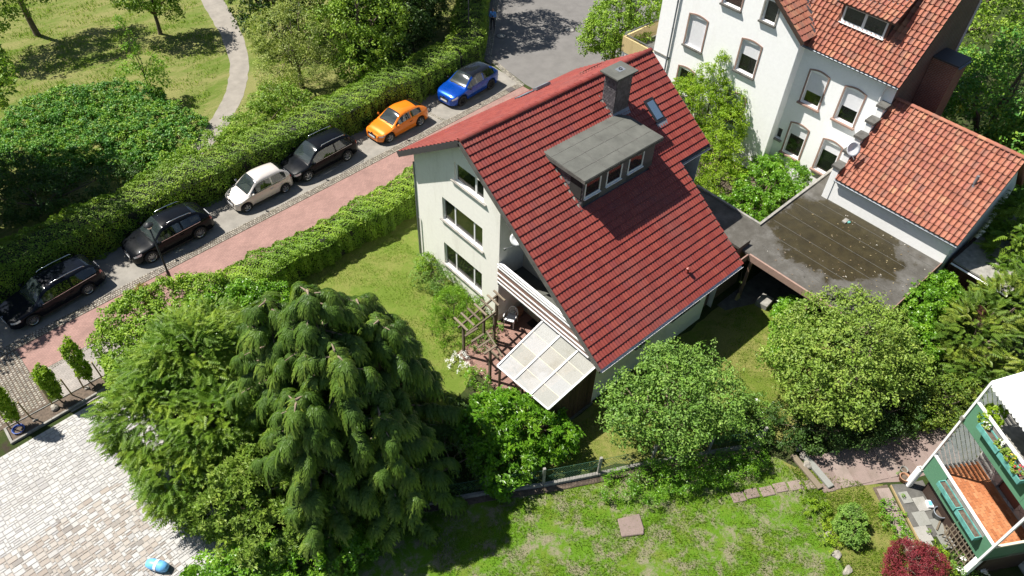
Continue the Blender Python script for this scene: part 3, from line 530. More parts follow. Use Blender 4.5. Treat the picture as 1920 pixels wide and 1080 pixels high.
def window(parent, O, S, N, s0, s1, t0, t1, sashes=(1.0,), depth=0.12, fw=0.07, sill=None, sillmat='concrete', blind=0.0, curtain=False, trim=None, glassmat='pane_glass', split_t=None, arch=False, room=0.5, flat=False):
    """frame mesh is the part; panes, sill, trim, blind are its sub-parts"""
    O, S, N = map(lambda v: np.array(v, float), (O, S, N)); Z = np.array([0, 0, 1.0])
    def lb(mb, a0, a1, b0, b1, n0, n1, tint=None): mb.obox(O+S*a0+Z*b0+N*n0, S*(a1-a0), Z*(b1-b0), N*(n1-n0), tint)
    f = MB(); d = -depth
    lb(f, s0, s1, t0, t0+fw, d-0.03, d+0.035); lb(f, s0, s1, t1-fw, t1, d-0.03, d+0.035); lb(f, s0, s0+fw, t0+fw, t1-fw, d-0.03, d+0.033); lb(f, s1-fw, s1, t0+fw, t1-fw, d-0.03, d+0.033)
    xs = [s0+fw]; tot = sum(sashes); wi = s1-s0-2*fw
    for q in sashes: xs.append(xs[-1]+wi*q/tot)
    for x in xs[1:-1]: lb(f, x-fw*0.7, x+fw*0.7, t0+fw, t1-fw, d-0.03, d+0.03)
    fr = f.build('window', 'white_paint', parent, bevel=0.008)
    sub = fr if not flat else parent
    for i in range(len(xs)-1):
        g_ = MB(); a0 = xs[i]+(fw*0.7 if i else 0); a1 = xs[i+1]-(fw*0.7 if i < len(xs)-2 else 0)
        lb(g_, a0, a1, t0+fw, t1-fw, d-0.012, d+0.004); g_.build('pane', glassmat, sub)
    r_ = MB(); lb(r_, s0-0.1, s1+0.1, t0-0.1, t1+0.1, d-room-0.02, d-room); lb(r_, s0-0.1, s1+0.1, t0-0.12, t0-0.02, d-room, d-0.05); lb(r_, s0-0.14, s0-0.1, t0, t1, d-room, d-0.05); lb(r_, s1+0.1, s1+0.14, t0, t1, d-room, d-0.05); lb(r_, s0-0.1, s1+0.1, t1+0.05, t1+0.1, d-room, d-0.05)
    r_.build('room', 'room', sub)
    if curtain:
        c = MB()
        for i in range(len(xs)-1):
            a = xs[i]+0.03; wdt = (xs[i+1]-xs[i])*(0.3 if curtain == 1 else 0.95); k = int(wdt/0.035)
            for q in range(k): lb(c, a+q*0.035, a+q*0.035+0.03, t0+0.05 if curtain == 1 else t0+(t1-t0)*0.35, t1-fw, d-0.12-0.02*(q % 2), d-0.1-0.02*(q % 2))
        c.build('curtain', 'curtain', sub)
    if blind:
        c = MB(); nb = max(2, int((t1-t0)*blind/0.055))
        for q in range(nb): z1 = t1-fw*0.3-q*0.055; lb(c, s0+fw*0.6, s1-fw*0.6, z1-0.05, z1, d+0.02, d+0.034)
        c.build('roller_blind', 'blind', sub)
    if sill:
        c = MB(); over, ext, th = sill; lb(c, s0-ext, s1+ext, t0-th, t0-0.002, d-0.02, over); c.build('sill', sillmat, sub, bevel=0.01)
    if trim:
        c = MB(); tw, tm, rise = trim; k = 8
        lb(c, s0-tw, s0-0.004, t0-0.02, t1, -0.03, 0.03); lb(c, s1+0.004, s1+tw, t0-0.02, t1, -0.03, 0.03)
        pts = [(s0-tw+(s1-s0+2*tw)*i/k, t1+rise*math.sin(math.pi*i/k)) for i in range(k+1)]
        for i in range(k):
            a, b_ = pts[i], pts[i+1]; c.obox(O+S*a[0]+Z*(a[1]+0.002)+N*(-0.03), S*(b_[0]-a[0])+Z*(b_[1]-a[1]), Z*tw*0.9, N*0.062)
        c.build('window_surround', tm, sub)
    return fr
def tile_template(w_, l_, kind):
    n = 9 if kind == 'double' else 8; V = []; Fs = []
    for i in range(n):
        f = i/(n-1); x = f*w_*1.0
        if kind == 'double': z = 0.024*(0.5+0.5*math.cos(4*math.pi*f))**0.8
        else: z = 0.072*math.sin(math.pi*min(1, f/0.42)) if f < 0.42 else -0.03*math.sin(math.pi*(f-0.42)/0.58)
        V += [(x, 0, z+0.072), (x, l_, z+0.016), (x, 0.0, z+0.004)]
    for i in range(n-1): a = i*3; b_ = a+3; Fs += [(a, b_, b_+1, a+1), (a+2, b_+2, b_, a)]
    return np.array(V), np.array(Fs)
def tiles(parent, O, S, U, ncol, nrow, w_, g_, kind, mat, skip=None, top=300, jit=0.004):
    O, S, U = map(lambda v: np.array(v, float), (O, S, U)); S = S/np.linalg.norm(S); U = U/np.linalg.norm(U); N = np.cross(S, U)
    tv, tf = tile_template(w_, g_*1.12, kind); me = bpy.data.meshes.new('tile'); me.from_pydata(tv.tolist(), [], tf.tolist()); me.materials.append(M[mat])
    L = []
    for r_ in range(nrow):
        for c in range(ncol):
            if skip and skip((c+0.5)*w_, (r_+0.5)*g_): continue
            p = O+S*(c*w_+random.uniform(-jit, jit))+U*(r_*g_+random.uniform(-jit, jit))+N*random.uniform(0, jit); L.append(p)
    L.sort(key=lambda p: np.linalg.norm(p-CAM)); Mx = Matrix(((S[0], U[0], N[0], 0), (S[1], U[1], N[1], 0), (S[2], U[2], N[2], 0), (0, 0, 0, 1)))
    for p in L[:top]:
        o = bpy.data.objects.new('tile', me); m_ = Mx.copy(); m_.translation = Vector(p); o.matrix_local = m_; link(o, parent); o.matrix_local = m_
    if len(L) > top:
        P = np.array(L[top:]); n = len(P)
        scatter('tiles', tv, tf, P, np.tile(S, (n, 1)), np.tile(N, (n, 1)), 1.0, rng.random(n), mat, parent, 'stuff')
def slab_poly(mb, pts, N, th, tint=None):
    pts = [np.array(p, float) for p in pts]; N = np.array(N, float); n = len(pts)
    nn = np.cross(pts[1]-pts[0], pts[2]-pts[0]); pts = pts if np.dot(nn, N) > 0 else pts[::-1]
    mb.add(pts+[p-N*th for p in pts], [tuple(range(n)), tuple(range(2*n-1, n-1, -1))]+[((i+1) % n, i, n+i, n+(i+1) % n) for i in range(n)], tint)

# ------------------------------------------------------------------ red-roofed house
RY, RZ, EY, EZ, LY, LZ = -3.874, 9.324, -12.627, 3.192, 0.632, 6.237
X0, XR, X1, NY = -0.42, 11.15, 8.94, -8.216
slR = (RZ-EZ)/(RY-EY); slL = (RZ-LZ)/(LY-RY)
zR = lambda y: RZ-slR*(RY-y)
zL = lambda y: RZ-slL*(y-RY)
house = empty('detached_house', (0, 0, 0), 0, 'cream house with large red tiled roof and flat-roofed dormer', 'house')
gw = [(0, 0.0), (5.99, 0.0), (5.99, zR(-5.99)-0.22), (-RY, RZ-0.22), (0, zL(0)-0.22)]     # s = -y
ops = [(2.02, 4.86, 3.80, 5.13), (2.02, 4.84, 0.95, 2.34), (2.98, 4.92, 6.62, 7.62)]
O_, S_, N_ = (0, 0, 0), (0, -1, 0), (-1, 0, 0)
wall('gable_wall', O_, S_, N_, gw, ops, 'render_cream', house)
window(house, O_, S_, N_, *ops[0], sashes=(0.85, 1.5, 0.65), sill=(0.1, 0.12, 0.05), sillmat='concrete', curtain=1)
window(house, O_, S_, N_, *ops[1], sashes=(0.85, 1.5, 0.65), sill=(0.09, 0.1, 0.05), sillmat='concrete')
window(house, O_, S_, N_, *ops[2], sashes=(1.5, 0.6), fw=0.09, sill=(0.1, 0.2, 0.05), sillmat='concrete')
mb = MB(); mb.box(0.01, 0, 0, 11.0, -0.02, zL(0)-0.25); mb.build('street_wall', 'render_cream', house)
# returns beside the recessed balcony
mb = MB(); mb.add([(0, -5.99, 0), (2.0, -5.99, 0), (2.0, -5.99, zR(-5.99)-0.3), (0, -5.99, zR(-5.99)-0.22)], [(0, 1, 2, 3)]); mb.build('balcony_side_wall', 'render_cream', house)
ow = [(5.99, 0), (12.1, 0), (12.1, zR(-12.1)-0.25), (5.99, zR(-5.99)-0.25)]
dops = [(7.3, 8.3, 0.05, 2.1), (7.7, 10.2, 2.95, 4.7)]
wall('balcony_back_wall', (1.45, 0, 0), S_, N_, ow, dops, 'render_beige', house, 0.1)
window(house, (1.45, 0, 0), S_, N_, *dops[0], sashes=(1,), curtain=2); window(house, (1.45, 0, 0), S_, N_, *dops[1], sashes=(1, 1), curtain=2)
mb = MB(); mb.box(-0.02, -6.0, 2.62, 1.449, -12.08, 2.80); mb.build('balcony_slab', 'concrete', house)
mb = MB(); mb.box(0.1, -6.01, 2.80, 1.44, -12.07, 2.815); mb.build('balcony_floor', 'felt_green', house)
bal = empty('balcony_railing'); bal.parent = house
mb = MB(); mb.box(-0.07, -6.0, 2.84, -0.03, -11.7, 3.62); mb.build('railing_board', 'balcony_brown', bal)
for z, x in ((3.90, -0.10), (3.72, -0.085), (3.36, -0.085), (3.06, -0.085), (2.82, -0.085)):
    mb = MB(); mb.box(x-0.025, -6.0, z-0.028, x+0.025, -11.7, z+0.028); mb.build('rail', 'white_paint', bal)
mb = MB(); mb.box(0.0, -6.0, 3.86, 0.12, -11.7, 3.9); mb.build('rail', 'white_paint', bal)
for y in (-6.03, -7.9, -9.8, -11.6):
    mb = MB(); mb.box(-0.06, y-0.025, 2.6, 0.0, y+0.025, 3.85); mb.build('railing_post', 'dark_metal', bal)
# side wall below the right eave: white part, then brick part set back
rw = [(0.1, 0), (7.6, 0), (7.6, 3.15), (0.1, 3.15)]
rops = [(2.6, 3.4, 1.7, 2.6), (5.0, 6.9, 1.75, 2.6)]
wall('side_wall', (0, -12.1, 0), (1, 0, 0), (0, -1, 0), rw, rops, 'render_cream', house)
for q in rops: window(house, (0, -12.1, 0), (1, 0, 0), (0, -1, 0), *q, sashes=(1,), sill=(0.1, 0.08, 0.05))
mb = MB()
for k in range(10):
    x = 5.1+k*0.19; mb.tube([(x+0.08*math.cos(a), -12.2, 1.85+0.08*math.sin(a)) for a in np.linspace(0, 6.28, 9)], 0.012, 5); mb.box(x-0.09, -12.21, 1.76, x-0.075, -12.19, 2.6)
mb.build('window_grille', 'dark_metal', house)
mb = MB(); mb.box(0.1, -12.1, 0, 0.101, -11.9, 3.1); mb.box(0.1, -12.09, 0, 0.3, -11.9, 3.3); mb.build('corner_pillar', 'render_cream', house)
wall('brick_side_wall', (0, -11.75, 0), (1, 0, 0), (0, -1, 0), [(7.55, 0), (11.0, 0), (11.0, 2.9), (7.55, 2.9)], [(9.0, 9.9, 1.2, 2.3)], 'brick_xz', house)
window(house, (0, -11.75, 0), (1, 0, 0), (0, -1, 0), 9.0, 9.9, 1.2, 2.3, blind=0.5)
mb = MB(); mb.box(7.58, -12.08, 0, 7.6, -11.76, 3.1); mb.box(8.6, -12.0, 0, 8.62, -8.0, zR(-12)-0.3); mb.box(10.75, -8.1, 0, 10.77, 0, 6.2)
mb.add([(10.76, 0, 6.0), (10.76, -8.1, 6.0), (10.76, -8.1, zR(-8.1)-.25), (10.76, RY, RZ-.25), (10.76, 0, zL(0)-.25)], [(0, 1, 2, 3, 4)]); mb.build('back_wall', 'render_cream', house)
mb = MB(); mb.box(-0.06, 0.05, 0.1, 0.0, 0.0, 5.9); mb.tube([(-0.07, -0.15, 0.1), (-0.07, -0.15, 2.7)], 0.03, 7); mb.build('downpipe', 'grey_metal', house)
# roof deck
nR = np.array([0, -slR, 1.0]); nR /= np.linalg.norm(nR); nL = np.array([0, slL, 1.0]); nL /= np.linalg.norm(nL)
mb = MB(); slab_poly(mb, [(X0, RY, RZ), (XR, RY, RZ), (XR, NY, zR(NY)), (X1, NY, zR(NY)), (X1, EY, EZ), (X0, EY, EZ)], nR, 0.16)
roof = mb.build('roof', 'mastic', house)
mb = MB(); slab_poly(mb, [(X0, RY, RZ), (X0, LY, LZ), (XR, LY, LZ), (XR, RY, RZ)], nL, 0.16); mb.build('roof_deck', 'mastic', roof)
uR = np.array([0, -1, -slR]); lenR = np.linalg.norm(uR)*(RY-EY); up_R = np.array([0, 1, slR])
tw = 0.3; gR = lenR/31
DX0, DX1, DYF, DYB = 2.95, 7.4, -7.75, -5.42
def skipR(s, u):
    x = X0+s; y = EY+u/lenR*(RY-EY)
    if x > X1+0.05 and y < NY-0.02: return True
    if DX0+0.1 < x < DX1-0.1 and DYF < y < DYB-0.1: return True
    if 7.05 < x < 7.95 and -5.4 < y < -4.8: return True
    if 9.05 < x < 9.55 and -6.4 < y < -5.55: return True
    return False
tiles(roof, (X0, EY, EZ), (1, 0, 0), up_R, 38, 31, (XR-X0)/38, gR, 'double', 'tile_red', skipR)
lenL = math.hypot(LY-RY, RZ-LZ); roofL = MB(); 
mb = MB(); slab_poly(mb, [(X0+.1, RY+.1, RZ-.1), (X0+.1, LY-.1, LZ+.03), (XR-.1, LY-.1, LZ+.03), (XR-.1, RY+.1, RZ-.1)], nL, 0.05); rl = mb.build('street_roof', 'mastic', house)
tiles(rl, (XR, LY, LZ), (-1, 0, 0), (0, -1, slL), 38, 16, (XR-X0)/38, lenL/16, 'double', 'tile_red')
# ridge tiles, verge boards, gutters, eave fascia
for k in range(30):
    x = X0+k*(XR-X0)/30; mb = MB(); n = 7; V = []
    for e, xx, r_ in ((0, x, 0.145), (1, x+(XR-X0)/30+0.03, 0.128)):
        for j in range(n): th = math.pi*(0.04+0.92*j/(n-1)); V.append((xx, RY+r_*math.cos(th), RZ-0.02+r_*0.85*math.sin(th)+0.04))
    mb.add(V, [(j, j+1, n+j+1, n+j) for j in range(n-1)]+[tuple(range(n))]); mb.build('ridge_tile', 'tile_red', roof)
def verge(a, b_, th=0.03, ht=0.24): return MB().bar(np.array(a)-(0, 0, ht/2-0.05), np.array(b_)-(0, 0, ht/2-0.05), th, ht)
verge((X0-0.017, EY, EZ), (X0-0.017, RY, RZ)).build('verge_board', 'concrete_dark', roof); verge((X0-0.017, LY, LZ), (X0-0.017, RY-0.02, RZ), 0.03, 0.26).build('verge_board', 'mastic', roof)
verge((XR+0.017, NY, zR(NY)), (XR+0.017, RY, RZ), .03, .18).build('verge_board', 'balcony_brown', roof); verge((X1+0.017, EY, EZ), (X1+0.017, NY, zR(NY)), .03, .14).build('verge_board', 'balcony_brown', roof)
def gutter(name, a, b_, r_, mat, parent):
    a, b_ = np.array(a, float), np.array(b_, float); d = nrm(b_-a); sd = np.cross(d, (0, 0, 1)); V = []; n = 7
    for p in (a, b_):
        for j in range(n): th = math.pi+math.pi*j/(n-1); V.append(p+sd*r_*math.cos(th)+np.array([0, 0, r_*math.sin(th)]))
        for j in range(n): th = 2*math.pi-math.pi*j/(n-1); V.append(p+sd*(r_-.012)*math.cos(th)+np.array([0, 0, (r_-.012)*math.sin(th)]))
    m2 = 2*n; mb = MB(); mb.add(V, [(j, (j+1) % m2, m2+(j+1) % m2, m2+j) for j in range(m2)]); return mb.build(name, mat, parent)
gutter('gutter', (X0, EY-0.06, EZ-0.05), (X1, EY-0.06, EZ-0.05), 0.07, 'white_paint', house); gutter('gutter', (X1, NY-0.05, zR(NY)-0.05), (XR, NY-0.05, zR(NY)-0.05), 0.06, 'zinc', house)
mb = MB(); mb.box(X0+.02, EY+.02, EZ-0.28, X1, EY+0.05, EZ-0.06); mb.box(X0+.02, -12.1, EZ-.02, X1, EY+.05, EZ-.05); mb.build('eave_board', 'wood_dark', house)
mb = MB(); mb.box(X0+.02, LY-.05, LZ-0.24, XR, LY-0.02, LZ-0.04); mb.build('eave_board', 'wood_dark', house)
# dormer
dm = empty('dormer'); dm.parent = house
zT = 8.05
dfw = [(DX0, zR(DYF)-.1), (DX1, zR(DYF)-.1), (DX1, zT), (DX0, zT)]
wx = [(3.05, 4.02), (4.36, 5.33), (5.72, 6.72)]; dops = [(a, b_, 7.02, 7.98) for a, b_ in wx]
wall('dormer_front', (0, DYF, 0), (1, 0, 0), (0, -1, 0), dfw, dops, 'slate', dm, 0.06)
for q in dops: window(dm, (0, DYF, 0), (1, 0, 0), (0, -1, 0), *q, depth=0.02, fw=0.075, curtain=2, sill=(0.08, 0.02, 0.05), sillmat='white_paint', flat=True, room=0.7)
for x, nx__ in ((DX0, -1), (DX1, 1)):
    mb = MB(); mb.add([(x, DYF, zR(DYF)-.1), (x, DYB-.1, zR(DYB-.1)-.05), (x, DYB-.1, zT+.1), (x, DYF, zT)], [(0, 1, 2, 3) if nx__ > 0 else (3, 2, 1, 0)])
    for r_ in range(12):           # slates on the cheek
        z = 6.75+r_*0.125
        for c in range(14):
            y = DYF+c*0.17+0.085*(r_ % 2)
            if y > DYB or z < zR(y)-0.02 or z > zT-0.1: continue
            mb.add([(x+nx__*0.022, y, z+.05), (x+nx__*0.022, y+.08, z), (x+nx__*0.022, y+.16, z+.05), (x+nx__*0.006, y+.16, z+.16), (x+nx__*0.006, y, z+.16)], [(0, 1, 2, 3, 4) if nx__ < 0 else (4, 3, 2, 1, 0)])
    mb.build('slate_cheek', 'slate', dm)
mb = MB(); mb.prism([(2.78, -7.93), (7.62, -7.93), (7.62, -5.95), (7.15, -5.36), (2.78, -5.36)], 8.08, 8.20)
V = mb.V; mb.V = [(x, y, z+(y+7.93)*0.03) for x, y, z in V]; dr = mb.build('dormer_roof', 'felt_green', dm, bevel=0.015)
mb = MB()
for y in (-7.3, -6.6, -5.95): mb.box(2.82, y, 8.205+(y+7.93)*.03, 7.55, y+.03, 8.208+(y+7.96)*.03)
for x in (4.1, 5.3, 6.5): mb.add([(x, -7.9, 8.206), (x+.03, -7.9, 8.206), (x+.03, -5.5, 8.206+.073), (x, -5.5, 8.206+.073)], [(0, 1, 2, 3)])
mb.build('felt_seam', 'concrete_dark', dm)
mb = MB(); mb.box(2.765, -7.945, 8.02, 7.64, -7.91, 8.17); mb.box(2.765, -7.91, 8.03, 2.795, -5.5, 8.2); mb.box(7.605, -7.91, 8.03, 7.635, -6.1, 8.2); mb.build('dormer_edge', 'concrete_dark', dm)
mb = MB(); nn_ = np.array([0, 0, 0]); 
mb.obox((DX0-0.14, DYF-0.15, zR(DYF-.15)+0.05), (0.13, 0, 0), (0, DYB-DYF, (DYB-DYF)*slR), (0, 0, 0.02)); mb.build('flashing', 'concrete', dm)
# chimney
ch = empty('chimney'); ch.parent = house
mb = MB(); mb.box(7.02, -5.48, 8.0, 7.98, -4.75, 10.1); mb.build('chimney_stack', 'slate', ch)
mb = MB()
for r_ in range(16):
    for c in range(6):
        y = -5.48+c*.128-0.064*(r_ % 2); z = 8.35+r_*.11; y0, y1 = max(y, -5.48), min(y+.12, -4.75)
        if y1-y0 > .03 and z > zR(y)-.1 and z < 9.98: mb.add([(7.002, y0, z+.04), (7.0, (y0+y1)/2, z), (7.002, y1, z+.04), (7.014, y1, z+.14), (7.014, y0, z+.14)], [(0, 1, 2, 3, 4)])
    for c in range(8):
        x = 7.02+c*.128-0.064*(r_ % 2); z = 8.1+r_*.12; x0_, x1_ = max(x, 7.02), min(x+.12, 7.98)
        if x1_-x0_ > .03 and z < 9.98 and z > 8.15: mb.add([(x0_, -5.498, z+.04), ((x0_+x1_)/2, -5.5, z), (x1_, -5.498, z+.04), (x1_, -5.486, z+.14), (x0_, -5.486, z+.14)], [(4, 3, 2, 1, 0)])
mb.build('slates', 'slate', ch, kind='stuff')
mb = MB(); mb.box(6.95, -5.56, 10.0, 8.03, -4.68, 10.12); mb.box(6.8, -5.66, 10.12, 8.12, -4.6, 10.2); mb.build('chimney_cap', 'felt_green', ch, bevel=0.01)
mb = MB(); mb.box(7.35, -5.25, 10.2, 7.75, -4.95, 10.206); mb.build('cap_plate', 'zinc', ch); mb = MB(); mb.lathe([(0.085, 10.2), (0.085, 10.24), (0.07, 10.24), (0.07, 10.1)], (7.55, -5.1, 0), 14); mb.build('flue', 'mastic', ch)
mb = MB(); mb.obox((6.86, -5.75, zR(-5.75)+.05), (0.14, 0, 0), (0, 1.15, 1.15*slR), (0, 0, .02)); mb.build('flashing', 'concrete', ch); mb = MB(); mb.obox((6.98, -5.68, zR(-5.68)+.04), (1.05, 0, 0), (0, .2, .25), (0, 0, .02)); mb.build('flashing', 'zinc', ch)
# roof window, vent, snow guard hatch
skl = empty('roof_window'); skl.parent = house
def onR(x, y, h=0.0): return np.array([x, y, zR(y)])+nR*h
mb = MB(); a = onR(8.98, -6.46, .03); mb.obox(a, (0.62, 0, 0), onR(0, -5.5)-onR(0, -6.46), nR*.09); mb.build('roof_window_frame', 'dark_metal', skl, bevel=0.01)
mb = MB(); a = onR(9.08, -6.36, .12); mb.obox(a, (0.42, 0, 0), onR(0, -5.62)-onR(0, -6.36), nR*.02); mb.build('roof_window_pane', 'blue_glass', skl)
mb = MB(); a = onR(8.95, -6.7, .06); mb.obox(a, (0.7, 0, 0), onR(0, -6.46)-onR(0, -6.7), nR*.015); mb.build('flashing', 'zinc', skl)
mb = MB(); c = onR(5.94, -11.72); mb.tube([c, c+(0, 0, .3)], 0.055, 10); mb.lathe([(0.01, .40), (.1, .34), (.1, .30), (.05, .30)], c, 12); mb.build('roof_vent', 'tile_red', house)
mb = MB(); a = np.array([6.2, .02, zL(.02)])+nL*.08; mb.obox(a, (0.95, 0, 0), (0, -.42, .42*slL), nL*.05); a = np.array([7.1, -.35, zL(-.35)])+nL*.1; mb.obox(a, (.9, 0, 0), (0, -.3, .3*slL), nL*.12); mb.build('roof_hatch', 'zinc', house)
mb = MB()
for k in range(7): x = 8.6+k*.2; mb.bar((x, -1.9, zL(-1.9)+.2), (x+.5, -1.9, zL(-1.9)+.2), .02, .02); mb.bar((x, -1.9, zL(-1.9)), (x, -1.9, zL(-1.9)+.25), .02, .02, up=(1, 0, 0))
mb.build('snow_guard', 'balcony_brown', house)
# satellite dish on the corner of the gable wall
sd_ = empty('satellite_dish', (0.45, -6.25, 5.45), 0, 'white satellite dish beside the verge of the red roof', 'satellite dish')
mb = MB(); mb.lathe([(0.0, 0.0), (.12, .012), (.26, .05), (.38, .11), (.375, .125), (.25, .065), (0.0, .02)], (0, 0, 0), 20); d = mb.build('dish', 'white_plastic', sd_, smooth=True); d.scale = (.75, .75, .75); d.rotation_euler = (R(70), 0, R(-70)); d.location = (-.1, -.42, .15)
mb = MB(); mb.tube([(0.12, 0.0, -.3), (-.1, -.3, -.25), (-.1, -.42, .1)], .022, 6); mb.tube([(-.1, -.42, -.2), (-.62, -.3, -.2)], .016, 6); mb.box(-.7, -.33, -.24, -.6, -.26, -.15); mb.build('feed_arm', 'grey_metal', sd_)

# ------------------------------------------------------------------ white house with terracotta roofs
wh = empty('white_house', (20, -5, 0), 0, 'tall white rendered house with terracotta tiled roofs and arched window surrounds', 'house')
wh.location = (0, 0, 0)
XL_, XF = 19.3, 20.0
Sy, Nx = (0, -1, 0), (-1, 0, 0)
LE, LA = 8.62, 11.95            # eave and apex heights of the cross gable
gp = [(-1.82, 0), (7.08, 0), (7.08, LE), (2.63, LA), (-1.82, LE)]
lops = [(0.24, 1.44, 5.42, 7.2), (3.88, 5.06, 5.42, 7.2), (0.24, 1.36, 2.35, 3.95), (3.9, 5.04, 2.4, 3.98), (2.1, 3.25, 8.6, 9.9), (4.6, 5.4, 8.62, 9.75)]
wall('front_wall', (XL_, 0, 0), Sy, Nx, gp, lops, 'render_white', wh, 0.16)
for i, q in enumerate(lops):
    window(wh, (XL_, 0, 0), Sy, Nx, *q, sashes=(1,), fw=0.09 if i < 4 else 0.07, depth=0.12, sill=(0.14, 0.12, 0.1), sillmat='concrete_dark', blind=(0.97, 0.45, 0.0, 0.5, 0.0, 0.0)[i], curtain=2 if i in (4, 5) else False,
           trim=(0.09, 'trim_brown', 0.12) if i < 4 else ((0.1, 'concrete', 0.28) if i == 5 else (0.08, 'trim_brown', .1)))
mb = MB(); mb.box(XL_, -7.08, 0, XF+.1, -7.1, LE); mb.build('return_wall', 'render_white', wh); mb = MB(); mb.box(XL_, 1.82, 0, 28, 1.84, LE); mb.build('return_wall', 'render_white', wh)
rp = [(7.05, 0), (12.3, 0), (12.3, 8.2), (7.05, 8.2)]
rops = [(7.82, 8.88, 5.02, 6.86), (9.9, 10.98, 5.02, 6.86), (7.78, 8.84, 1.72, 3.6), (9.84, 10.9, 1.72, 3.62), (6.95+.12, 7.42, 2.32, 2.98)]
wall('front_wall', (XF, 0, 0), Sy, Nx, rp, rops, 'render_white', wh, 0.16)
for i, q in enumerate(rops):
    window(wh, (XF, 0, 0), Sy, Nx, *q, sashes=(1,), fw=0.09 if i < 4 else 0.05, sill=(0.14, 0.14, 0.1), sillmat='trim_brown' if i < 4 else 'concrete', blind=(0.6, 0.55, 0.35, 0.3, 0)[i], curtain=2 if i in (2, 3, 4) else False, trim=(0.09, 'trim_brown', 0.14) if i < 4 else None)
# main roof, steep
MS = 1.19; ex, ez = 19.72, 8.12
mnr = np.array([-MS, 0, 1.0]); mnr /= np.linalg.norm(mnr); zM = lambda x: ez+(x-ex)*MS
mb = MB(); slab_poly(mb, [(ex, -4.5, ez), (ex, -12.45, ez), (26, -12.45, zM(26)), (26, -4.5, zM(26))], mnr, 0.14); mr = mb.build('roof', 'mastic', wh)
mb = MB(); mb.add([(26, 1.9, 0), (26, -12.4, 0), (26, -12.4, zM(26)), (26, 1.9, zM(26))], [(0, 1, 2, 3)]); mb.build('back_wall', 'render_white', wh)
slopeM = math.hypot(1, MS); gM = 0.33
tiles(mr, (ex, -4.6, ez), (0, -1, 0), (1, 0, MS), 32, 19, 0.245, gM, 'single', 'tile_terracotta', lambda s, u: (-4.6-s > -7.0 and zM(ex+u/slopeM) < LE+(7.35-4.6-s)*0.75))
gutter('gutter', (ex-0.07, -7.1, ez-0.02), (ex-0.07, -12.4, ez-0.02), 0.07, 'zinc', wh)
# cross gable roof, slope towards the lower wing
gs = (LA-LE)/(7.08-2.63); nG = np.array([0, -gs, 1.0]); nG /= np.linalg.norm(nG)
zG = lambda y: LA+0.16-gs*(-2.63-y)
mb = MB(); slab_poly(mb, [(XL_-.3, -2.63, zG(-2.63)), (XL_-.3, -7.35, zG(-7.35)), (26, -7.35, zG(-7.35)), (26, -2.63, zG(-2.63))], nG, .14); gr = mb.build('gable_roof', 'mastic', wh)
mb = MB(); slab_poly(mb, [(XL_-.3, -2.63, zG(-2.63)), (XL_-.3, 2.1, zG(-7.36)), (26, 2.1, zG(-7.36)), (26, -2.63, zG(-2.63))], nG*(1, -1, 1), .14); mb.build('gable_roof', 'tile_terracotta', wh)
tiles(gr, (XL_-.3, -7.35, zG(-7.35)), (1, 0, 0), (0, 1, gs), 14, 15, 0.245, .34, 'single', 'tile_terracotta', None, 60)
mb = MB(); mb.bar((XL_-.32, -7.4, zG(-7.35)-.1), (XL_-.32, -2.63, zG(-2.63)-.1), .04, .2); mb.build('verge_board', 'wood_dark', wh)
xv = lambda y: ex+(zG(y)-ez)/MS
mb = MB(); mb.bar((xv(-7.35)-.1, -7.35, zG(-7.35)+.05), (xv(-4.7), -4.7, zG(-4.7)+.1), .22, .06); mb.build('valley_gutter', 'mastic', wh)
# small shed dormer on the main roof
d2 = empty('dormer'); d2.parent = wh
xd = 20.75; zb, zt = zM(xd)+0.02, zM(xd)+1.02
wall('dormer_front', (xd, 0, 0), Sy, Nx, [(7.95, zb-.1), (10.55, zb-.1), (10.55, zt+.1), (7.95, zt+.1)], [(8.08, 10.42, zb+.12, zt)], 'boards_brown', d2, .05)
window(d2, (xd, 0, 0), Sy, Nx, 8.08, 10.42, zb+.12, zt, sashes=(1, 1), depth=.03, fw=.1, curtain=2, flat=True, sill=(.1, .05, .05), sillmat='white_paint')
ds = 0.62; nD = np.array([-ds, 0, 1.0]); nD /= np.linalg.norm(nD); xe = xd-.3; ze2 = zt+.12; xm = xe+(ze2-zM(xe))/(MS-ds)
mb = MB(); slab_poly(mb, [(xe, -7.7, ze2), (xe, -10.8, ze2), (xm, -10.8, zM(xm)+.02), (xm, -7.7, zM(xm)+.02)], nD, .1); dr2 = mb.build('dormer_roof', 'mastic', d2)
ln2 = math.hypot(xm-xe, zM(xm)-ze2); nr2 = max(3, int(round(ln2/.33)))
tiles(dr2, (xe, -7.7, ze2), (0, -1, 0), (1, 0, ds), 13, nr2, 3.1/13, ln2/nr2, 'single', 'tile_terracotta')
for y in (-7.97, -10.53): mb = MB(); mb.add([(xd, y, zb-.1), (xd, y, zt+.15), (xm, y, zM(xm)), (xm, y, zM(xm)-.1)], [(0, 1, 2, 3)]); mb.build('dormer_cheek', 'tile_terracotta', d2)
# brick gable end and rear wing
wall('brick_gable', (0, -12.3, 0), (1, 0, 0), (0, -1, 0), [(XF, 0), (26, 0), (26, zM(26)-.2), (XF, ez)], [], 'brick_xz', wh)
mb = MB(); mb.box(22.9, -12.32, 0, 24.2, -13.6, 8.6); mb.build('rear_wing', 'brick_yz', wh); mb = MB(); mb.box(22.85, -12.33, 8.6, 24.25, -13.66, 8.68); mb.build('rear_wing_roof', 'mastic', wh); gutter('gutter', (22.9, -13.7, 8.58), (24.2, -13.7, 8.58), .06, 'zinc', wh)
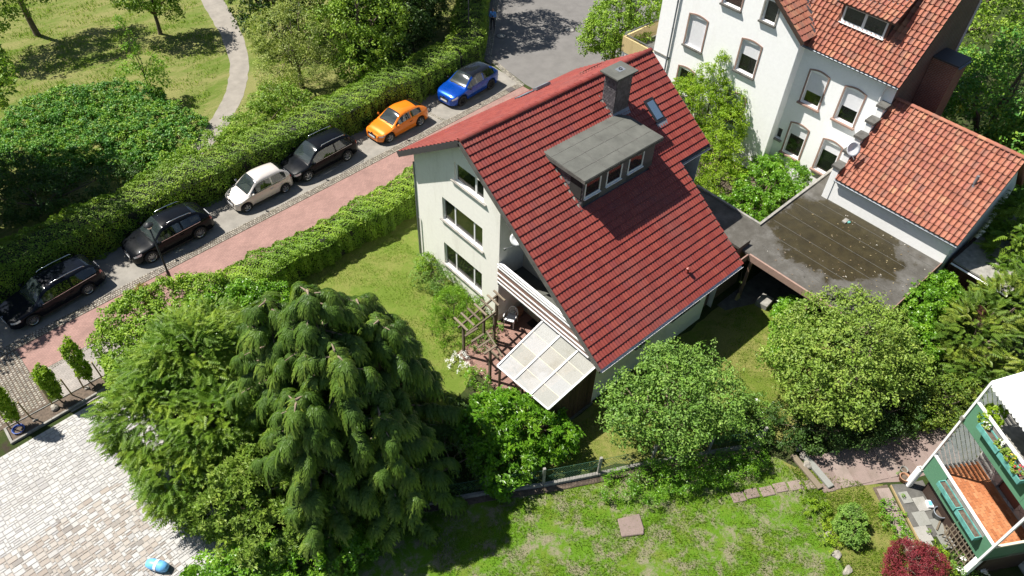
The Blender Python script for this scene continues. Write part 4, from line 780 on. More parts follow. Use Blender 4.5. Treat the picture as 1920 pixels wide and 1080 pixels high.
# downpipes
mb = MB(); mb.tube([(XL_-.09, .7, 0), (XL_-.09, .7, 8.5)], .05, 8); 
for z in (2, 4, 6, 7.6): mb.lathe([(.06, -.03), (.06, .03)], (XL_-.09, .7, z), 8)
mb.build('downpipe', 'zinc', wh); mb = MB(); mb.tube([(XF-.1, -11.75, 7.0), (XF-.1, -11.75, 7.6), (XF-.15, -11.9, 8.05)], .045, 8); mb.build('downpipe', 'white_paint', wh); mb = MB(); mb.box(XL_-.06, .55, 4.1, XL_, 1.82, 4.16); mb.build('wall_band', 'concrete', wh)
# terrace with ochre parapet
tr_ = empty('terrace'); tr_.parent = wh
mb = MB(); mb.box(19.5, 1.86, 0, 26, 4.4, 3.0); mb.build('terrace_base', 'render_white', tr_); mb = MB(); mb.box(19.7, 1.86, 3.0, 26, 4.2, 3.02); mb.build('terrace_floor', 'concrete_dark', tr_)
for a in ((19.45, 1.86, 19.6, 4.45), (19.6, 4.3, 26, 4.45)): mb = MB(); mb.box(a[0], a[1], 2.9, a[2], a[3], 3.9); mb.build('parapet_panel', 'render_yellow', tr_)
mb = MB(); mb.bar((19.52, 1.86, 4.05), (19.52, 4.4, 4.05), .05, .05); mb.bar((19.52, 4.38, 4.05), (26, 4.38, 4.05), .05, .05)
for y in (1.95, 3.1, 4.38): mb.bar((19.52, y, 3.9), (19.52, y, 4.05), .04, .04, up=(1, 0, 0))
mb.build('hand_rail', 'grey_metal', tr_)

# annex with terracotta roof, stepped party wall and white front
an = empty('tiled_annex', (0, 0, 0), 0, 'low white annex with terracotta pantile roof above the flat garage', 'annex')
aex, aez, arx, arz = 16.85, 4.0, 20.4, 7.2; asl = (arz-aez)/(arx-aex); nA = np.array([-asl, 0, 1.0]); nA /= np.linalg.norm(nA)
mb = MB(); mb.box(17.0, -12.25, 0, 17.3, -18.5, 4.1); mb.build('front_wall', 'render_white', an); mb = MB(); mb.add([(17.3, -18.5, 0), (23.5, -18.5, 0), (23.5, -18.5, 4), (arx, -18.5, arz-.15), (17.3, -18.5, 4.15)], [(0, 1, 2, 3, 4)]); mb.build('side_wall', 'render_white', an)
mb = MB(); slab_poly(mb, [(aex, -12.3, aez), (aex, -18.7, aez), (arx, -18.7, arz), (arx, -12.3, arz)], nA, .14); ar_ = mb.build('roof', 'mastic', an)
mb = MB(); slab_poly(mb, [(arx, -12.3, arz), (arx, -18.7, arz), (24, -18.7, arz-3.2), (24, -12.3, arz-3.2)], nA*(-1, 1, 1), .14); mb.build('rear_roof', 'tile_terracotta', an)
la = math.hypot(arx-aex, arz-aez); tiles(ar_, (aex, -12.3, aez), (0, -1, 0), (1, 0, asl), 26, 14, 6.4/26, la/14, 'single', 'tile_terracotta')
for k in range(17):
    y = -12.3-k*6.4/17; mb = MB(); n = 7; V = []
    for yy_, r_ in ((y, .13), (y-6.4/17-.03, .115)):
        for j in range(n): th = math.pi*(.05+.9*j/(n-1)); V.append((arx+r_*math.cos(th), yy_, arz+.03+r_*.8*math.sin(th)))
    mb.add(V, [(j, j+1, n+j+1, n+j) for j in range(n-1)]); mb.build('ridge_tile', 'tile_terracotta', an)
gutter('gutter', (aex-.06, -12.3, aez-.05), (aex-.06, -18.7, aez-.05), .06, 'zinc', an)
for k in range(5):      # stepped parapet
    x0 = 16.97+k*.62; z1 = 4.55+k*.62; mb = MB(); mb.box(x0, -11.95, 2.6, x0+.6, -12.28, z1-.08); mb.build('parapet_step', 'render_white', an); mb = MB(); mb.box(x0-.06, -11.85, z1-.08, x0+.62, -12.36, z1+.06); mb.build('parapet_coping', 'concrete_dark', an, bevel=.01)
mb = MB(); mb.tube([(18.9, -17.6, 5.7), (18.9, -17.6, 6.35)], .07, 10); mb.lathe([(.13, 5.72), (.1, 5.8), (.07, 5.86)], (18.9, -17.6, 0), 10); mb.build('vent_pipe', 'zinc', an)
dish = empty('satellite_dish', (17.6, -12.15, 5.2), 0, 'grey satellite dish on the stepped parapet of the annex', 'satellite dish')
mb = MB(); mb.lathe([(0.0, 0.0), (.12, .012), (.26, .05), (.36, .11), (.355, .125), (.25, .065), (0.0, .02)], (0, 0, 0), 20); d = mb.build('dish', 'grey_metal', dish, smooth=True); d.data.materials[0] = M['white_plastic']; d.rotation_euler = (R(60), 0, R(-35)); d.location = (-.15, -.15, .35)
mb = MB(); mb.tube([(0, 0, 0), (-.1, -.1, .3)], .025, 6); mb.tube([(-.1, -.1, .15), (-.5, -.55, .1)], .018, 6); mb.build('feed_arm', 'grey_metal', dish)

# flat-roofed garage with carport
ga = empty('flat_garage', (0, 0, 0), 0, 'garage and carport with grey bitumen flat roof and brown moss stain', 'garage')
ZG = 2.62
mb = MB(); mb.prism([(10.42, -7.0), (12.5, -7.3), (12.5, -12.2), (10.42, -12.2)], ZG-.14, ZG); mb.build('link_roof', 'bitumen', ga)
mb = MB(); mb.prism([(10.44, -12.202), (12.5, -12.202), (12.5, -11.32), (17.18, -11.2), (17.18, -18.45), (10.44, -18.45)], ZG-.14, ZG+.004); gro = mb.build('garage_roof', 'bitumen', ga)
mb = MB(); mb.prism([(17.18, -11.2), (19.98, -11.14), (19.98, -11.93), (17.18, -11.93)], ZG-.14, ZG+.003); mb.build('rear_strip_roof', 'bitumen', ga)
mb = MB()
for k in range(6): x = 11.4+k*1.0; mb.box(x, -18.35, ZG+.005, x+.02, -11.45 if x > 12.6 else -12.2, ZG+.014)
mb.build('felt_seam', 'concrete_dark', ga)
mb = MB(); mb.obox((10.34, -12.21, ZG-.3), (0, -6.26, 0), (.09, 0, 0), (0, 0, .36)); mb.build('fascia', 'trim_brown', ga)
mb = MB(); mb.box(9.0, -12.13, ZG-.3, 10.33, -12.19, ZG+.04); mb.build('side_fascia', 'balcony_brown', ga); mb = MB(); mb.box(10.44, -18.46, ZG-.34, 17.2, -18.5, ZG+.05); mb.build('side_fascia', 'balcony_brown', ga)
mb = MB(); mb.box(12.5, -11.3, ZG-.2, 12.62, -7.3, ZG+.10); mb.obox((12.62, -11.3, ZG-.2), (7.3, .15, 0), (0, .13, 0), (0, 0, .30)); mb.build('parapet_coping', 'concrete', ga)
mb = MB(); mb.box(12.5, -11.22, 0, 12.6, -7.4, ZG-.2); mb.box(12.6, -11.2, 0, 20, -11.25, ZG-.2); mb.box(17.1, -12.0, 0, 17.18, -18.4, ZG-.15); mb.box(13.4, -18.42, 0, 17.18, -18.36, ZG-.15); mb.box(13.4, -11.3, 0, 13.46, -18.3, ZG-.15); mb.build('garage_wall', 'brick_xz', ga)
for (x, y) in ((10.5, -15.6), (10.42, -12.4), (10.5, -18.2)): mb = MB(); mb.box(x-.06, y-.06, 0, x+.06, y+.06, ZG-.15); mb.build('post', 'balcony_brown', ga)
mb = MB(); mb.lathe([(.1, .0), (.09, .05), (.0, .06)], (16.2, -14.0, ZG), 12); mb.build('roof_drain', 'teal_paint', ga)
mb = MB(); mb.box(15.95, -13.95, ZG+.01, 16.3, -13.75, ZG+.08); mb.build('loose_brick', 'concrete', ga)
n = 170; lp = np.c_[rng.uniform(10.6, 16.9, n), rng.uniform(-18.2, -12.3, n), np.full(n, ZG+.02)]
scatter('leaf_litter', *TL['leaf'], lp, sphere_dirs(n)*np.array([1, 1, .1]), np.tile([0, 0, 1.0], (n, 1)), rng.uniform(.03, .13, n), rng.random(n), 'litter', ga, 'stuff')
# lean-to with pale roof and brown boards
lt = empty('lean_to_shed', (0, 0, 0), 0, 'brown boarded shed with pale flat roof beside the annex', 'shed')
mb = MB(); mb.prism([(17.65, -18.75), (17.5, -21.5), (20.5, -21.7), (24, -18.9)], 2.55, 2.65); mb.build('shed_roof', 'concrete', lt)
for k in range(17): mb = MB(); y = -18.62-k*.165; mb.box(17.9, y, 0, 17.93, y-.155, 2.53); mb.build('board', 'boards_brown', lt)
mb = MB(); mb.box(17.93, -21.4, 0, 20.3, -18.6, 2.5); mb.build('shed_core', 'wood_dark', lt); gutter('gutter', (17.5, -18.75, 2.55), (17.38, -21.5, 2.55), .06, 'white_paint', lt)

# ------------------------------------------------------------------ garden structures
cn = empty('glazed_canopy', (0, 0, 0), 0, 'white framed lean-to canopy with translucent panels over the patio', 'canopy')
A_, B_, C_, D_ = np.array([0.05, -8.92, 2.62]), np.array([-2.9, -9.27, 2.2]), np.array([-2.78, -12.2, 2.2]), np.array([0.02, -12.13, 2.62])
lerp2 = lambda u, v_: (A_*(1-u)+B_*u)*(1-v_)+(D_*(1-u)+C_*u)*v_
nC = np.cross(B_-A_, D_-A_); nC /= np.linalg.norm(nC); nC = nC if nC[2] > 0 else -nC
for i in range(4):
    for j in range(3):
        mb = MB(); slab_poly(mb, [lerp2(i/4, j/3), lerp2((i+1)/4, j/3), lerp2((i+1)/4, (j+1)/3), lerp2(i/4, (j+1)/3)], nC, .012); mb.build('panel', 'polycarbonate', cn)
for j in range(4): mb = MB(); mb.bar(lerp2(0, j/3)+nC*.02, lerp2(1, j/3)+nC*.02, .075, .06); mb.build('rafter', 'white_paint', cn)
for i in range(5): mb = MB(); mb.bar(lerp2(i/4, 0)+nC*.012, lerp2(i/4, 1)+nC*.012, .022 if 0 < i < 4 else .06, .02 if 0 < i < 4 else .035); mb.build('glazing_bar', 'white_paint' if i in (0, 4) else 'cream_paint', cn)
for p in (B_+(.1, -.05, 0), C_+(.1, .08, 0), lerp2(1, .5)): mb = MB(); mb.box(p[0]-.04, p[1]-.04, 0, p[0]+.04, p[1]+.04, p[2]-.03); mb.build('post', 'wood_dark', cn)
for k in range(18):
    x = -2.7+k*.15; mb = MB(); mb.box(x, -12.17, .1, x+.135, -12.14, 2.15+.4*(x+2.8)/2.8); mb.build('side_board', 'wood_dark', cn)
mb = MB(); mb.box(-2.8, -12.24, 0, .05, -12.12, .14); mb.build('sill_beam', 'concrete_dark', cn)
# rose pergola
pg = empty('timber_pergola', (0, 0, 0), 0, 'weathered timber pergola with short cross pieces at the patio edge', 'pergola')
pp_ = [(-0.18, -6.1), (-1.15, -6.35), (-1.0, -6.9), (-2.5, -6.55), (-2.5, -8.36)]
for (x, y) in pp_: mb = MB(); mb.box(x-.05, y-.05, 0, x+.05, y+.05, 2.05); mb.build('post', 'wood_grey', pg)
for a, b_ in (((-.05, -6.1, 2.07), (-2.75, -6.5, 2.07)), ((-.9, -6.85, 2.07), (-2.7, -7.0, 2.07)), ((-2.5, -8.0, 2.07), (-2.5, -8.9, 2.07)), ((-1.9, -7.4, 2.0), (-2.3, -8.9, 2.0))): mb = MB(); mb.bar(a, b_, .06, .1); mb.build('beam', 'wood_grey', pg)
for k in range(7): x = -.15-k*.4; mb = MB(); mb.bar((x, -5.85-.15*k/7, 2.15), (x-.03, -6.65-.05*k, 2.15), .09, .05); mb.build('cross_piece', 'wood_grey', pg)
for k in range(4): y = -7.1-k*.42; mb = MB(); mb.bar((-2.15, y, 2.13), (-2.85, y, 2.13), .09, .05); mb.build('cross_piece', 'wood_grey', pg)
# plastic garden chair
chn = empty('plastic_chair', (0.38, -6.5, 0.02), R(205), 'white plastic garden chair on the patio beside the gable wall', 'chair')
mb = MB(); V = []
for i in range(7):
    for j in range(7):
        u, v_ = i/6-.5, j/6-.5; V.append((u*.46, v_*(.48-.04*(u < 0)), .42-.03*math.cos(u*2.6)*math.cos(v_*2.6)))
mb.add(V, [(i*7+j, (i+1)*7+j, (i+1)*7+j+1, i*7+j+1) for i in range(6) for j in range(6)]); mb.build('seat', 'white_plastic', chn, smooth=True)
for sx in (-1, 1):
    for (x, dx) in ((.2, .06), (-.2, -.08)): mb = MB(); mb.tube([(x+dx, sx*.25, 0), (x, sx*.22, .42)], [.022, .035], 6); mb.build('leg', 'white_plastic', chn)
    mb = MB(); mb.tube([(.23, sx*.26, .40), (.24, sx*.28, .62), (.1, sx*.29, .67), (-.2, sx*.27, .66)], .025, 6); mb.build('armrest', 'white_plastic', chn)
mb = MB(); arc = [(-.22-.1*(.5+.5*math.sin(a)), .24*math.cos(a), .46+.46*max(0, math.sin(a))**.7) for a in np.linspace(0, math.pi, 12)]; mb.tube(arc, .025, 6)
for y in (-.15, -.09, -.03, .03, .09, .15): mb.tube([(-.22, y*.9, .43), (-.30, y, .66), (-.33, y, .88-.9*y*y*3)], .014, 5)
mb.build('backrest', 'white_plastic', chn)
tag(MB().box(1.0, -7.75, .02, 1.42, -6.95, .035).build('doormat', 'doormat'), 'dark doormat on the patio before the glazed door', 'doormat')
tag(MB().lathe([(.0, .02), (.16, .02), (.22, .35), (.2, .35), (.17, .3), (0, .3)], (1.1, -6.3, 0), 14).build('plant_pot', 'terracotta_pot', smooth=True), 'round dark pot behind the white plastic chair', 'pot')
br_ = empty('broom', (10.1, -12.47, 0), 0, 'straw broom leaning by the carport wall', 'broom'); mb = MB(); mb.tube([(0, 0, .35), (.1, .25, 1.6)], .014, 6); mb.build('handle', 'wood_grey', br_); mb = MB(); mb.add([(-.06, -.02, .38), (.06, -.02, .38), (.06, .03, .38), (-.06, .03, .38), (-.17, -.1, 0), (.17, -.1, 0), (.17, .02, 0), (-.17, .02, 0)], [(0, 1, 2, 3), (0, 4, 5, 1), (1, 5, 6, 2), (2, 6, 7, 3), (3, 7, 4, 0)]); mb.build('bristles', 'straw', br_)
tag(MB().obox((10.5, -13.9, 0.0), (.75, .1, 0), (-.1, .6, 0), (0, 0, .3)).build('concrete_block', 'concrete', bevel=.02), 'pale concrete block in front of the carport', 'block')
# wire fence with concrete posts on a low kerb
fn = empty('wire_fence', (0, 0, 0), 0, 'green wire mesh fence with concrete posts on a low kerb', 'fence')
fp = [(-10.3, -10.1), (-8.23, -11.31), (-6.21, -12.45), (-4.27, -13.66), (-2.26, -14.76), (-.21, -15.81), (1.91, -17.03), (3.9, -18.2)]
for i, (x, y) in enumerate(fp): mb = MB(); mb.obox((x-.06, y-.03, 0), (.1, -.055, 0), (.05, .09, 0), (.01*(i % 3-1), .02, 1.25)); mb.build('post', 'concrete', fn, bevel=.01)
simple('wire_green', (.03, .09, .055), .5)
for i in range(len(fp)-1):
    a, b_ = np.array([*fp[i], 0]), np.array([*fp[i+1], 0]); d = b_-a; L_ = np.linalg.norm(d); mb = MB(); n = int(L_/.12)
    for k in range(n+1): p = a+d*k/n; q = a+d*min(n, k+5)/n; mb.bar(p+(0, 0, .2), q+(0, 0, 1.1), .006, .006); q = a+d*max(0, k-5)/n; mb.bar(p+(0, 0, .2), q+(0, 0, 1.1), .006, .006)
    mb.bar(a+(0, 0, 1.1), b_+(0, 0, 1.1), .01, .01); mb.bar(a+(0, 0, .65), b_+(0, 0, .65), .008, .008); mb.build('wire_mesh', 'wire_green', fn, kind='stuff')
    mb = MB(); sd = np.array([d[1], -d[0], 0])/L_; mb.obox(a-sd*.02, d*.995, sd*.14, (0, 0, .2)); mb.build('kerb', 'concrete', fn, bevel=.015)
    mb = MB(); mb.obox(a+sd*.12, d*.99, sd*.25, (0, 0, .05)); mb.build('footing', 'soil', fn)
tag(MB().prism([(-3.1, -16.61), (-2.29, -17.02), (-2.62, -17.55), (-2.8, -17.7), (-3.52, -17.22)], 0.0, .09).build('stone_slab', 'stone_pink', bevel=.03), 'square pink stone slab lying in the garden lawn', 'slab')

# ------------------------------------------------------------------ cars
def interp(keys, x):
    xs = [k[0] for k in keys]; ys = [k[1] for k in keys]
    n = len(xs); m = np.zeros(n); h = np.diff(xs); dl = np.diff(ys)/h          # monotone cubic
    for i in range(1, n-1):
        if dl[i-1]*dl[i] > 0: w1, w2 = 2*h[i]+h[i-1], h[i]+2*h[i-1]; m[i] = (w1+w2)/(w1/dl[i-1]+w2/dl[i])
    m[0], m[-1] = dl[0], dl[-1]; x = np.clip(x, xs[0], xs[-1]); i = np.clip(np.searchsorted(xs, x)-1, 0, n-2)
    t_ = (x-np.array(xs)[i])/h[i]; y0, y1 = np.array(ys)[i], np.array(ys)[i+1]
    return (2*t_**3-3*t_**2+1)*y0+(t_**3-2*t_**2+t_)*h[i]*m[i]+(-2*t_**3+3*t_**2)*y1+(t_**3-t_**2)*h[i]*m[i+1]
def car(name, label, front, rear, L, W, H, paint, roofmat=None, hood=0.80, cowl=.25, header=.40, rroof=.80, rbase=.95, rbz=.98, belt=.90, nb=2, rails=False, rim='alloy', spokes=5, rub=None, wheel_r=.31, tail_z=.62, group='cars parked along the hedge'):
    f_, r_ = np.array(front), np.array(rear); ax = (f_-r_)/np.linalg.norm(f_-r_); wb = np.linalg.norm(f_-r_); left = np.array([-ax[1], ax[0]]); ctr = (f_+r_)/2-left*(W/2-0.10)
    if np.dot(ctr-(f_+r_)/2, (0, 1)) < 0: ctr = (f_+r_)/2+left*(W/2-0.10)
    e = empty(name, (ctr[0], ctr[1], 0.012), math.atan2(ax[1], ax[0]), label, 'car', group)
    hw = W/2; xw_f = 0.5-wb/2/L-0.015; xw_r = 0.5+wb/2/L-0.015
    zc = [(0, .50), (.012, .66), (.05, hood-.10), (.12, hood), (cowl, hood+.10), (header, H-.06), (header+.10, H), (rroof-.12, H-.03), (rroof, H-.10), (rbase, rbz), (.985, rbz-.18), (1, .50)]
    zb = [(0, .48), (.012, .62), (.05, hood-.16), (.12, hood-.07), (cowl, hood+.02), (.5, belt), (rbase-.05, belt+.05), (rbase, min(rbz-.02, belt+.06)), (.985, rbz-.2), (1, .52)]
    wbk = [(0, .56), (.02, .74), (.06, .88), (.14, .965), (.3, 1.0), (.7, 1.0), (.86, .965), (.95, .88), (1, .70)]
    wtf = [(0, .60), (.06, .78), (cowl, .84), (header, .70), (.6, .69), (rroof, .62), (rbase, .74), (1, .72)]
    keyx = [0, .012, .03, .06, .09, cowl, cowl+.05, header, header+.02, rroof, rbase, .955, .985, 1.0, xw_f, xw_r, rroof-.14]; xB = (header+rroof-.02)/2+.01; keyx += [xB-.012, xB+.012, rroof-.02, rroof+.05]
    xs = np.array(sorted(set(np.round(np.concatenate([np.linspace(0, 1, 61), keyx]), 4)))); ns = len(xs)
    Zc, Zb, Wb, Wt = (interp(k, xs) for k in (zc, zb, wbk, wtf)); zs0 = .20
    Zt = np.where((xs > cowl) & (xs < rbase), Zb+(Zc-Zb)*.86-.03*np.sin(np.clip((xs-cowl)/(rbase-cowl), 0, 1)*math.pi), Zb+(Zc-Zb)*.45); Zt = np.maximum(Zt, Zb+.004)
    rows = []
    ra = wheel_r+.065
    for i in range(ns):
        x = (0.5-xs[i])*L; zs = zs0
        for xw in (xw_f, xw_r):
            dx = abs(xs[i]-xw)*L
            if dx < ra: zs = max(zs, wheel_r+math.sqrt(ra*ra-dx*dx))
        zs = min(zs, Zb[i]-.06); wb_ = hw*Wb[i]; wt_ = hw*Wt[i]; zbz, zt, z_c = Zb[i], Zt[i], Zc[i]; hh = zbz-zs
        half = [(wb_*.955, zs), (wb_*.995, zs+hh*.22), (wb_, zs+hh*.5), (wb_*.985, zs+hh*.78), (wb_*.955, zbz)]
        for q in (.09, .86, 1.0): half.append((wb_*.955+(wt_-wb_*.955)*q+.012*math.sin(q*math.pi), zbz+(zt-zbz)*q))
        half += [(wt_*.88, zt+(z_c-zt)*.50), (wt_*.5, zt+(z_c-zt)*.88), (0, z_c)]
        rows.append([(x, -y, z) for y, z in half]+[(x, y, z) for y, z in half[::-1][1:]])
    nr = len(rows[0]); V = np.array(rows); C2 = nr//2     # indices: 0..10 right side, 10 centre, ..20 left
    def reg(i, j):
        xm = (xs[i]+xs[i+1])/2; jj = j if j < C2 else nr-2-j
        if jj >= 8 and cowl+.012 < xm < header: return 'windscreen'
        if jj >= 8 and rroof < xm < rbase-.02: return 'rear_window'
        if jj == 5 and cowl+.05 < xm < xB-.012: return 'side_window_f'
        if jj == 5 and xB+.012 < xm < rroof+.045: return 'side_window_r'
        if roofmat and jj >= 6 and header <= xm <= rroof: return 'roof'
        return 'body'
    groups = {}
    for i in range(ns-1):
        for j in range(nr-1):
            rg = reg(i, j); sd = 0 if j < C2 else 1; key = (rg, sd) if rg.startswith('side') else (rg, 0); groups.setdefault(key, []).append((i, j))
    def sub(name_, cells, mat, off=0.0, smooth=True, extra=None):
        mb = MB(); idx = {}
        def vid(i, j):
            if (i, j) not in idx: idx[(i, j)] = len(mb.V); mb.V.append(tuple(V[i, j]))
            return idx[(i, j)]
        for i, j in cells: mb.F.append((vid(i, j), vid(i, j+1), vid(i+1, j+1), vid(i+1, j))); mb.T.append(.5)
        if extra: mb.add(*extra)
        if off:
            cen = V.reshape(-1, 3).mean(0); nv = {}
            for fc in mb.F:
                p = [np.array(mb.V[k]) for k in fc]; n_ = np.cross(p[2]-p[0], p[3]-p[1]); n_ = n_/(np.linalg.norm(n_)+1e-9); 
                if np.dot(n_, sum(p)/4-cen) < 0: n_ = -n_
                for k in fc: nv[k] = nv.get(k, 0)+n_
            mb.V = [tuple(np.array(v)+off*nv[k]/(np.linalg.norm(nv[k])+1e-9)) for k, v in enumerate(mb.V)]
        return mb.build(name_, mat, e, smooth=smooth)
    caps = ([tuple(p) for p in V[0]]+[tuple(p) for p in V[-1]], [tuple(range(nr-1, -1, -1)), tuple(range(nr, 2*nr))])
    sub('body', groups[('body', 0)], paint, extra=caps)
    mb = MB(); mb.box(-L/2+.25, -hw*.8, .16, L/2-.25, hw*.8, .42); mb.build('underbody', 'black_plastic', e)
    sub('windscreen', groups[('windscreen', 0)], 'car_screen'); sub('rear_window', groups[('rear_window', 0)], 'car_glass')
    for k, g_ in groups.items():
        if k[0].startswith('side'): sub('side_window', g_, 'car_glass')
    if roofmat: sub('roof', groups[('roof', 0)], roofmat)
    cells = lambda x0, x1, js: [(i, j) for i in range(ns-1) if x0 <= (xs[i]+xs[i+1])/2 <= x1 for j in js]
    for js in ((3,), (nr-2-3,)):
        sub('headlight', cells(.02, .105, js), 'lamp_clear', .008); sub('taillight', cells(.955, .992, js) + cells(.955, .992, [j+(1 if j < C2 else -1) for j in js]), 'lamp_red', .008)
    mb = MB(); zz = .5; mb.box(L/2-.012, -.34, .42, L/2+.012, .34, .60); mb.build('grille', 'black_plastic', e); mb = MB(); mb.box(L/2+.01, -.26, .36, L/2+.022, .26, .47); mb.build('number_plate', 'plate', e); mb = MB(); mb.box(-L/2-.02, -.26, tail_z, -L/2-.006, .26, tail_z+.11); mb.build('number_plate', 'plate', e)
    mb = MB(); mb.lathe([(0, 0), (.055, 0), (.055, .012), (0, .014)], (0, 0, 0), 12); o = mb.build('badge', 'chrome', e); o.location = (L/2-.02, 0, .64); o.rotation_euler = (0, R(70), 0)
    for sgn in (-1, 1):
        mb = MB(); xm = (0.5-cowl-.07)*L; mb.lathe([(0, -.09), (.05, -.075), (.075, -.02), (.075, .03), (.05, .075), (0, .09)], (xm, sgn*(hw+.09), belt+.06), 10); mb.bar((xm, sgn*(hw-.06), belt-.01), (xm, sgn*(hw+.06), belt+.03), .05, .03); mb.build('wing_mirror', paint if not roofmat else roofmat, e, smooth=True)
        for xd_ in ([xB-.03, rroof-.07] if nb == 2 else [xB-.02]): mb = MB(); xx = (0.5-xd_)*L; mb.box(xx-.09, sgn*(hw*.985), belt-.17, xx+.09, sgn*(hw*.985+.035), belt-.135); mb.build('door_handle', paint if rub is None else 'black_plastic', e, bevel=.008)
        if rails: mb = MB(); x0_, x1_ = (0.5-header-.04)*L, (0.5-rroof+.02)*L; yr = hw*.66; mb.tube([(x0_, sgn*yr, H-.05), (x0_-.12, sgn*yr, H+.035), ((x0_+x1_)/2, sgn*yr, H+.05), (x1_+.12, sgn*yr, H+.01), (x1_, sgn*yr, H-.06)], .022, 6); mb.build('roof_rail', 'chrome', e, smooth=True)
        mb = MB(); mb.box((0.5-xw_f)*L-ra-.02, sgn*hw*.965, .22, (0.5-xw_r)*L+ra+.02, sgn*(hw*.985), .30); mb.build('sill_trim', 'black_plastic' if rub != 0 else paint, e)
        if rails or nb == 2: mb = MB(); mb.bar(((0.5-cowl-.08)*L, sgn*hw*.965, belt-.01), ((0.5-rroof-.03)*L, sgn*hw*.965, belt+.055), .012, .02); mb.build('window_trim', 'chrome' if rails else 'black_plastic', e)
        for xw in (xw_f, xw_r):
            mb = MB(); R_ = wheel_r; mb.lathe([(R_*.66, -.10), (R_*.93, -.10), (R_, -.06), (R_, .06), (R_*.93, .10), (R_*.66, .10)], (0, 0, 0), 22, axis='y'); wl = mb.build('wheel', 'rubber', e, smooth=True); wl.location = ((0.5-xw)*L, sgn*(hw-.11), R_)
            mb = MB(); mb.lathe([(R_*.69, -.085), (R_*.66, -.10), (R_*.60, -.085), (R_*.6, .05)], (0, 0, 0), 22, axis='y'); mb.lathe([(0, -.075), (R_*.13, -.075), (R_*.15, -.05)], (0, 0, 0), 12, axis='y')
            for k in range(spokes):
                a = 2*math.pi*k/spokes+.3; dr_ = np.array([math.cos(a), 0, math.sin(a)]); mb.bar(dr_*R_*.1+(0, .07, 0), dr_*R_*.66+(0, .075, 0), .055 if spokes <= 6 else .035, .03, up=(0, 1, 0))
            rm_ = mb.build('rim', rim, wl)
            if sgn < 0: rm_.rotation_euler = (0, 0, math.pi)
            mb = MB(); mb.lathe([(0, .0), (R_*.62, .0)], (0, 0, 0), 18, axis='y'); mb.build('brake_disc', 'black_plastic', wl)
    mb = MB()
    for (x, y) in ((.05, .36), (.05, -.36), (-.75, .36), (-.75, -.36)): mb.box(x-.25, y-.24, .4, x+.2, y+.24, .62); mb.box(x-.32, y-.22, .5, x-.18, y+.22, 1.12)
    mb.box((.5-cowl)*L-.55, -hw*.8, .6, (.5-cowl)*L-.2, hw*.8, .88); mb.build('interior', 'seat_fabric', e)
    mb = MB(); x0_ = (.5-cowl-.012)*L; mb.bar((x0_+.01, -.5, hood+.125), (x0_-.10, .05, hood+.17), .02, .015); mb.bar((x0_+.01, .1, hood+.125), (x0_-.10, .55, hood+.16), .02, .015); mb.build('wiper', 'black_plastic', e)
    return e
car('parked_car', 'black estate car with silver roof rails, nearest the saplings', (-16.34, 7.60), (-13.72, 7.97), 4.56, 1.80, 1.48, 'paint_navy', hood=.78, cowl=.25, header=.44, rroof=.88, rbase=.972, rbz=.96, belt=.86, rails=True, spokes=10)
car('parked_car', 'black sport utility car behind the lamp post with pale roof reflection', (-10.50, 8.15), (-7.89, 8.31), 4.39, 1.83, 1.59, 'paint_black', hood=.88, cowl=.25, header=.43, rroof=.80, rbase=.955, rbz=1.02, belt=.95, rails=True, spokes=10, wheel_r=.34)
car('parked_car', 'small beige hatchback with a white looking roof', (-5.05, 8.67), (-2.66, 8.83), 3.55, 1.60, 1.50, 'paint_beige', hood=.80, cowl=.21, header=.42, rroof=.84, rbase=.965, rbz=.96, belt=.88, spokes=5, wheel_r=.275)
car('parked_car', 'black compact van with bright roof rails behind the beige hatchback', (-1.14, 8.93), (1.60, 9.15), 4.52, 1.84, 1.60, 'paint_black', hood=.84, cowl=.22, header=.42, rroof=.85, rbase=.965, rbz=1.0, belt=.93, rails=True, spokes=6, wheel_r=.335)
car('parked_car', 'orange three-door hatchback parked beside the hedge', (4.55, 9.08), (7.02, 9.33), 4.03, 1.69, 1.42, 'paint_orange', hood=.76, cowl=.265, header=.46, rroof=.78, rbase=.955, rbz=.96, belt=.86, nb=1, spokes=5, rub=0, wheel_r=.315)
car('parked_car', 'metallic blue car with a black roof, last in the row', (10.45, 9.44), (13.15, 9.80), 4.51, 1.83, 1.60, 'paint_blue', 'paint_roof_black', hood=.90, cowl=.25, header=.44, rroof=.82, rbase=.96, rbz=1.03, belt=.95, rim='dark_metal', spokes=5, wheel_r=.35)

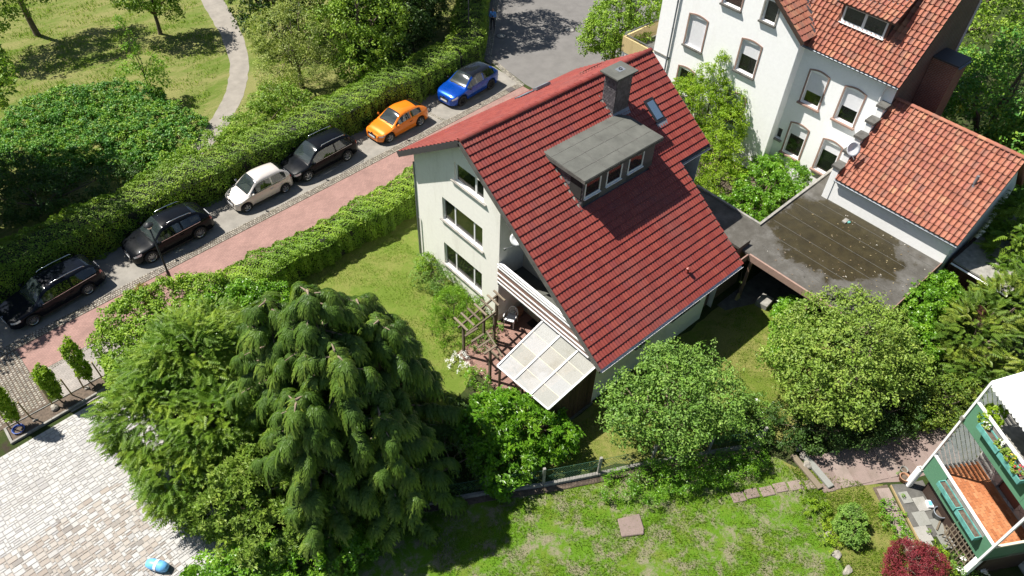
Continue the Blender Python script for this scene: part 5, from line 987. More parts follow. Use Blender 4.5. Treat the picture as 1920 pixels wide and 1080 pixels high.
# ------------------------------------------------------------------ lamp posts, manholes, person
def lamp(label, x, y, h):
    e = empty('street_lamp', (x, y, 0), 0, label, 'street lamp', 'street lamps'); mb = MB(); mb.tube([(0, 0, 0), (0, 0, .9), (0, 0, 1.0), (0, 0, h)], [.075, .075, .05, .038], 10); mb.build('pole', 'dark_metal', e, smooth=True)
    mb = MB(); mb.lathe([(0, h+.32), (.05, h+.3), (.2, h+.22), (.22, h+.17), (.2, h+.15), (.0, h+.15)], (0, 0, 0), 16); mb.build('lamp_head', 'dark_metal', e, smooth=True); mb = MB(); mb.lathe([(.17, h+.15), (.1, h), (.04, h-.02)], (0, 0, 0), 14); mb.build('lamp_glass', 'lamp_clear', e)
lamp('slim dark street lamp standing before the second black car', -10.54, 6.0, 3.7); lamp('slim dark street lamp rising from the far end of the hedge', 15.2, 14.6, 4.0)
for (x, y, r_, lb) in ((18.34, 14.73, .32, 'round manhole cover at the road edge beside the person'), (22.96, 12.33, .36, 'round manhole cover in the road near the tree')):
    mb = MB(); mb.lathe([(r_*1.35, .008), (r_*1.35, .016), (r_, .018)], (x, y, 0), 24); o = mb.build('manhole_cover', 'cast_iron'); tag(o, lb, 'manhole', 'manhole covers'); mb = MB(); mb.lathe([(0, .02), (r_*.98, .02)], (x, y, 0), 24); mb.build('lid', 'concrete', o)
gc = tag(MB().prism([st(13.8, .02), st(14.35, .02), st(14.35, .45), st(13.8, .45)], .01, .045).build('drain_grate', 'cast_iron'), 'square iron drain grate in the cobble strip', 'drain')
def person():
    e = empty('person', (18.42, 15.78, 0.012), R(225), 'person in light blue shirt and dark trousers looking at a phone', 'person')
    pts = {'pel': (0, 0, .93, .125, .10), 'waist': (0, 0, 1.06, .12, .09), 'chest': (.0, 0, 1.27, .145, .10), 'neck0': (0, 0, 1.40, .07, .07), 'neck': (.015, 0, 1.46, .05, .05), 'head0': (.035, 0, 1.53, .07, .075), 'head': (.03, 0, 1.60, .075, .09), 'top': (.02, 0, 1.675, .05, .055), 'nose': (.125, 0, 1.575, .012, .012)}
    ed = [('pel', 'waist'), ('waist', 'chest'), ('chest', 'neck0'), ('neck0', 'neck'), ('neck', 'head0'), ('head0', 'head'), ('head', 'top'), ('head0', 'nose')]
    for s_, k in ((1, 'L'), (-1, 'R')):
        pts.update({'sh'+k: (0, s_*.18, 1.37, .062, .062), 'el'+k: (.03, s_*.235, 1.10, .045, .045), 'wr'+k: (.24, s_*.10, 1.10, .03, .03), 'pa'+k: (.31, s_*.065, 1.12, .032, .02), 'hip'+k: (0, s_*.09, .86, .092, .09), 'kn'+k: (.015, s_*.105, .49, .062, .062), 'an'+k: (-.01, s_*.115, .09, .045, .045), 'toe'+k: (.15, s_*.13, .035, .035, .03), 'ear'+k: (.03, s_*.088, 1.59, .015, .02)})
        ed += [('chest', 'sh'+k), ('sh'+k, 'el'+k), ('el'+k, 'wr'+k), ('wr'+k, 'pa'+k), ('pel', 'hip'+k), ('hip'+k, 'kn'+k), ('kn'+k, 'an'+k), ('an'+k, 'toe'+k), ('head', 'ear'+k)]
        for q in range(4): pts['f%s%d' % (k, q)] = (.36+.008*q*(3-q), s_*(.09-.02*q), 1.13, .009, .009); pts['g%s%d' % (k, q)] = (.375, s_*(.075-.02*q), 1.155, .008, .008); ed += [('pa'+k, 'f%s%d' % (k, q)), ('f%s%d' % (k, q), 'g%s%d' % (k, q))]
        pts['t'+k] = (.33, s_*.02, 1.15, .01, .01); ed.append(('pa'+k, 't'+k))
    nm = list(pts); me = bpy.data.meshes.new('body'); me.from_pydata([pts[n][:3] for n in nm], [(nm.index(a), nm.index(b_)) for a, b_ in ed], [])
    o = bpy.data.objects.new('body', me); link(o); sk_ = o.modifiers.new('skin', 'SKIN'); sd2 = me.skin_vertices[0].data
    for i, n in enumerate(nm): sd2[i].radius = pts[n][3:5]; sd2[i].use_root = (n == 'pel')
    sb = o.modifiers.new('sub', 'SUBSURF'); sb.levels = 2; sb.render_levels = 2
    dg = bpy.context.evaluated_depsgraph_get(); m2 = bpy.data.meshes.new_from_object(o.evaluated_get(dg)); bpy.data.objects.remove(o)
    m2.materials.clear()
    for mt in ('skin', 'shirt', 'trousers', 'shoe', 'hair'): m2.materials.append(M[mt])
    for p in m2.polygons:
        c = p.center
        p.material_index = 3 if c.z < .09 else 2 if c.z < 1.0 and abs(c.y) < .25 and c.x < .16 else 0 if (c.z > 1.45 or c.x > .255) else 1
        if c.z > 1.62 or (c.z > 1.53 and c.x < .0): p.material_index = 4
        p.use_smooth = True
    bo = bpy.data.objects.new('body', m2); link(bo, e); mb = MB(); mb.obox((.35, -.04, 1.135), (.02, 0, .01), (0, .075, 0), (-.04, 0, .13)); mb.build('phone', 'black_plastic', e)
    mb = MB(); mb.box(-.10, -.16, .985, .11, .16, 1.02); mb.build('belt', 'black_plastic', e, bevel=.03)
simple('skin', (.42, .25, .18), .55, var=.06); simple('shirt', (.10, .30, .72), .8, var=.08); simple('trousers', (.012, .013, .022), .85); simple('shoe', (.012, .012, .012), .5); simple('hair', (.03, .02, .015), .7)
person()

# ------------------------------------------------------------------ green balcony tower at the corner
bt = empty('balcony_tower', (6.97, -23.32, 0), 0, 'two-storey balcony with green panels, brick floor and white posts', 'balcony')
E1, E2, EZ_ = np.array([-.52, -.854, 0]), np.array([.854, -.52, 0]), np.array([0, 0, 1.0]); E1 /= np.linalg.norm(E1); E2 -= E1*np.dot(E1, E2); E2 /= np.linalg.norm(E2)
def bb(name, a0, a1, b0, b1, z0, z1, mat, bevel=0.0, parent=bt, tint=None): mb = MB(); mb.obox(E1*a0+E2*b0+EZ_*z0, E1*(a1-a0), E2*(b1-b0), EZ_*(z1-z0), tint); return mb.build(name, mat, parent, bevel=bevel)
BW, BD = 3.78, 2.3
for zf, zt_, zp in ((1.4, 2.38, 1.22), (4.78, 5.83, 4.62)):
    fl = bb('floor_slab', .02, BW, .05, BD+.1, zf-.2, zf, 'concrete'); 
    for k, (a0, a1) in enumerate(((.06, .98), (2.78+.5, BW-.04), (.98, 3.28))): bb('front_panel', a0+.003, a1-.003, .02, .05, zp, zt_-.08 if k < 2 else zt_-.42, 'green_panel')
    for k in range(2): bb('side_panel', BW-.04, BW, .06+k*1.13, 1.18+k*1.13, zp, zt_-.08, 'green_panel')
    bb('hand_rail', 0, BW, -.01, .08, zt_-.06, zt_+.03, 'white_paint', .01); bb('hand_rail', BW-.06, BW+.03, .06, BD, zt_-.06, zt_+.03, 'cream_paint', .01)
    bb('inner_lining', .06, BW-.06, .052, .09, zf, zt_-.07, 'concrete')
    if zf < 2:
        for r_ in range(19):
            for c in range(15):
                a = .12+c*.245+(.12 if r_ % 2 else 0); 
                if a+.235 < BW-.06: mb = MB(); mb.obox(E1*a+E2*(.1+r_*.117)+EZ_*zf, E1*.235, E2*.108, EZ_*.012); mb.build('floor_brick', 'brick_floor', fl)
for (a, b_, h0, h1) in ((0, 0, 1.2, 6.85), (BW-.04, 0, 1.2, 6.85)): bb('corner_post', a-.03, a+.05, b_-.03, b_+.05, h0, h1, 'white_paint')
mb = MB(); mb.obox(E1*-.14+E2*-.12, E1*.24, E2*.2, EZ_*1.28); mb.build('pillar', 'render_white', bt, bevel=.03); mb = MB(); mb.obox(E1*(BW-.2)+E2*0, E1*.2, E2*.2, EZ_*1.2); mb.build('pillar', 'render_white', bt)
bb('post_bracket', -.07, .08, -.06, .08, 4.66, 4.86, 'concrete', .01); bb('post_bracket', -.09, .1, -.09, .1, 1.16, 1.3, 'concrete', .01)
for k, zf in enumerate((1.4, 4.78)):      # pale scale lattice on the left flank
    zt2 = zf+3.15 if k == 0 else zf+1.95
    bb('flank_rail', -.02, .02, .06, BD, zt2-.06, zt2, 'white_paint')
    mb = MB()
    for r_ in range(int((zt2-zf)/.155)):
        for c in range(12):
            b0 = .08+c*.185+.09*(r_ % 2); z = zf+r_*.155
            if b0 > BD-.18: continue
            p = [E1*-.03+E2*(b0+.01)+EZ_*(z+.135), E1*.03+E2*(b0+.01)+EZ_*(z+.05), E1*.06+E2*(b0+.09)+EZ_*(z+.01), E1*.03+E2*(b0+.165)+EZ_*(z+.05), E1*-.03+E2*(b0+.165)+EZ_*(z+.135)]
            mb.add(p, [(0, 1, 2, 3, 4)])
            p2 = [q-E1*(.03+2*.0)+0 for q in p]
    mb.build('lattice_scales', 'lattice_pale', bt, kind='stuff')
wallb = [(0, 0), (BW+3, 0), (BW+3, 9.5), (0, 9.5)]
Ow = np.array([6.97, -23.32, 0])+E2*BD
wb_o = wall('house_wall', (E2*BD), E1, -E2, wallb, [(1.25, 2.3, 1.42, 3.5), (1.1, 2.3, 4.8, 6.9)], 'crazy_paving', bt, .15)
mb = MB(); mb.obox(E2*(BD+.4)+E1*.6, E1*2.2, E2*.1, EZ_*7.4); mb.obox(E2*(BD+.15)+E1*-.02, E1*.05, E2*6, EZ_*9.5); mb.build('house_inside', 'room', bt)
mb = MB(); mb.obox(E2*(BD+.1)+E1*1.3+EZ_*1.45, E1*.95, E2*.05, EZ_*2.0); mb.build('balcony_door', 'boards_brown', bt)
def planter(label, a0, a1, z, b0, plants=None):
    e = empty('planter_box', tuple(np.array([6.97, -23.32, 0])+E1*a0+E2*b0+EZ_*z), 0, label, 'planter', 'balcony planters'); Ln = a1-a0; mb = MB(); wd, h = .3, .22
    for (o, a, b_, c) in ((E1*0, E1*Ln, E2*.03, EZ_*h), (E2*(wd-.03), E1*Ln, E2*.03, EZ_*h), (E2*.03, E1*.03, E2*(wd-.06), EZ_*h), (E2*.03+E1*(Ln-.03), E1*.03, E2*(wd-.06), EZ_*h), (E2*.03+E1*.03, E1*(Ln-.06), E2*(wd-.06), EZ_*.02)): mb.obox(o, a, b_, c)
    mb.build('box', 'teal_paint', e); mb = MB(); mb.obox(E1*.031+E2*.031+EZ_*.02, E1*(Ln-.062), E2*(wd-.062), EZ_*.15); mb.build('soil', 'soil', e)
    if plants:
        for (f, lm, fm, sz) in plants:
            c = E1*Ln*f+E2*.15; crown('plant', [(c[0], c[1], .3, sz, sz, sz*.8)], 16, 14, .07, .075, lm, e)
            if fm: crown('flowers', [(c[0], c[1], .36, sz, sz, sz*.8)], 10, 6, .05, .06, fm, e)
planter('empty teal planter box on the lower rail nearer the white pillar', 1.0, 2.12, 1.95, -.33); planter('empty teal planter box on the lower rail nearer the corner', 2.17, 3.28, 1.95, -.33)
planter('teal planter box with pale flowers on the upper rail', .75, 1.85, 5.42, -.33, [(.15, 'leaf_olive', 'flower_white', .13), (.8, 'leaf_olive', 'flower_white', .12)]); planter('teal planter box with red and yellow flowers on the upper rail', 1.9, 3.0, 5.42, -.33, [(.1, 'leaf_olive', None, .15), (.35, 'leaf_lime', 'flower_yellow', .2), (.7, 'leaf_olive', 'flower_red', .22)])
pt_ = empty('potted_shrub', tuple(np.array([6.97, -23.32, 4.8])+E1*.5+E2*.4), 0, 'yellow-green potted shrub on the upper balcony', 'plant'); MB().lathe([(0, 0), (.14, 0), (.18, .3), (.16, .3), (0, .27)], (0, 0, 0), 14).build('pot', 'terracotta_pot', pt_); crown('foliage', [(0, 0, .85, .38, .38, .4)], 60, 18, .12, .11, 'leaf_lime', pt_)
aw = empty('white_awning', (6.97, -23.32, 6.9), 0, 'white awning with scalloped edge over the upper balcony', 'awning')
mb = MB(); nsc = 30; top = []; bot = []
V = [E1*-.05+E2*.02, E1*4.2+E2*.02, E1*4.2+E2*2.4+EZ_*.7, E1*-.05+E2*2.4+EZ_*.7]; slab_poly(mb, V, (0, 0, 1), .02); mb.build('fabric', 'awning', aw)
mb = MB()
for k in range(24):
    a0 = -.05+k*4.25/24; w_ = 4.25/24; pts = [E1*a0, E1*(a0+w_), E1*(a0+w_)-EZ_*.14, E1*(a0+w_*.75)-EZ_*.2, E1*(a0+w_*.5)-EZ_*.22, E1*(a0+w_*.25)-EZ_*.2, E1*a0-EZ_*.14]; mb.add([p+E2*.015 for p in pts], [tuple(range(7))])
mb.build('valance', 'awning', aw)
for k in range(10): mb = MB(); a = 2.25+k*.15; mb.obox(E1*a+E2*.05, E1*.04, E2*.02, EZ_*1.15); mb.build('trellis_slat', 'wood_grey', bt)
for z in (.35, .7, 1.0): mb = MB(); mb.obox(E1*2.2+E2*.03+EZ_*z, E1*1.45, E2*.02, EZ_*.04); mb.build('trellis_slat', 'wood_grey', bt)
bb('under_floor', .3, BW, .4, BD, 0, 1.2, 'wood_dark')

# ------------------------------------------------------------------ stone paths and bits in the corner garden
gpath = sheet('garden_path', wob([(5.0, -19.9), (10.8, -22.9), (9.9, -24.2), (7.3, -23.3), (6.25, -22.6), (5.9, -22.4), (4.55, -21.5)], .04), .016, 'stone_pink')
for k in range(9):
    f = k/8; c = np.array([4.85, -20.75])*(1-f)+np.array([9.9, -23.45])*f; mb = MB(); d = nrm(np.array([5.05, -2.7])); n_ = np.array([-d[1], d[0]]); mb.obox((*(c-n_*.82-d*.31), .016), (*(d*.61), 0), (*(n_*1.62), 0), (0, 0, .022)); mb.build('path_slab', 'stone_pink', gpath, bevel=.01)
for a, ln, wd_, mt in (((4.55, -21.35), 1.75, .28, 'stone_grey'), ((4.15, -21.1), 1.7, .24, 'wood_grey')): mb = MB(); d = nrm(np.array([.5, 1.78])); mb.obox((*a, .02), (*(d*ln), 0), (-wd_*d[1], wd_*d[0], 0), (0, 0, .14)); o = mb.build('step', mt, gpath, bevel=.02)
cpath = sheet('corner_path', wob([(6.3, -22.75), (5.75, -22.4), (2.0, -27.6), (2.6, -28.0)], .02), .018, 'soil')
for k in range(6):
    a = np.array([5.80, -22.55])+np.array([-.62, -.86])*k*.95; mb = MB(); mb.obox((*a, .02), (-.57, -.8, 0), (.42, -.3, 0), (0, 0, .03)); mb.build('path_slab', 'stone_pink', cpath, bevel=.008)
mb = MB(); mb.bar((6.35, -22.85, .06), (3.4, -27.0, .06), .04, .1); mb.build('path_edging', 'straw', cpath)
terr = sheet('flagstone_terrace', wob([(6.4, -22.85), (7.6, -23.6), (6.2, -25.6), (5.05, -24.6)], .03), .014, 'concrete_dark')
for k, (x, y, sx, sy) in enumerate(((5.35, -24.35, .62, .55), (5.9, -24.0, .6, .55), (5.15, -24.95, .8, .25), (6.5, -23.7, .6, .5), (6.15, -24.6, .7, .5), (6.85, -24.25, .6, .45), (6.3, -23.2, .5, .4), (5.75, -25.1, .6, .5))): mb = MB(); mb.obox((x, y, .015), (-.52*sx, -.854*sx, 0), (.854*sy, -.52*sy, 0), (0, 0, .035)); mb.build('flagstone', 'stone_grey', terr, bevel=.01)
for k, (x, y) in enumerate(((1.1, -18.8), (1.65, -19.05), (2.2, -19.4), (2.75, -19.65), (3.3, -20.0), (3.85, -20.4), (4.2, -20.9))): mb = MB(); mb.obox((x, y, .01), (.48, -.27, 0), (-.2, -.36, 0), (0, 0, .04)); o = mb.build('stepping_stone', 'stone_pink', bevel=.02); tag(o, 'flat stone of the stepping path along the garden bed, %s from the wooden steps' % ('seventh', 'sixth', 'fifth', 'fourth', 'third', 'second', 'first')[k], 'stone', 'stepping stones')
def pot(label, x, y, r_, h, mat, inner='soil', group='garden pots'):
    e = empty('garden_pot', (x, y, .02), 0, label, 'pot', group); MB().lathe([(0, 0), (r_*.78, 0), (r_, h*.92), (r_*1.06, h*.92), (r_*1.06, h), (r_*.9, h), (r_*.86, h*.6)], (0, 0, 0), 20).build('shell', mat, e, smooth=True); MB().lathe([(0, h*.62), (r_*.87, h*.62)], (0, 0, 0), 20).build('fill', inner, e)
pot('grey metal tub standing under the green balcony', 6.55, -24.75, .25, .34, 'zinc'); pot('terracotta pot beside the foot of the white pillar', 7.0, -23.05, .2, .26, 'terracotta_pot'); pot('dark plastic pot behind the metal tub', 6.85, -24.9, .22, .36, 'black_plastic'); pot('small pale pot among weeds near the white pillar', 7.35, -22.85, .15, .2, 'stone_grey')
mb = MB(); mb.box(-.16, -.12, 0, .16, .12, .12); o = mb.build('plastic_box', 'plate', bevel=.02); o.location = (6.75, -24.3, .04); o.rotation_euler = (0, 0, .8); tag(o, 'small white box on the flagstones by the tub', 'box'); mb = MB(); mb.box(-.1, -.07, .121, .1, .07, .13); mb.build('lid', 'light_blue', o)
for k in range(7): mb = MB(); a = rng.uniform(0, .7)+.3; x, y = 6.0+rng.uniform(-.3, .4), -25.3+rng.uniform(-.3, .3); mb.bar((x, y, .04+.03*k), (x+.9*math.cos(a), y+.5*math.sin(a), .05+.03*k), .06, .025); o = mb.build('loose_plank', 'wood_grey'); tag(o, ('lowest', 'second lowest', 'third', 'middle', 'third from top', 'second from top', 'topmost')[k]+' weathered plank of the loose pile under the balcony', 'plank', 'loose planks under the balcony')
# saplings with stakes, hose, stones, blue object
hs = MB()
for q in range(4): hs.tube([(-18.86+(.2+.012*q)*math.cos(a), 2.14+(.2+.012*q)*math.sin(a), .06+.022*q) for a in np.linspace(0, 6.4, 26)], .014, 6, cap=False)
tag(hs.build('garden_hose', 'blue_plastic', smooth=True), 'coiled blue garden hose in the planting bed', 'hose')
def rockmesh(name, c, r_, label=None, mat='rock', group=None, cat='rock'):
    bm = bmesh.new(); bmesh.ops.create_icosphere(bm, subdivisions=2, radius=1); s_ = random.random()*9
    for v_ in bm.verts: k = 1+.22*math.sin(3*v_.co.x+s_)+.18*math.sin(4*v_.co.y+2*s_); v_.co = Vector((v_.co.x*r_[0]*k, v_.co.y*r_[1]*k, max(-.3, v_.co.z)*r_[2]*k))
    me = bpy.data.meshes.new(name); bm.to_mesh(me); bm.free(); me.materials.append(M[mat]); o = bpy.data.objects.new(name, me); link(o); o.location = c
    if label: tag(o, label, cat, group)
    return o
rockmesh('rock', (-17.37, 2.29, .08), (.2, .14, .12), 'pale rock lying between the saplings'); rockmesh('rock', (-16.0, 2.45, .06), (.1, .08, .08), 'small rock near the sapling by the large conifer'); rockmesh('rock', (-18.2, 2.2, .05), (.09, .07, .06), 'small rock beside the coiled hose')
for k, (x, y) in enumerate(((4.75, -19.75), (4.5, -20.1), (4.95, -19.45))): rockmesh('rock', (x, y, .1), (.2, .17, .13), ('middle', 'lowest', 'uppermost')[k]+' of the grey stones beside the wooden steps', group='stones by the steps')
for k, (x, y) in enumerate(((2.55, -22.35), (2.15, -23.0), (1.85, -23.6), (1.6, -24.05), (1.3, -24.6))): rockmesh('rock', (x, y, .04), (.24, .13, .08), 'white edging stone along the bed, number %s counted from the round bush' % ('one', 'two', 'three', 'four', 'five')[k], group='edging stones of the bed')
mb = MB(); mb.lathe([(0, -.42), (.15, -.38), (.2, -.2), (.2, .2), (.15, .38), (0, .42)], (0, 0, 0), 14); o = mb.build('blue_container', 'light_blue', smooth=True); o.rotation_euler = (R(90), 0, R(35)); o.location = (-17.05, -7.05, .22); tag(o, 'light blue plastic container at the yard edge under the shrubs', 'container'); mb = MB(); mb.lathe([(.21, -.05), (.212, .05)], (0, 0, 0), 14); mb.build('band', 'white_plastic', o)

# ------------------------------------------------------------------ hedges
def hedge(name, label, path, wd, ht, n, leaf, mat, tmpl='leaf', rough=.07, seed=0, cat='hedge'):
    e = empty(name, (0, 0, 0), 0, label, cat); P = np.array(path, float); seg = np.linalg.norm(np.diff(P, axis=0), axis=1); cum = np.r_[0, np.cumsum(seg)]
    def at(s_): i = np.clip(np.searchsorted(cum, s_)-1, 0, len(seg)-1); f = ((s_-cum[i])/seg[i])[:, None]; d = (P[i+1]-P[i])/seg[i][:, None]; return P[i]*(1-f)+P[i+1]*f, np.c_[-d[:, 1], d[:, 0]]
    s_ = rng.uniform(0, cum[-1], n); c, nn = at(s_); u = rng.uniform(0, 2*ht+wd, n); hw = wd/2
    hs_ = ht*(1+.05*np.sin(s_*1.3+seed)+.05*np.sin(s_*.47+2*seed)); ws = hw*(1+.08*np.sin(s_*1.9+seed)+.07*np.sin(s_*.8))
    side = np.where(u < ht, -1.0, np.where(u > ht+wd, 1.0, 0.0)); z = np.where(side < 0, u/ht*hs_, np.where(side > 0, (u-ht-wd)/ht*hs_, hs_)); y = np.where(side != 0, side*ws, (u-ht-hw)/hw*ws)
    rnd = .28; k = np.clip((z/hs_-(1-rnd))/rnd, 0, 1); y = np.where(side != 0, y*(1-.22*k*k), y); z = np.where(side == 0, z-.12*hs_*np.abs(y/ws)**3, z)
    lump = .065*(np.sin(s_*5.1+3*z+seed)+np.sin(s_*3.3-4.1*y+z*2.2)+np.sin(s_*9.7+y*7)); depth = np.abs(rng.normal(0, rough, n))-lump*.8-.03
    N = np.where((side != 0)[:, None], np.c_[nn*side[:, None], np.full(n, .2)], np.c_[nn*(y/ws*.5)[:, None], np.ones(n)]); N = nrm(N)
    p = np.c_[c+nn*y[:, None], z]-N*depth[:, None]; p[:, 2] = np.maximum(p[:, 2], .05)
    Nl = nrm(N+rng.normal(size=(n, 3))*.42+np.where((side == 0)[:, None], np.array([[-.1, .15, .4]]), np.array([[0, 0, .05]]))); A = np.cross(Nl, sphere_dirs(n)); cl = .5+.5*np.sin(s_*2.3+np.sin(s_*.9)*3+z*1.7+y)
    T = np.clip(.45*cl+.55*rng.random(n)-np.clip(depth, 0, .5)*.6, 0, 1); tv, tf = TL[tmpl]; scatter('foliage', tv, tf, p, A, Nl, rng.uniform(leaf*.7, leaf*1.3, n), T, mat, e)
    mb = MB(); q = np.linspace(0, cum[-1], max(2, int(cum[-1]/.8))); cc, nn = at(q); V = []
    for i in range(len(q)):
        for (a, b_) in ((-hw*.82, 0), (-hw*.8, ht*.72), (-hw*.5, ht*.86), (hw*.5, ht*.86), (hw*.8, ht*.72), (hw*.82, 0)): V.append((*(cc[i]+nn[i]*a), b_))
    m6 = 6; mb.add(V, [(i*m6+j, (i+1)*m6+j, (i+1)*m6+j+1, i*m6+j+1) for i in range(len(q)-1) for j in range(5)]+[tuple(range(6)), tuple(range(len(V)-1, len(V)-7, -1))]); mb.build('dark_core', 'hedge_core', e)  # opaque dark core put inside the leaves to block see-through
    return e
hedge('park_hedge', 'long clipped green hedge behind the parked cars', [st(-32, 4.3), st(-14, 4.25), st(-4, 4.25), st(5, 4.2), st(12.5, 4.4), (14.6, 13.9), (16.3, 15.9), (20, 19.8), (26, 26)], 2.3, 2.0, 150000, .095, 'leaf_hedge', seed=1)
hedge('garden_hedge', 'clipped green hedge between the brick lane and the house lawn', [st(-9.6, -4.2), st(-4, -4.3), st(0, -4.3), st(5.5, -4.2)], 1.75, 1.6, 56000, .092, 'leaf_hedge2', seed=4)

# ------------------------------------------------------------------ the large conifers beside the yard
def t_weep(nf=6, l=1.0, nodes=5):
    """hanging spray: stalks arch out and droop, each a row of overlapping scale-leaf blades; tips are the new growth"""
    V = []; Fs = []; fo = []; r_ = random.Random(5)
    for i in range(nf):
        a = (i/(nf-1)-0.5)*2.6+r_.uniform(-.2, .2); ln = l*r_.uniform(0.55, 1.1); c, s_ = math.cos(a), math.sin(a); q = []
        for j in range(nodes+1):
            f = j/nodes; out = 0.70*ln*math.sin(f*1.25); q.append(np.array([out*c, out*s_*.9, 0.10*math.sin(f*3)*l-0.9*ln*f**1.6]))
        for j in range(nodes):
            p0, p1 = q[j], q[j+1]; d = p1-p0; sd = np.array([-s_, c, 0.0]); w_ = l*(.066 if j < nodes-1 else .04)*r_.uniform(.8, 1.2)
            for g_ in (-1, 1):
                k = len(V); tip = p0+d*1.25+sd*g_*w_*1.5+np.array([0, 0, -.05*l]); V += [tuple(p0), tuple(p0+d*.4+sd*g_*w_*1.0), tuple(tip), tuple(p1-d*.1)]; Fs.append((k, k+1, k+2, k+3)); fo.append(.38*(j/(nodes-1))**1.5-.1)
    TL['weep_fo'] = np.array(fo); return np.array(V), np.array(Fs)
TL['weep'] = t_weep(7, 1.0, 5)
def weeping(label, base, axes, mat, seed=1, spray=.6):
    e = empty('weeping_conifer', base, 0, label, 'tree'); rr = np.random.default_rng(seed); P = []; A = []; S = []; T = []; mb = MB(); Q = []; QA = []
    for (ax, ay, h, rad, nb) in axes:
        mb.tube([(ax*.3, ay*.3, -.1), (ax*.8, ay*.8, h*.4), (ax, ay, h*.98)], [.22, .14, .02], 8)
        for k in range(16):
            t2 = k*2.4; d = np.array([math.cos(t2), math.sin(t2), rr.uniform(-.1, .5)]); P.append(np.array([ax, ay, h*.97-k*.05])); A.append(d); S.append(spray*rr.uniform(.7, 1.1)); T.append(rr.uniform(.5, 1.0))
        for k in range(nb):
            f = ((k+.5)/nb)**.9; z0 = h*(.05+.93*f); th = k*2.39996+rr.normal(0, .25); L_ = rad*(1-f**1.5)**.8*rr.uniform(.7, 1.12)+.3; rise = rr.uniform(.1, .55)*(.4+f)
            dr_ = np.array([math.cos(th), math.sin(th), 0]); pts = [np.array([ax, ay, z0])+dr_*L_*g_+np.array([0, 0, rise*L_*.45*g_-.22*L_*g_*g_*1.2]) for g_ in (0, .35, .7, 1.0)]
            mb.tube(pts, [.05, .035, .022, .006], 5); bt_ = rr.random()
            m = int(7+L_*11)
            for g_ in np.r_[rr.uniform(.25, 1.0, m), 1.0, .93]:
                i = min(2, int(g_*3)); p = np.array([ax, ay, z0])+dr_*L_*g_+np.array([0, 0, rise*L_*.45*g_-.22*L_*g_*g_*1.2]); sd = rr.choice([-1, 1])*rr.uniform(.2, 1.3)*(1.05-g_); t2 = th+sd+rr.normal(0, .25)
                d = np.array([math.cos(t2), math.sin(t2), rr.uniform(-.25, .2)]); P.append(p+d*.05); A.append(d); S.append(spray*rr.uniform(.4, 1.25)*(.75+.35*g_)); T.append(np.clip(.25*bt_+.5*rr.beta(1.5, 2.4)+.12*g_-.05, 0, 1))
    n = len(P); tv, tf = TL['weep']; scatter('crown', tv, tf, np.array(P), np.array(A), np.c_[rr.normal(0, .18, (n, 2)), np.ones(n)], np.array(S), np.array(T), mat, e, fo=TL['weep_fo'])
    mb.build('trunk', 'bark_light', e, smooth=True); return e
weeping('large dark green conifer with drooping sprays beside the white canopy', (-9.5, -7.9, 0), [(0, .2, 10.2, 2.8, 84), (1.8, -.7, 8.2, 2.4, 60), (-.9, 1.7, 9.0, 2.4, 60), (-1.8, -1.3, 7.6, 2.5, 56), (2.2, 1.4, 7.2, 2.2, 50), (.3, -2.6, 6.2, 2.3, 46), (-.2, -1.3, 8.8, 2.1, 46)], 'leaf_cypress', seed=2)
def feathery(name, label, base, lobes, n, mat, scale=.55, droop_up=.25, r0=.14, seed=1, cat='tree'):
    e = empty(name, base, 0, label, cat); b = np.array(base, float); loc = [(l[0]-b[0], l[1]-b[1], l[2], *l[3:]) for l in lobes]
    p, d = lobe_points(loc, n, (.7, 1.02), .2); k = len(p); ce = np.mean([l[:3] for l in loc], 0); out = nrm(d*np.array([1, 1, .3])+rng.normal(size=(k, 3))*.28+np.array([0, 0, droop_up])); N = nrm(np.array([0, 0, 1.0])+d*.35+rng.normal(size=(k, 3))*.3)
    g_ = .5+.5*np.sin(p[:, 0]*2.1+p[:, 1]*1.7+p[:, 2]*2.6); tv, tf = TL['frond']; scatter('crown', tv, tf, p-out*scale*.5, out, N, rng.uniform(scale*.65, scale*1.3, k), np.clip(g_*.45+rng.random(k)*.55, 0, 1), mat, e)
    if r0: limbs('trunk', (0, 0, 0), [(l[0], l[1], l[2]+.3*l[5]) for l in loc]*2, r0, 'bark', e, .3, seed)
    mb = MB()
    return e
feathery('feathery_conifer', 'light green feathery conifer overhanging the paved yard', (-13.6, -3.4, 0), [(-12.4, -2.2, 3.5, 2.3, 2.2, 2.0), (-14.3, -3.2, 2.7, 2.3, 2.3, 1.9), (-14.6, -5.2, 1.9, 1.9, 2.0, 1.5), (-12.8, -4.8, 2.8, 2.2, 2.0, 1.8), (-11.2, -.6, 2.6, 1.7, 1.6, 1.5), (-13.4, -.6, 1.9, 1.7, 1.6, 1.4)], 11000, 'leaf_thuja', .4, .05)
tree('broadleaf_shrub', 'olive green leafy shrub below the dark conifer at the yard', 'shrub', (-12.8, -8.3, 0), [(-12.6, -8.0, 2.5, 1.9, 1.7, 1.3), (-13.9, -7.9, 1.9, 1.5, 1.4, 1.2), (-11.6, -9.2, 1.9, 1.5, 1.3, 1.1), (-13.1, -9.3, 1.8, 1.6, 1.4, 1.1), (-14.6, -7.0, 1.5, 1.2, 1.2, 1.0)], .08, 'bark', 'leaf_olive', 700, 9, .34, .2, 'rosl')
tree('laurel_shrub', 'bright glossy laurel shrub at the bottom edge of the yard', 'shrub', (-14.6, -10.0, 0), [(-14.7, -9.7, .9, 1.4, 1.2, .9), (-13.1, -10.3, 1.0, 1.3, 1.1, .9), (-16.0, -9.3, .8, 1.1, 1.1, .8), (-12, -11.2, .8, 1.2, 1.0, .8)], .06, 'bark', 'leaf_bright', 420, 9, .28, .17, 'ros')
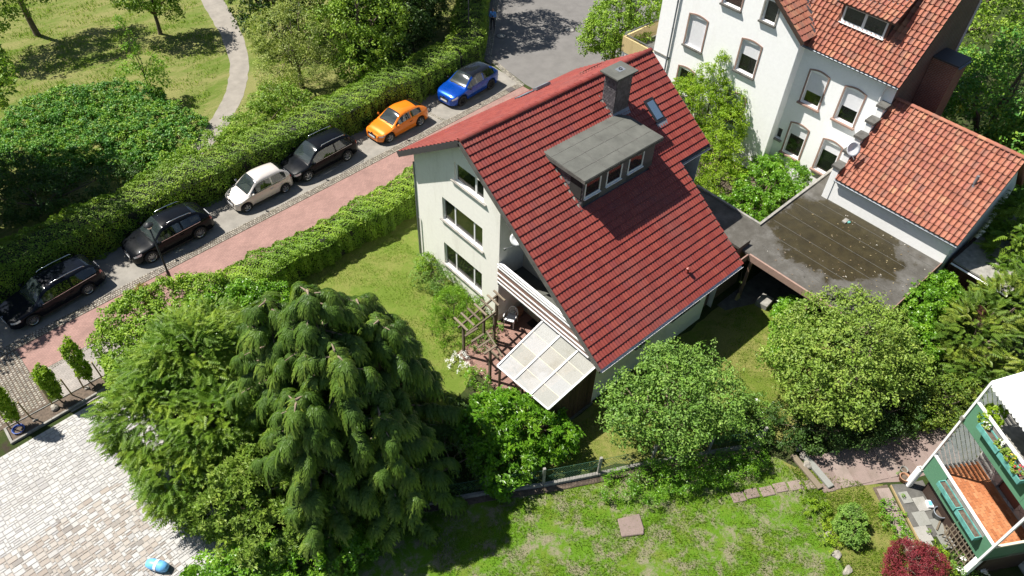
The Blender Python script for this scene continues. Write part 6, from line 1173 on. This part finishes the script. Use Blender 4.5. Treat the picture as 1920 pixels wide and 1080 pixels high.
tree('corner_maple', 'green maple shrub with coppery shoots at the hedge end', 'shrub', (-12.8, 3.0, 0), [(-12.9, 3.3, 1.6, 1.5, 1.3, 1.1), (-11.4, 3.3, 1.7, 1.5, 1.1, 1.0), (-13.9, 2.4, 1.3, 1.2, 1.3, 1.1), (-12.6, 1.9, 1.5, 1.5, 1.3, 1.1), (-14.2, 1.2, 1.1, 1.1, 1.1, 1.0), (-10.2, 3.0, 1.5, 1.2, 1.0, .9)], .09, 'bark', 'leaf_hedge2', 1500, 24, .28, .13)
tree('copper_shoots', 'coppery new leaves on top of the maple shrub', 'shrub', (-11.9, 3.8, 0), [(-12.3, 4.0, 2.1, .55, .4, .4)], .05, 'bark', 'leaf_copper', 34, 18, .22, .11)
tree('lime_shrub', 'bright lime shrub between the garden hedge and the conifers', 'shrub', (-9.8, 1.4, 0), [(-10.2, 1.6, 1.5, 1.5, 1.1, 1.0), (-8.7, 1.3, 1.4, 1.2, 1.1, .9), (-7.7, .9, 1.0, .9, .9, .7)], .08, 'bark', 'leaf_bright', 420, 24, .32, .13)
tree('rhododendron', 'large-leaved shrub in front of the white canopy', 'shrub', (-3.9, -11.5, 0), [(-3.6, -11.6, 1.4, 1.4, 1.2, .9), (-4.8, -10.9, 1.5, 1.3, 1.3, 1.0), (-2.9, -12.6, 1.0, 1.1, 1.1, .8), (-5.2, -12.2, .9, 1.2, 1.2, .8), (-3.6, -10.3, .9, .9, .9, .7)], .07, 'bark', 'leaf_bright', 380, 7, .3, .23, 'rosl')
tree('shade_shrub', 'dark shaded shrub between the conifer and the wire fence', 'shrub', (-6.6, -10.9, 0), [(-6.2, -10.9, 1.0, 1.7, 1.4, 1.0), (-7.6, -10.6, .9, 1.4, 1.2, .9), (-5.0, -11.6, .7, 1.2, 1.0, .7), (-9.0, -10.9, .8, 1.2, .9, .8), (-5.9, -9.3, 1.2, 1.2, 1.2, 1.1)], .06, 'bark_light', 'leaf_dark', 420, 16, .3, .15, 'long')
# ------------------------------------------------------------------ shrubs round the house
tree('fine_shrub', 'soft bright green shrub beside the timber pergola', 'shrub', (-1.7, -4.9, 0), [(-1.8, -4.7, .95, 1.2, 1.2, .85), (-1.0, -5.2, .8, .8, .8, .7), (-2.4, -5.7, .6, .9, .8, .6), (-1.2, -4.0, .7, .8, .8, .6)], .05, 'bark', 'leaf_fine', 560, 20, .2, .10, 'long', hang=.8)
tree('heather_shrub', 'low dark shrub under the ground-floor windows', 'shrub', (-.7, -2.1, 0), [(-.8, -1.9, .6, .95, .9, .6), (-.65, -2.9, .55, .7, .8, .5), (-.5, -1.0, .5, .5, .5, .5), (-.6, -3.6, .4, .5, .5, .4)], .05, 'bark', 'leaf_apple', 420, 18, .2, .09, 'long')
tree('wall_bush', 'fresh green bush at the house corner by the lawn', 'shrub', (-.55, -1.25, 0), [(-.6, -1.3, .75, .5, .45, .4)], .03, 'bark', 'leaf_lime', 60, 16, .16, .09)
tree('flowering_plant', 'white flowering plant beside the pergola posts', 'plant', (-2.9, -6.9, 0), [(-3.0, -6.8, .3, .6, .5, .25)], 0, 'bark', 'flower_white', 60, 14, .12, .05)
tree('border_plant', 'grey green border plants between the pergola posts', 'plant', (-1.6, -6.9, 0), [(-1.4, -6.7, .25, .7, .35, .25), (-.4, -6.45, .3, .3, .3, .3)], 0, 'bark', 'leaf_apple', 90, 14, .13, .07)
tree('border_plant', 'leafy plants below the left corner of the canopy', 'plant', (-2.9, -8.0, 0), [(-3.0, -8.1, .35, .5, .6, .3), (-3.4, -9.2, .35, .5, .6, .3)], 0, 'bark', 'leaf_bright', 110, 14, .15, .08)
tree('apple_tree', 'spreading apple tree before the eave of the red roof', 'tree', (.65, -15.6, 0), [(1.0, -15.0, 3.0, 1.7, 1.7, 1.2), (-.6, -14.7, 2.6, 1.4, 1.4, 1.0), (2.5, -14.9, 2.7, 1.5, 1.5, 1.1), (2.2, -16.5, 2.4, 1.4, 1.3, 1.0), (.3, -16.2, 2.5, 1.2, 1.2, .9), (3.4, -16.1, 2.0, 1.2, 1.2, .9), (1.9, -13.9, 3.2, 1.0, .9, .9), (-.2, -13.8, 2.8, .9, .8, .8)], .13, 'bark_light', 'leaf_apple', 1300, 19, .34, .125, fork=.3, shell=(.45, 1.0))
tree('fruit_tree', 'dense olive green fruit tree before the garage carport', 'tree', (8.45, -19.6, 0), [(8.1, -18.6, 3.2, 2.0, 2.0, 1.3), (6.6, -17.6, 2.8, 1.7, 1.6, 1.2), (9.9, -18.9, 3.0, 1.8, 1.8, 1.2), (8.6, -16.9, 2.9, 1.6, 1.5, 1.1), (7.1, -19.6, 2.5, 1.6, 1.5, 1.1), (10.6, -17.5, 2.7, 1.5, 1.4, 1.0), (5.7, -18.7, 2.3, 1.2, 1.2, .9), (9.8, -20.3, 2.3, 1.4, 1.2, .9)], .17, 'bark', 'leaf_olive', 1900, 20, .34, .13, fork=.4, shell=(.6, 1.0))
mt = tree('mistletoe_ball', 'yellowish leaf ball in the crown of the fruit tree', 'plant', (8.9, -19.3, 3.9), [(8.9, -19.4, 4.05, .5, .5, .45)], 0, 'bark', 'leaf_yew', 70, 20, .15, .09)
tree('laurel_shrub', 'glossy laurel at the block near the carport post', 'shrub', (10.2, -15.3, 0), [(10.2, -15.2, .9, 1.0, .8, .7), (9.2, -15.9, .7, .9, .8, .6), (8.2, -16.3, .8, .8, .7, .6)], .05, 'bark', 'leaf_bright', 240, 7, .26, .17, 'ros')
tree('laurel_shrub', 'tall bright laurel shrub against the right edge of the garage', 'shrub', (14.2, -19.3, 0), [(14.4, -19.0, 1.9, 1.3, .9, 1.0), (13.0, -19.3, 1.6, 1.2, 1.0, 1.0), (15.8, -19.2, 2.0, 1.0, .8, .9), (12.2, -19.9, 1.6, 1.1, 1.0, .9)], .07, 'bark', 'leaf_bright', 520, 8, .3, .17, 'ros')
feathery('yew_shrub', 'yellow green yew between the shed and the balcony', (14.8, -21.6, 0), [(14.6, -21.4, 2.2, 1.9, 1.6, 1.6), (16.6, -21.6, 2.4, 1.6, 1.5, 1.6), (13.4, -22.6, 1.4, 1.5, 1.3, 1.2), (15.6, -22.9, 1.8, 1.5, 1.4, 1.3), (18.2, -22.2, 2.4, 1.4, 1.4, 1.5)], 2600, 'leaf_yew', .45, .35, .1, cat='shrub')
feathery('green_conifer', 'fresh green conifer rising beside the pale shed roof', (20.4, -20.5, 0), [(20.4, -20.2, 2.9, 1.4, 1.3, 1.6), (21.8, -19.6, 3.6, 1.3, 1.2, 1.5), (19.4, -21.2, 2.4, 1.2, 1.1, 1.3)], 1500, 'leaf_thuja', .5, .2, .1)
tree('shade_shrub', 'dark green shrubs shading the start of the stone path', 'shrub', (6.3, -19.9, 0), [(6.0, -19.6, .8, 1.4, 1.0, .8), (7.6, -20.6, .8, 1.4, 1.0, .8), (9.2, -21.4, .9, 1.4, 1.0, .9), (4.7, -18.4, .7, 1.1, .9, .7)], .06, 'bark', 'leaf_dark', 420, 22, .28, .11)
tree('low_shrub', 'light green low shrubs behind the balcony pillar', 'shrub', (11.3, -22.4, 0), [(11.2, -22.3, .9, 1.5, 1.1, .9), (12.6, -22.9, 1.0, 1.4, 1.1, 1.0), (10.2, -22.0, .6, .9, .7, .6)], .06, 'bark', 'leaf_yew', 360, 22, .28, .10)
tree('rose_bush', 'rose bushes with a few white blooms at the lawn corner', 'shrub', (4.1, -17.6, 0), [(3.9, -17.5, .7, 1.0, .9, .65), (2.9, -16.7, .55, .8, .7, .5), (4.9, -17.2, .6, .8, .8, .55)], .04, 'bark', 'leaf_apple', 260, 20, .24, .10)
crown('blooms', [(.0, .3, .75, 1.0, .8, .6)], 14, 2, .05, .13, 'flower_white', bpy.data.objects['rose_bush'], 'ros', kind='stuff')
tree('ground_shrub', 'leafy ground shrub below the fence by the pink slab', 'shrub', (-1.2, -16.3, 0), [(-1.0, -16.5, .5, 1.0, .8, .5), (.2, -17.1, .55, 1.1, .8, .55), (-2.2, -15.7, .35, .8, .6, .4), (1.5, -18.0, .45, .9, .7, .45), (2.7, -18.5, .4, .8, .6, .4)], .03, 'bark', 'leaf_bright', 620, 18, .22, .10, 'long')
tree('round_bush', 'dark green oval bush in the corner bed', 'shrub', (3.45, -22.7, 0), [(3.5, -22.55, .45, .75, .5, .5), (3.1, -23.0, .4, .5, .42, .4)], .05, 'bark', 'leaf_apple', 560, 26, .11, .065)
tree('red_maple', 'dark red Japanese maple at the bottom edge', 'shrub', (3.6, -25.0, 0), [(3.4, -24.9, .75, 1.0, .85, .55), (2.9, -25.6, .6, .85, .7, .5), (4.1, -25.4, .6, .65, .6, .45)], .05, 'bark', 'leaf_red', 800, 24, .16, .08, 'long', hang=.4)
for k, (x, y, lm, lb) in enumerate(((5.2, -23.4, 'leaf_bright', 'green ground cover between the corner path and the oval bush'), (4.9, -25.6, 'leaf_lime', 'lime ground cover beside the flagstones'), (5.3, -26.4, 'leaf_apple', 'white flowering bed below the trellis'), (3.1, -21.6, 'leaf_lime', 'yellow green plants at the corner of the garden bed'))): tree('ground_cover', lb, 'plant', (x, y, 0), [(x, y, .12, .6, .55, .16), (x-.4, y-.5, .12, .5, .5, .15), (x-.7, y-1.0, .1, .5, .45, .13)], 0, 'bark', lm, 200, 15, .14, .075)
crown('blooms', [(-.2, -.3, .3, .7, .7, .15)], 10, 2, .05, .16, 'flower_white', bpy.data.objects['ground_cover.002'], 'ros', kind='stuff')
for k, (x, y, lm, lb) in enumerate(((6.6, -23.0, 'leaf_apple', 'weeds between the white pillar and the corner path'), (5.6, -24.9, 'leaf_hedge2', 'weeds growing over the flagstones'), (3.4, -20.6, 'leaf_lime', 'low weeds along the stepping stones'), (2.0, -18.6, 'leaf_hedge2', 'weeds between the fence kerb and the stepping stones'))): tree('weed_clump', lb, 'plant', (x, y, 0), [(x, y, .08, .35, .3, .1), (x-.4, y-.3, .08, .3, .3, .1), (x+.4, y+.25, .07, .3, .25, .09)], 0, 'bark', lm, 60, 12, .1, .07)
# between the houses
tree('climbing_vine', 'climbing vine covering the lower wall of the white house', 'vine', (18.6, -3.4, 0), [(18.2, -2.2, 2.7, 1.0, 1.4, 1.5), (18.4, -4.9, 2.3, 1.0, 1.2, 1.6), (18.9, -1.0, 2.4, .6, .9, 1.2), (18.5, -3.2, 2.9, .9, 1.5, 1.5), (18.7, -4.6, 2.2, .8, 1.2, 1.5), (18.9, -2.8, 4.6, .45, .9, .9), (18.95, -4.4, 3.9, .4, .8, .8), (17.8, -2.2, 1.8, 1.0, 1.2, 1.3), (19.05, -3.1, 5.5, .25, .4, .6), (19.05, -1.5, 3.4, .25, .35, .9)], .06, 'bark', 'leaf_lime', 1500, 20, .25, .11, zmin=.3)
tree('courtyard_shrub', 'bright shrub in the courtyard between the two houses', 'shrub', (16.2, -6.2, 0), [(16.3, -6.0, 2.1, 1.5, 1.4, 1.3), (14.8, -5.2, 1.7, 1.3, 1.3, 1.2), (15.2, -7.2, 1.4, 1.4, 1.2, 1.0), (13.6, -6.4, 1.2, 1.2, 1.2, 1.0), (17.4, -4.6, 1.6, 1.3, 1.2, 1.1), (13.8, -4.2, 1.5, 1.3, 1.3, 1.2)], .08, 'bark', 'leaf_lime', 640, 22, .3, .12)
tree('courtyard_shrub', 'mixed green shrub filling the corner by the garage roof', 'shrub', (16.8, -8.9, 0), [(16.9, -8.6, 1.5, 1.5, 1.3, 1.1), (18.3, -9.3, 1.5, 1.1, 1.1, 1.1), (15.2, -9.2, 1.1, 1.3, 1.2, .9), (17.0, -10.3, 1.2, 1.4, .7, 1.0), (13.8, -8.6, .9, 1.0, 1.2, .8), (13.8, -10.2, .8, 1.0, .8, .7), (18.9, -7.9, 1.0, .9, .9, .8)], .08, 'bark', 'leaf_bright', 600, 9, .3, .15, 'ros')
tree('street_tree', 'leafy tree at the road beside the ochre terrace', 'tree', (21.4, 6.6, 0), [(22.6, 5.8, 4.4, 1.5, 1.5, 1.3), (19.8, 6.0, 3.4, 1.3, 1.3, 1.2), (20.7, 6.6, 3.6, 1.7, 1.6, 1.5), (21.4, 5.3, 3.0, 1.4, 1.4, 1.3), (22.0, 7.2, 3.4, 1.4, 1.4, 1.3), (20.6, 5.4, 2.2, 1.1, 1.1, 1.1), (21.6, 6.6, 4.8, 1.3, 1.3, 1.1), (19.9, 7.2, 2.6, 1.1, 1.0, 1.1)], .16, 'bark', 'leaf_hedge2', 1300, 22, .34, .15)
for k, (x, y, s_, lb) in enumerate(((28.6, -15.2, 1.05, 'large dark green tree behind the terracotta annex'), (37, -8, 1.2, 'tall tree behind the brick wing of the white house'), (29, -18.5, .85, 'rounded tree at the right edge behind the annex ridge'), (41, -17, 1.2, 'far green tree in the upper right corner'))):
    tree('garden_tree', lb, 'tree', (x, y, 0), [(x+dx*s_, y+dy*s_, dz*s_, rx*s_, rx*s_, rx*.8*s_) for dx, dy, dz, rx in ((0, 0, 6.0, 2.6), (-2, 1.0, 4.6, 2.2), (1.8, -1.5, 5.0, 2.3), (-.8, -2.3, 4.0, 2.1), (1.0, 2.2, 4.6, 2.1), (-2.2, -1.2, 2.8, 1.8), (.2, .2, 7.6, 1.7))], .25, 'bark', 'leaf_patch' if k != 1 else 'leaf_hedge', 1000, 16, .5, .2, group='trees behind the annex')
# ------------------------------------------------------------------ park
tree('park_tree', 'tree with clear trunk on the mown park lawn', 'tree', (-7.16, 34.9, 0), [(-8.6, 34.4, 6.2, 2.6, 2.4, 1.9), (-6.2, 34.6, 6.6, 2.4, 2.2, 1.9), (-4.6, 34.0, 5.6, 1.8, 1.7, 1.5), (-7.2, 35.5, 8.0, 2.4, 2.3, 1.8), (-9.9, 33.6, 5.4, 1.9, 1.7, 1.5), (-8.7, 33.1, 3.5, 1.6, 1.5, 1.1), (-9.8, 32.3, 3.0, 1.3, 1.3, 1.0), (-6.0, 33.5, 3.7, 1.4, 1.3, .9)], .2, 'bark', 'leaf_hedge', 900, 16, .5, .2, group='trees on the park lawn', fork=.6)
tree('park_tree', 'bushy tree beside the curved park path', 'tree', (-.5, 29.9, 0), [(-.8, 29.4, 3.6, 1.6, 1.5, 1.5), (.6, 29.4, 3.8, 1.4, 1.4, 1.4), (-.2, 29.8, 5.4, 1.7, 1.6, 1.4), (-1.8, 29.9, 3.4, 1.1, 1.1, 1.1), (.3, 28.8, 2.3, .9, .9, .9)], .14, 'bark', 'leaf_hedge', 620, 16, .42, .18, group='trees on the park lawn', fork=.35)
tree('young_tree', 'slender young tree with sparse light foliage in the shrub patch', 'tree', (-4.4, 22.4, 0), [(-4.5, 22.5, 3.6, .5, .5, .9), (-3.7, 22.0, 2.2, .9, .8, .6), (-5.0, 22.7, 2.3, .8, .7, .6), (-4.6, 22.9, 4.9, .35, .35, .6), (-4.0, 21.7, 1.5, 1.0, .9, .5)], .05, 'bark', 'leaf_fine', 130, 13, .3, .14, group='trees on the park lawn', shell=(.3, 1.0), fork=.5)
patch = empty('shrub_patch', (-8.8, 20.5, 0), 0, 'wide patch of dense green shrubs on the park lawn', 'shrub'); loc = []
for k in range(110):
    x, y = rng.uniform(-5.4, 5.2), rng.uniform(-4.6, 4.4)
    if (x/5.4)**2+(y/4.9)**2 > 1: continue
    loc.append((x+.12*y, y-.45*x*.6, .2+.35*rng.random(), 1.0, 1.0, .55))
crown('foliage', loc, 9000, 18, .28, .15, 'leaf_patch', patch, tintspread=.7)
tree('willow_bush', 'tall pale green bush at the bend of the park path', 'shrub', (3.6, 17.6, 0), [(3.6, 17.6, 4.0, 1.8, 1.7, 1.5), (2.4, 17.2, 2.9, 1.7, 1.6, 1.4), (5.0, 17.0, 3.2, 1.6, 1.5, 1.4), (3.6, 16.0, 2.4, 1.7, 1.3, 1.3), (1.6, 16.6, 1.7, 1.3, 1.2, 1.1), (4.9, 18.6, 4.6, 1.4, 1.4, 1.2), (2.8, 19.0, 3.6, 1.5, 1.4, 1.3)], .14, 'bark', 'leaf_willow', 1100, 18, .38, .15, 'long')
tree('path_shrub', 'green shrub between the path end and the hedge', 'shrub', (-.6, 14.4, 0), [(-.6, 14.2, 1.3, 1.5, 1.1, 1.0), (1.0, 14.4, 1.5, 1.3, 1.1, 1.0), (-2.4, 13.8, 1.2, 1.3, 1.0, .9), (.4, 15.6, 1.3, 1.2, 1.0, .9)], .07, 'bark', 'leaf_hedge', 480, 22, .32, .13)
tree('hedge_shrub', 'yellow green shrub growing out of the hedge near the path', 'shrub', (-4.6, 12.9, 0), [(-4.7, 12.8, 1.5, 1.4, .9, .9), (-6.4, 12.8, 1.4, 1.2, .8, .8), (-3.2, 13.0, 1.4, 1.0, .8, .8)], .06, 'bark', 'leaf_hedge2', 360, 22, .3, .12)
for k, (x, y, zz, s_, lb) in enumerate(((7.4, 16.2, 0, .8, 'dark shrubby tree right of the pale bush'), (10.5, 17.6, 0, .95, 'dark tree in the thicket behind the hedge'), (13.2, 20.6, 0, 1.25, 'tall dark tree at the end of the thicket'), (19.0, 25.5, 0, 1.3, 'tall tree beyond the hedge at the top edge'), (8.2, 22.5, 0, 1.1, 'dark tree at the back of the park thicket'), (5.5, 24.5, 0, .9, 'dark tree beside the path in the thicket'))):
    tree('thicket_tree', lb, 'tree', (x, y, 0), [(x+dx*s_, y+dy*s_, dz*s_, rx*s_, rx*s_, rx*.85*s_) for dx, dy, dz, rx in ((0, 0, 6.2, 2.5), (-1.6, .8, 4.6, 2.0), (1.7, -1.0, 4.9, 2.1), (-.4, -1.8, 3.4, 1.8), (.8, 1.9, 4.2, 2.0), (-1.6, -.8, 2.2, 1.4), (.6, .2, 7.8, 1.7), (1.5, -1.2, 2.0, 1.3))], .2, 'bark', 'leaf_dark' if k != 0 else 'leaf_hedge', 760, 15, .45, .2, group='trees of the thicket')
for k, (x, y, s_, lb) in enumerate(((-16.9, 17.2, 1.15, 'broad tree at the left edge shading the hedge and lane'), (-20.6, 14.2, 1.05, 'broad tree left of the frame shading the first car'), (-23.5, 19.5, 1.2, 'broad tree farther left beyond the hedge'))):
    tree('avenue_tree', lb, 'tree', (x, y, 0), [(x+dx*s_, y+dy*s_, dz*s_, rx*s_, rx*s_, rx*.8*s_) for dx, dy, dz, rx in ((0, 0, 8.0, 2.6), (-2.0, .8, 6.6, 2.2), (2.0, -.8, 6.8, 2.3), (-.4, -2.3, 6.0, 2.0), (.8, 2.2, 6.4, 2.1), (2.6, 1.2, 5.6, 1.8))], .28, 'bark', 'leaf_hedge', 1100, 18, .5, .24, group='avenue trees left of the lane', fork=.55)
tree('avenue_tree', 'tall tree at the left edge behind the shrub patch', 'tree', (-14.2, 20.6, 0), [(-13.8, 20.3, 8.4, 2.6, 2.5, 1.9), (-15.6, 19.2, 8.0, 2.3, 2.2, 1.7), (-13.2, 18.4, 7.4, 1.9, 1.8, 1.4), (-15.4, 21.8, 8.6, 2.2, 2.2, 1.7)], .26, 'bark', 'leaf_hedge', 1000, 18, .5, .24, group='avenue trees left of the lane', fork=.7)
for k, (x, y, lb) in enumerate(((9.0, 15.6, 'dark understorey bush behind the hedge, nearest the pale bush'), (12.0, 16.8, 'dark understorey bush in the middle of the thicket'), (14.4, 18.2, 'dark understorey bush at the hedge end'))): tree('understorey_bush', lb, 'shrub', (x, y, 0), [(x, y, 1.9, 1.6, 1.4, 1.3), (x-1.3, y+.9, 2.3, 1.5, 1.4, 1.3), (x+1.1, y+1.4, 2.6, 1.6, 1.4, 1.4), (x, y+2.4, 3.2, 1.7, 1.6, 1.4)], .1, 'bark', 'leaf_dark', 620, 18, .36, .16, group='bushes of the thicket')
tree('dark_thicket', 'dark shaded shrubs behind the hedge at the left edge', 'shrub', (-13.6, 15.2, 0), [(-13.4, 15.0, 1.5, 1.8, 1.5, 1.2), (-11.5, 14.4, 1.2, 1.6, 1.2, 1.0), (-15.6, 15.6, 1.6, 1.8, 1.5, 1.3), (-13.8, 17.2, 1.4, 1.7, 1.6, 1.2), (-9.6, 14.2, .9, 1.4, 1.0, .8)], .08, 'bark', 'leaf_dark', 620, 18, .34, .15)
tree('road_tree', 'tall tree behind the hedge end casting shade on the road', 'tree', (15.6, 19.6, 0), [(16.4, 18.9, 8.4, 2.4, 2.3, 1.6), (18.2, 19.6, 8.8, 2.2, 2.1, 1.5), (15.2, 20.6, 9.2, 2.2, 2.0, 1.6), (17.0, 17.4, 7.8, 1.8, 1.6, 1.2), (19.6, 18.4, 8.2, 1.6, 1.6, 1.1), (14.4, 18.6, 7.6, 1.8, 1.7, 1.3)], .25, 'bark', 'leaf_hedge', 900, 16, .5, .22, fork=.75)
# ------------------------------------------------------------------ saplings
for k, (x, y, h, lb) in enumerate(((-18.75, 2.35, 2.9, 'young columnar sapling beside the coiled hose'), (-17.05, 2.42, 2.4, 'shortest columnar sapling, middle of the three in the bed'), (-15.75, 2.5, 3.0, 'young columnar sapling nearest the conifers'))):
    e = tree('sapling', lb, 'tree', (x, y, 0), [(x, y, h*.45, .22, .22, h*.3), (x-.03, y+.02, h*.72, .26, .26, h*.3)], .03, 'bark', 'leaf_lime', 240, 18, .16, .11, group='saplings in the planting bed', fork=.3)
    for dx in (-.35, .45): mb = MB(); mb.tube([(dx, .1, 0), (dx*.9, .08, 1.2)], .03, 6); mb.build('stake', 'straw', e)
# ------------------------------------------------------------------ grass
def grass(name, polys, n, h, label, lo=0.0):
    P = []
    for poly in polys:
        q = np.array(poly); mn, mx = q.min(0), q.max(0); p = rng.uniform(mn, mx, (n*3, 2)); ins = np.zeros(len(p), bool); j = len(q)-1
        for i in range(len(q)):
            c = ((q[i, 1] > p[:, 1]) != (q[j, 1] > p[:, 1])) & (p[:, 0] < (q[j, 0]-q[i, 0])*(p[:, 1]-q[i, 1])/(q[j, 1]-q[i, 1]+1e-12)+q[i, 0]); ins ^= c; j = i
        P.append(p[ins][:n])
    p = np.vstack(P); cl = np.sin(p[:, 0]*1.7+np.sin(p[:, 1]*1.1)*2)+np.sin(p[:, 1]*2.3+p[:, 0]*.6)+np.sin(p[:, 0]*5.3+p[:, 1]*4.1)*.7; p = p[cl > lo+rng.normal(0, .8, len(p))]; k = len(p)
    tv = np.array([(0, -.12, 0), (0, .12, 0), (.25, 0, 1.0)]); tf = np.array([(0, 1, 2)]); a = rng.uniform(0, 6.283, k); A = np.c_[np.cos(a), np.sin(a), np.zeros(k)]; N = np.c_[rng.normal(0, .35, (k, 2)), np.ones(k)]
    o = scatter(name, tv, tf, np.c_[p, np.full(k, .008)], A, N, rng.uniform(h*.5, h*1.4, k), rng.random(k), 'blade', None, 'stuff'); tag(o, label, 'grass')
grass('lawn_grass', [[(-9, -11.6), (1.9, -17.4), (3.9, -19.2), (4.0, -21.2), (1.0, -24.2), (-3, -24), (-10, -16)]], 60000, .10, 'uneven green grass blades of the garden lawn', -.6)
grass('bed_grass', [[(4, -19.6), (5.6, -22), (4.2, -25), (2, -26), (1.4, -24), (2.9, -22)]], 14000, .11, 'yellowish grass and weeds of the corner bed', -.8)
grass('house_grass', [[(-8, 2.6), (0, 2.6), (-.2, -4), (-3, -7), (-6, -8)], [(1, -12.8), (9.6, -12.8), (10.5, -15), (6, -18.5), (2, -16.8), (-3, -13.6), (-6, -12)]], 26000, .08, 'short grass blades of the lawns round the house', -.3)
grass('park_grass', [[(-14, 24), (-6, 26), (-2.5, 19), (1.2, 24), (3.3, 31), (5, 40), (-12, 46)], [(3.2, 22), (5.5, 30), (8, 40), (14, 40), (6, 20), (0, 16)]], 30000, .16, 'mown straw coloured grass of the park', .1)
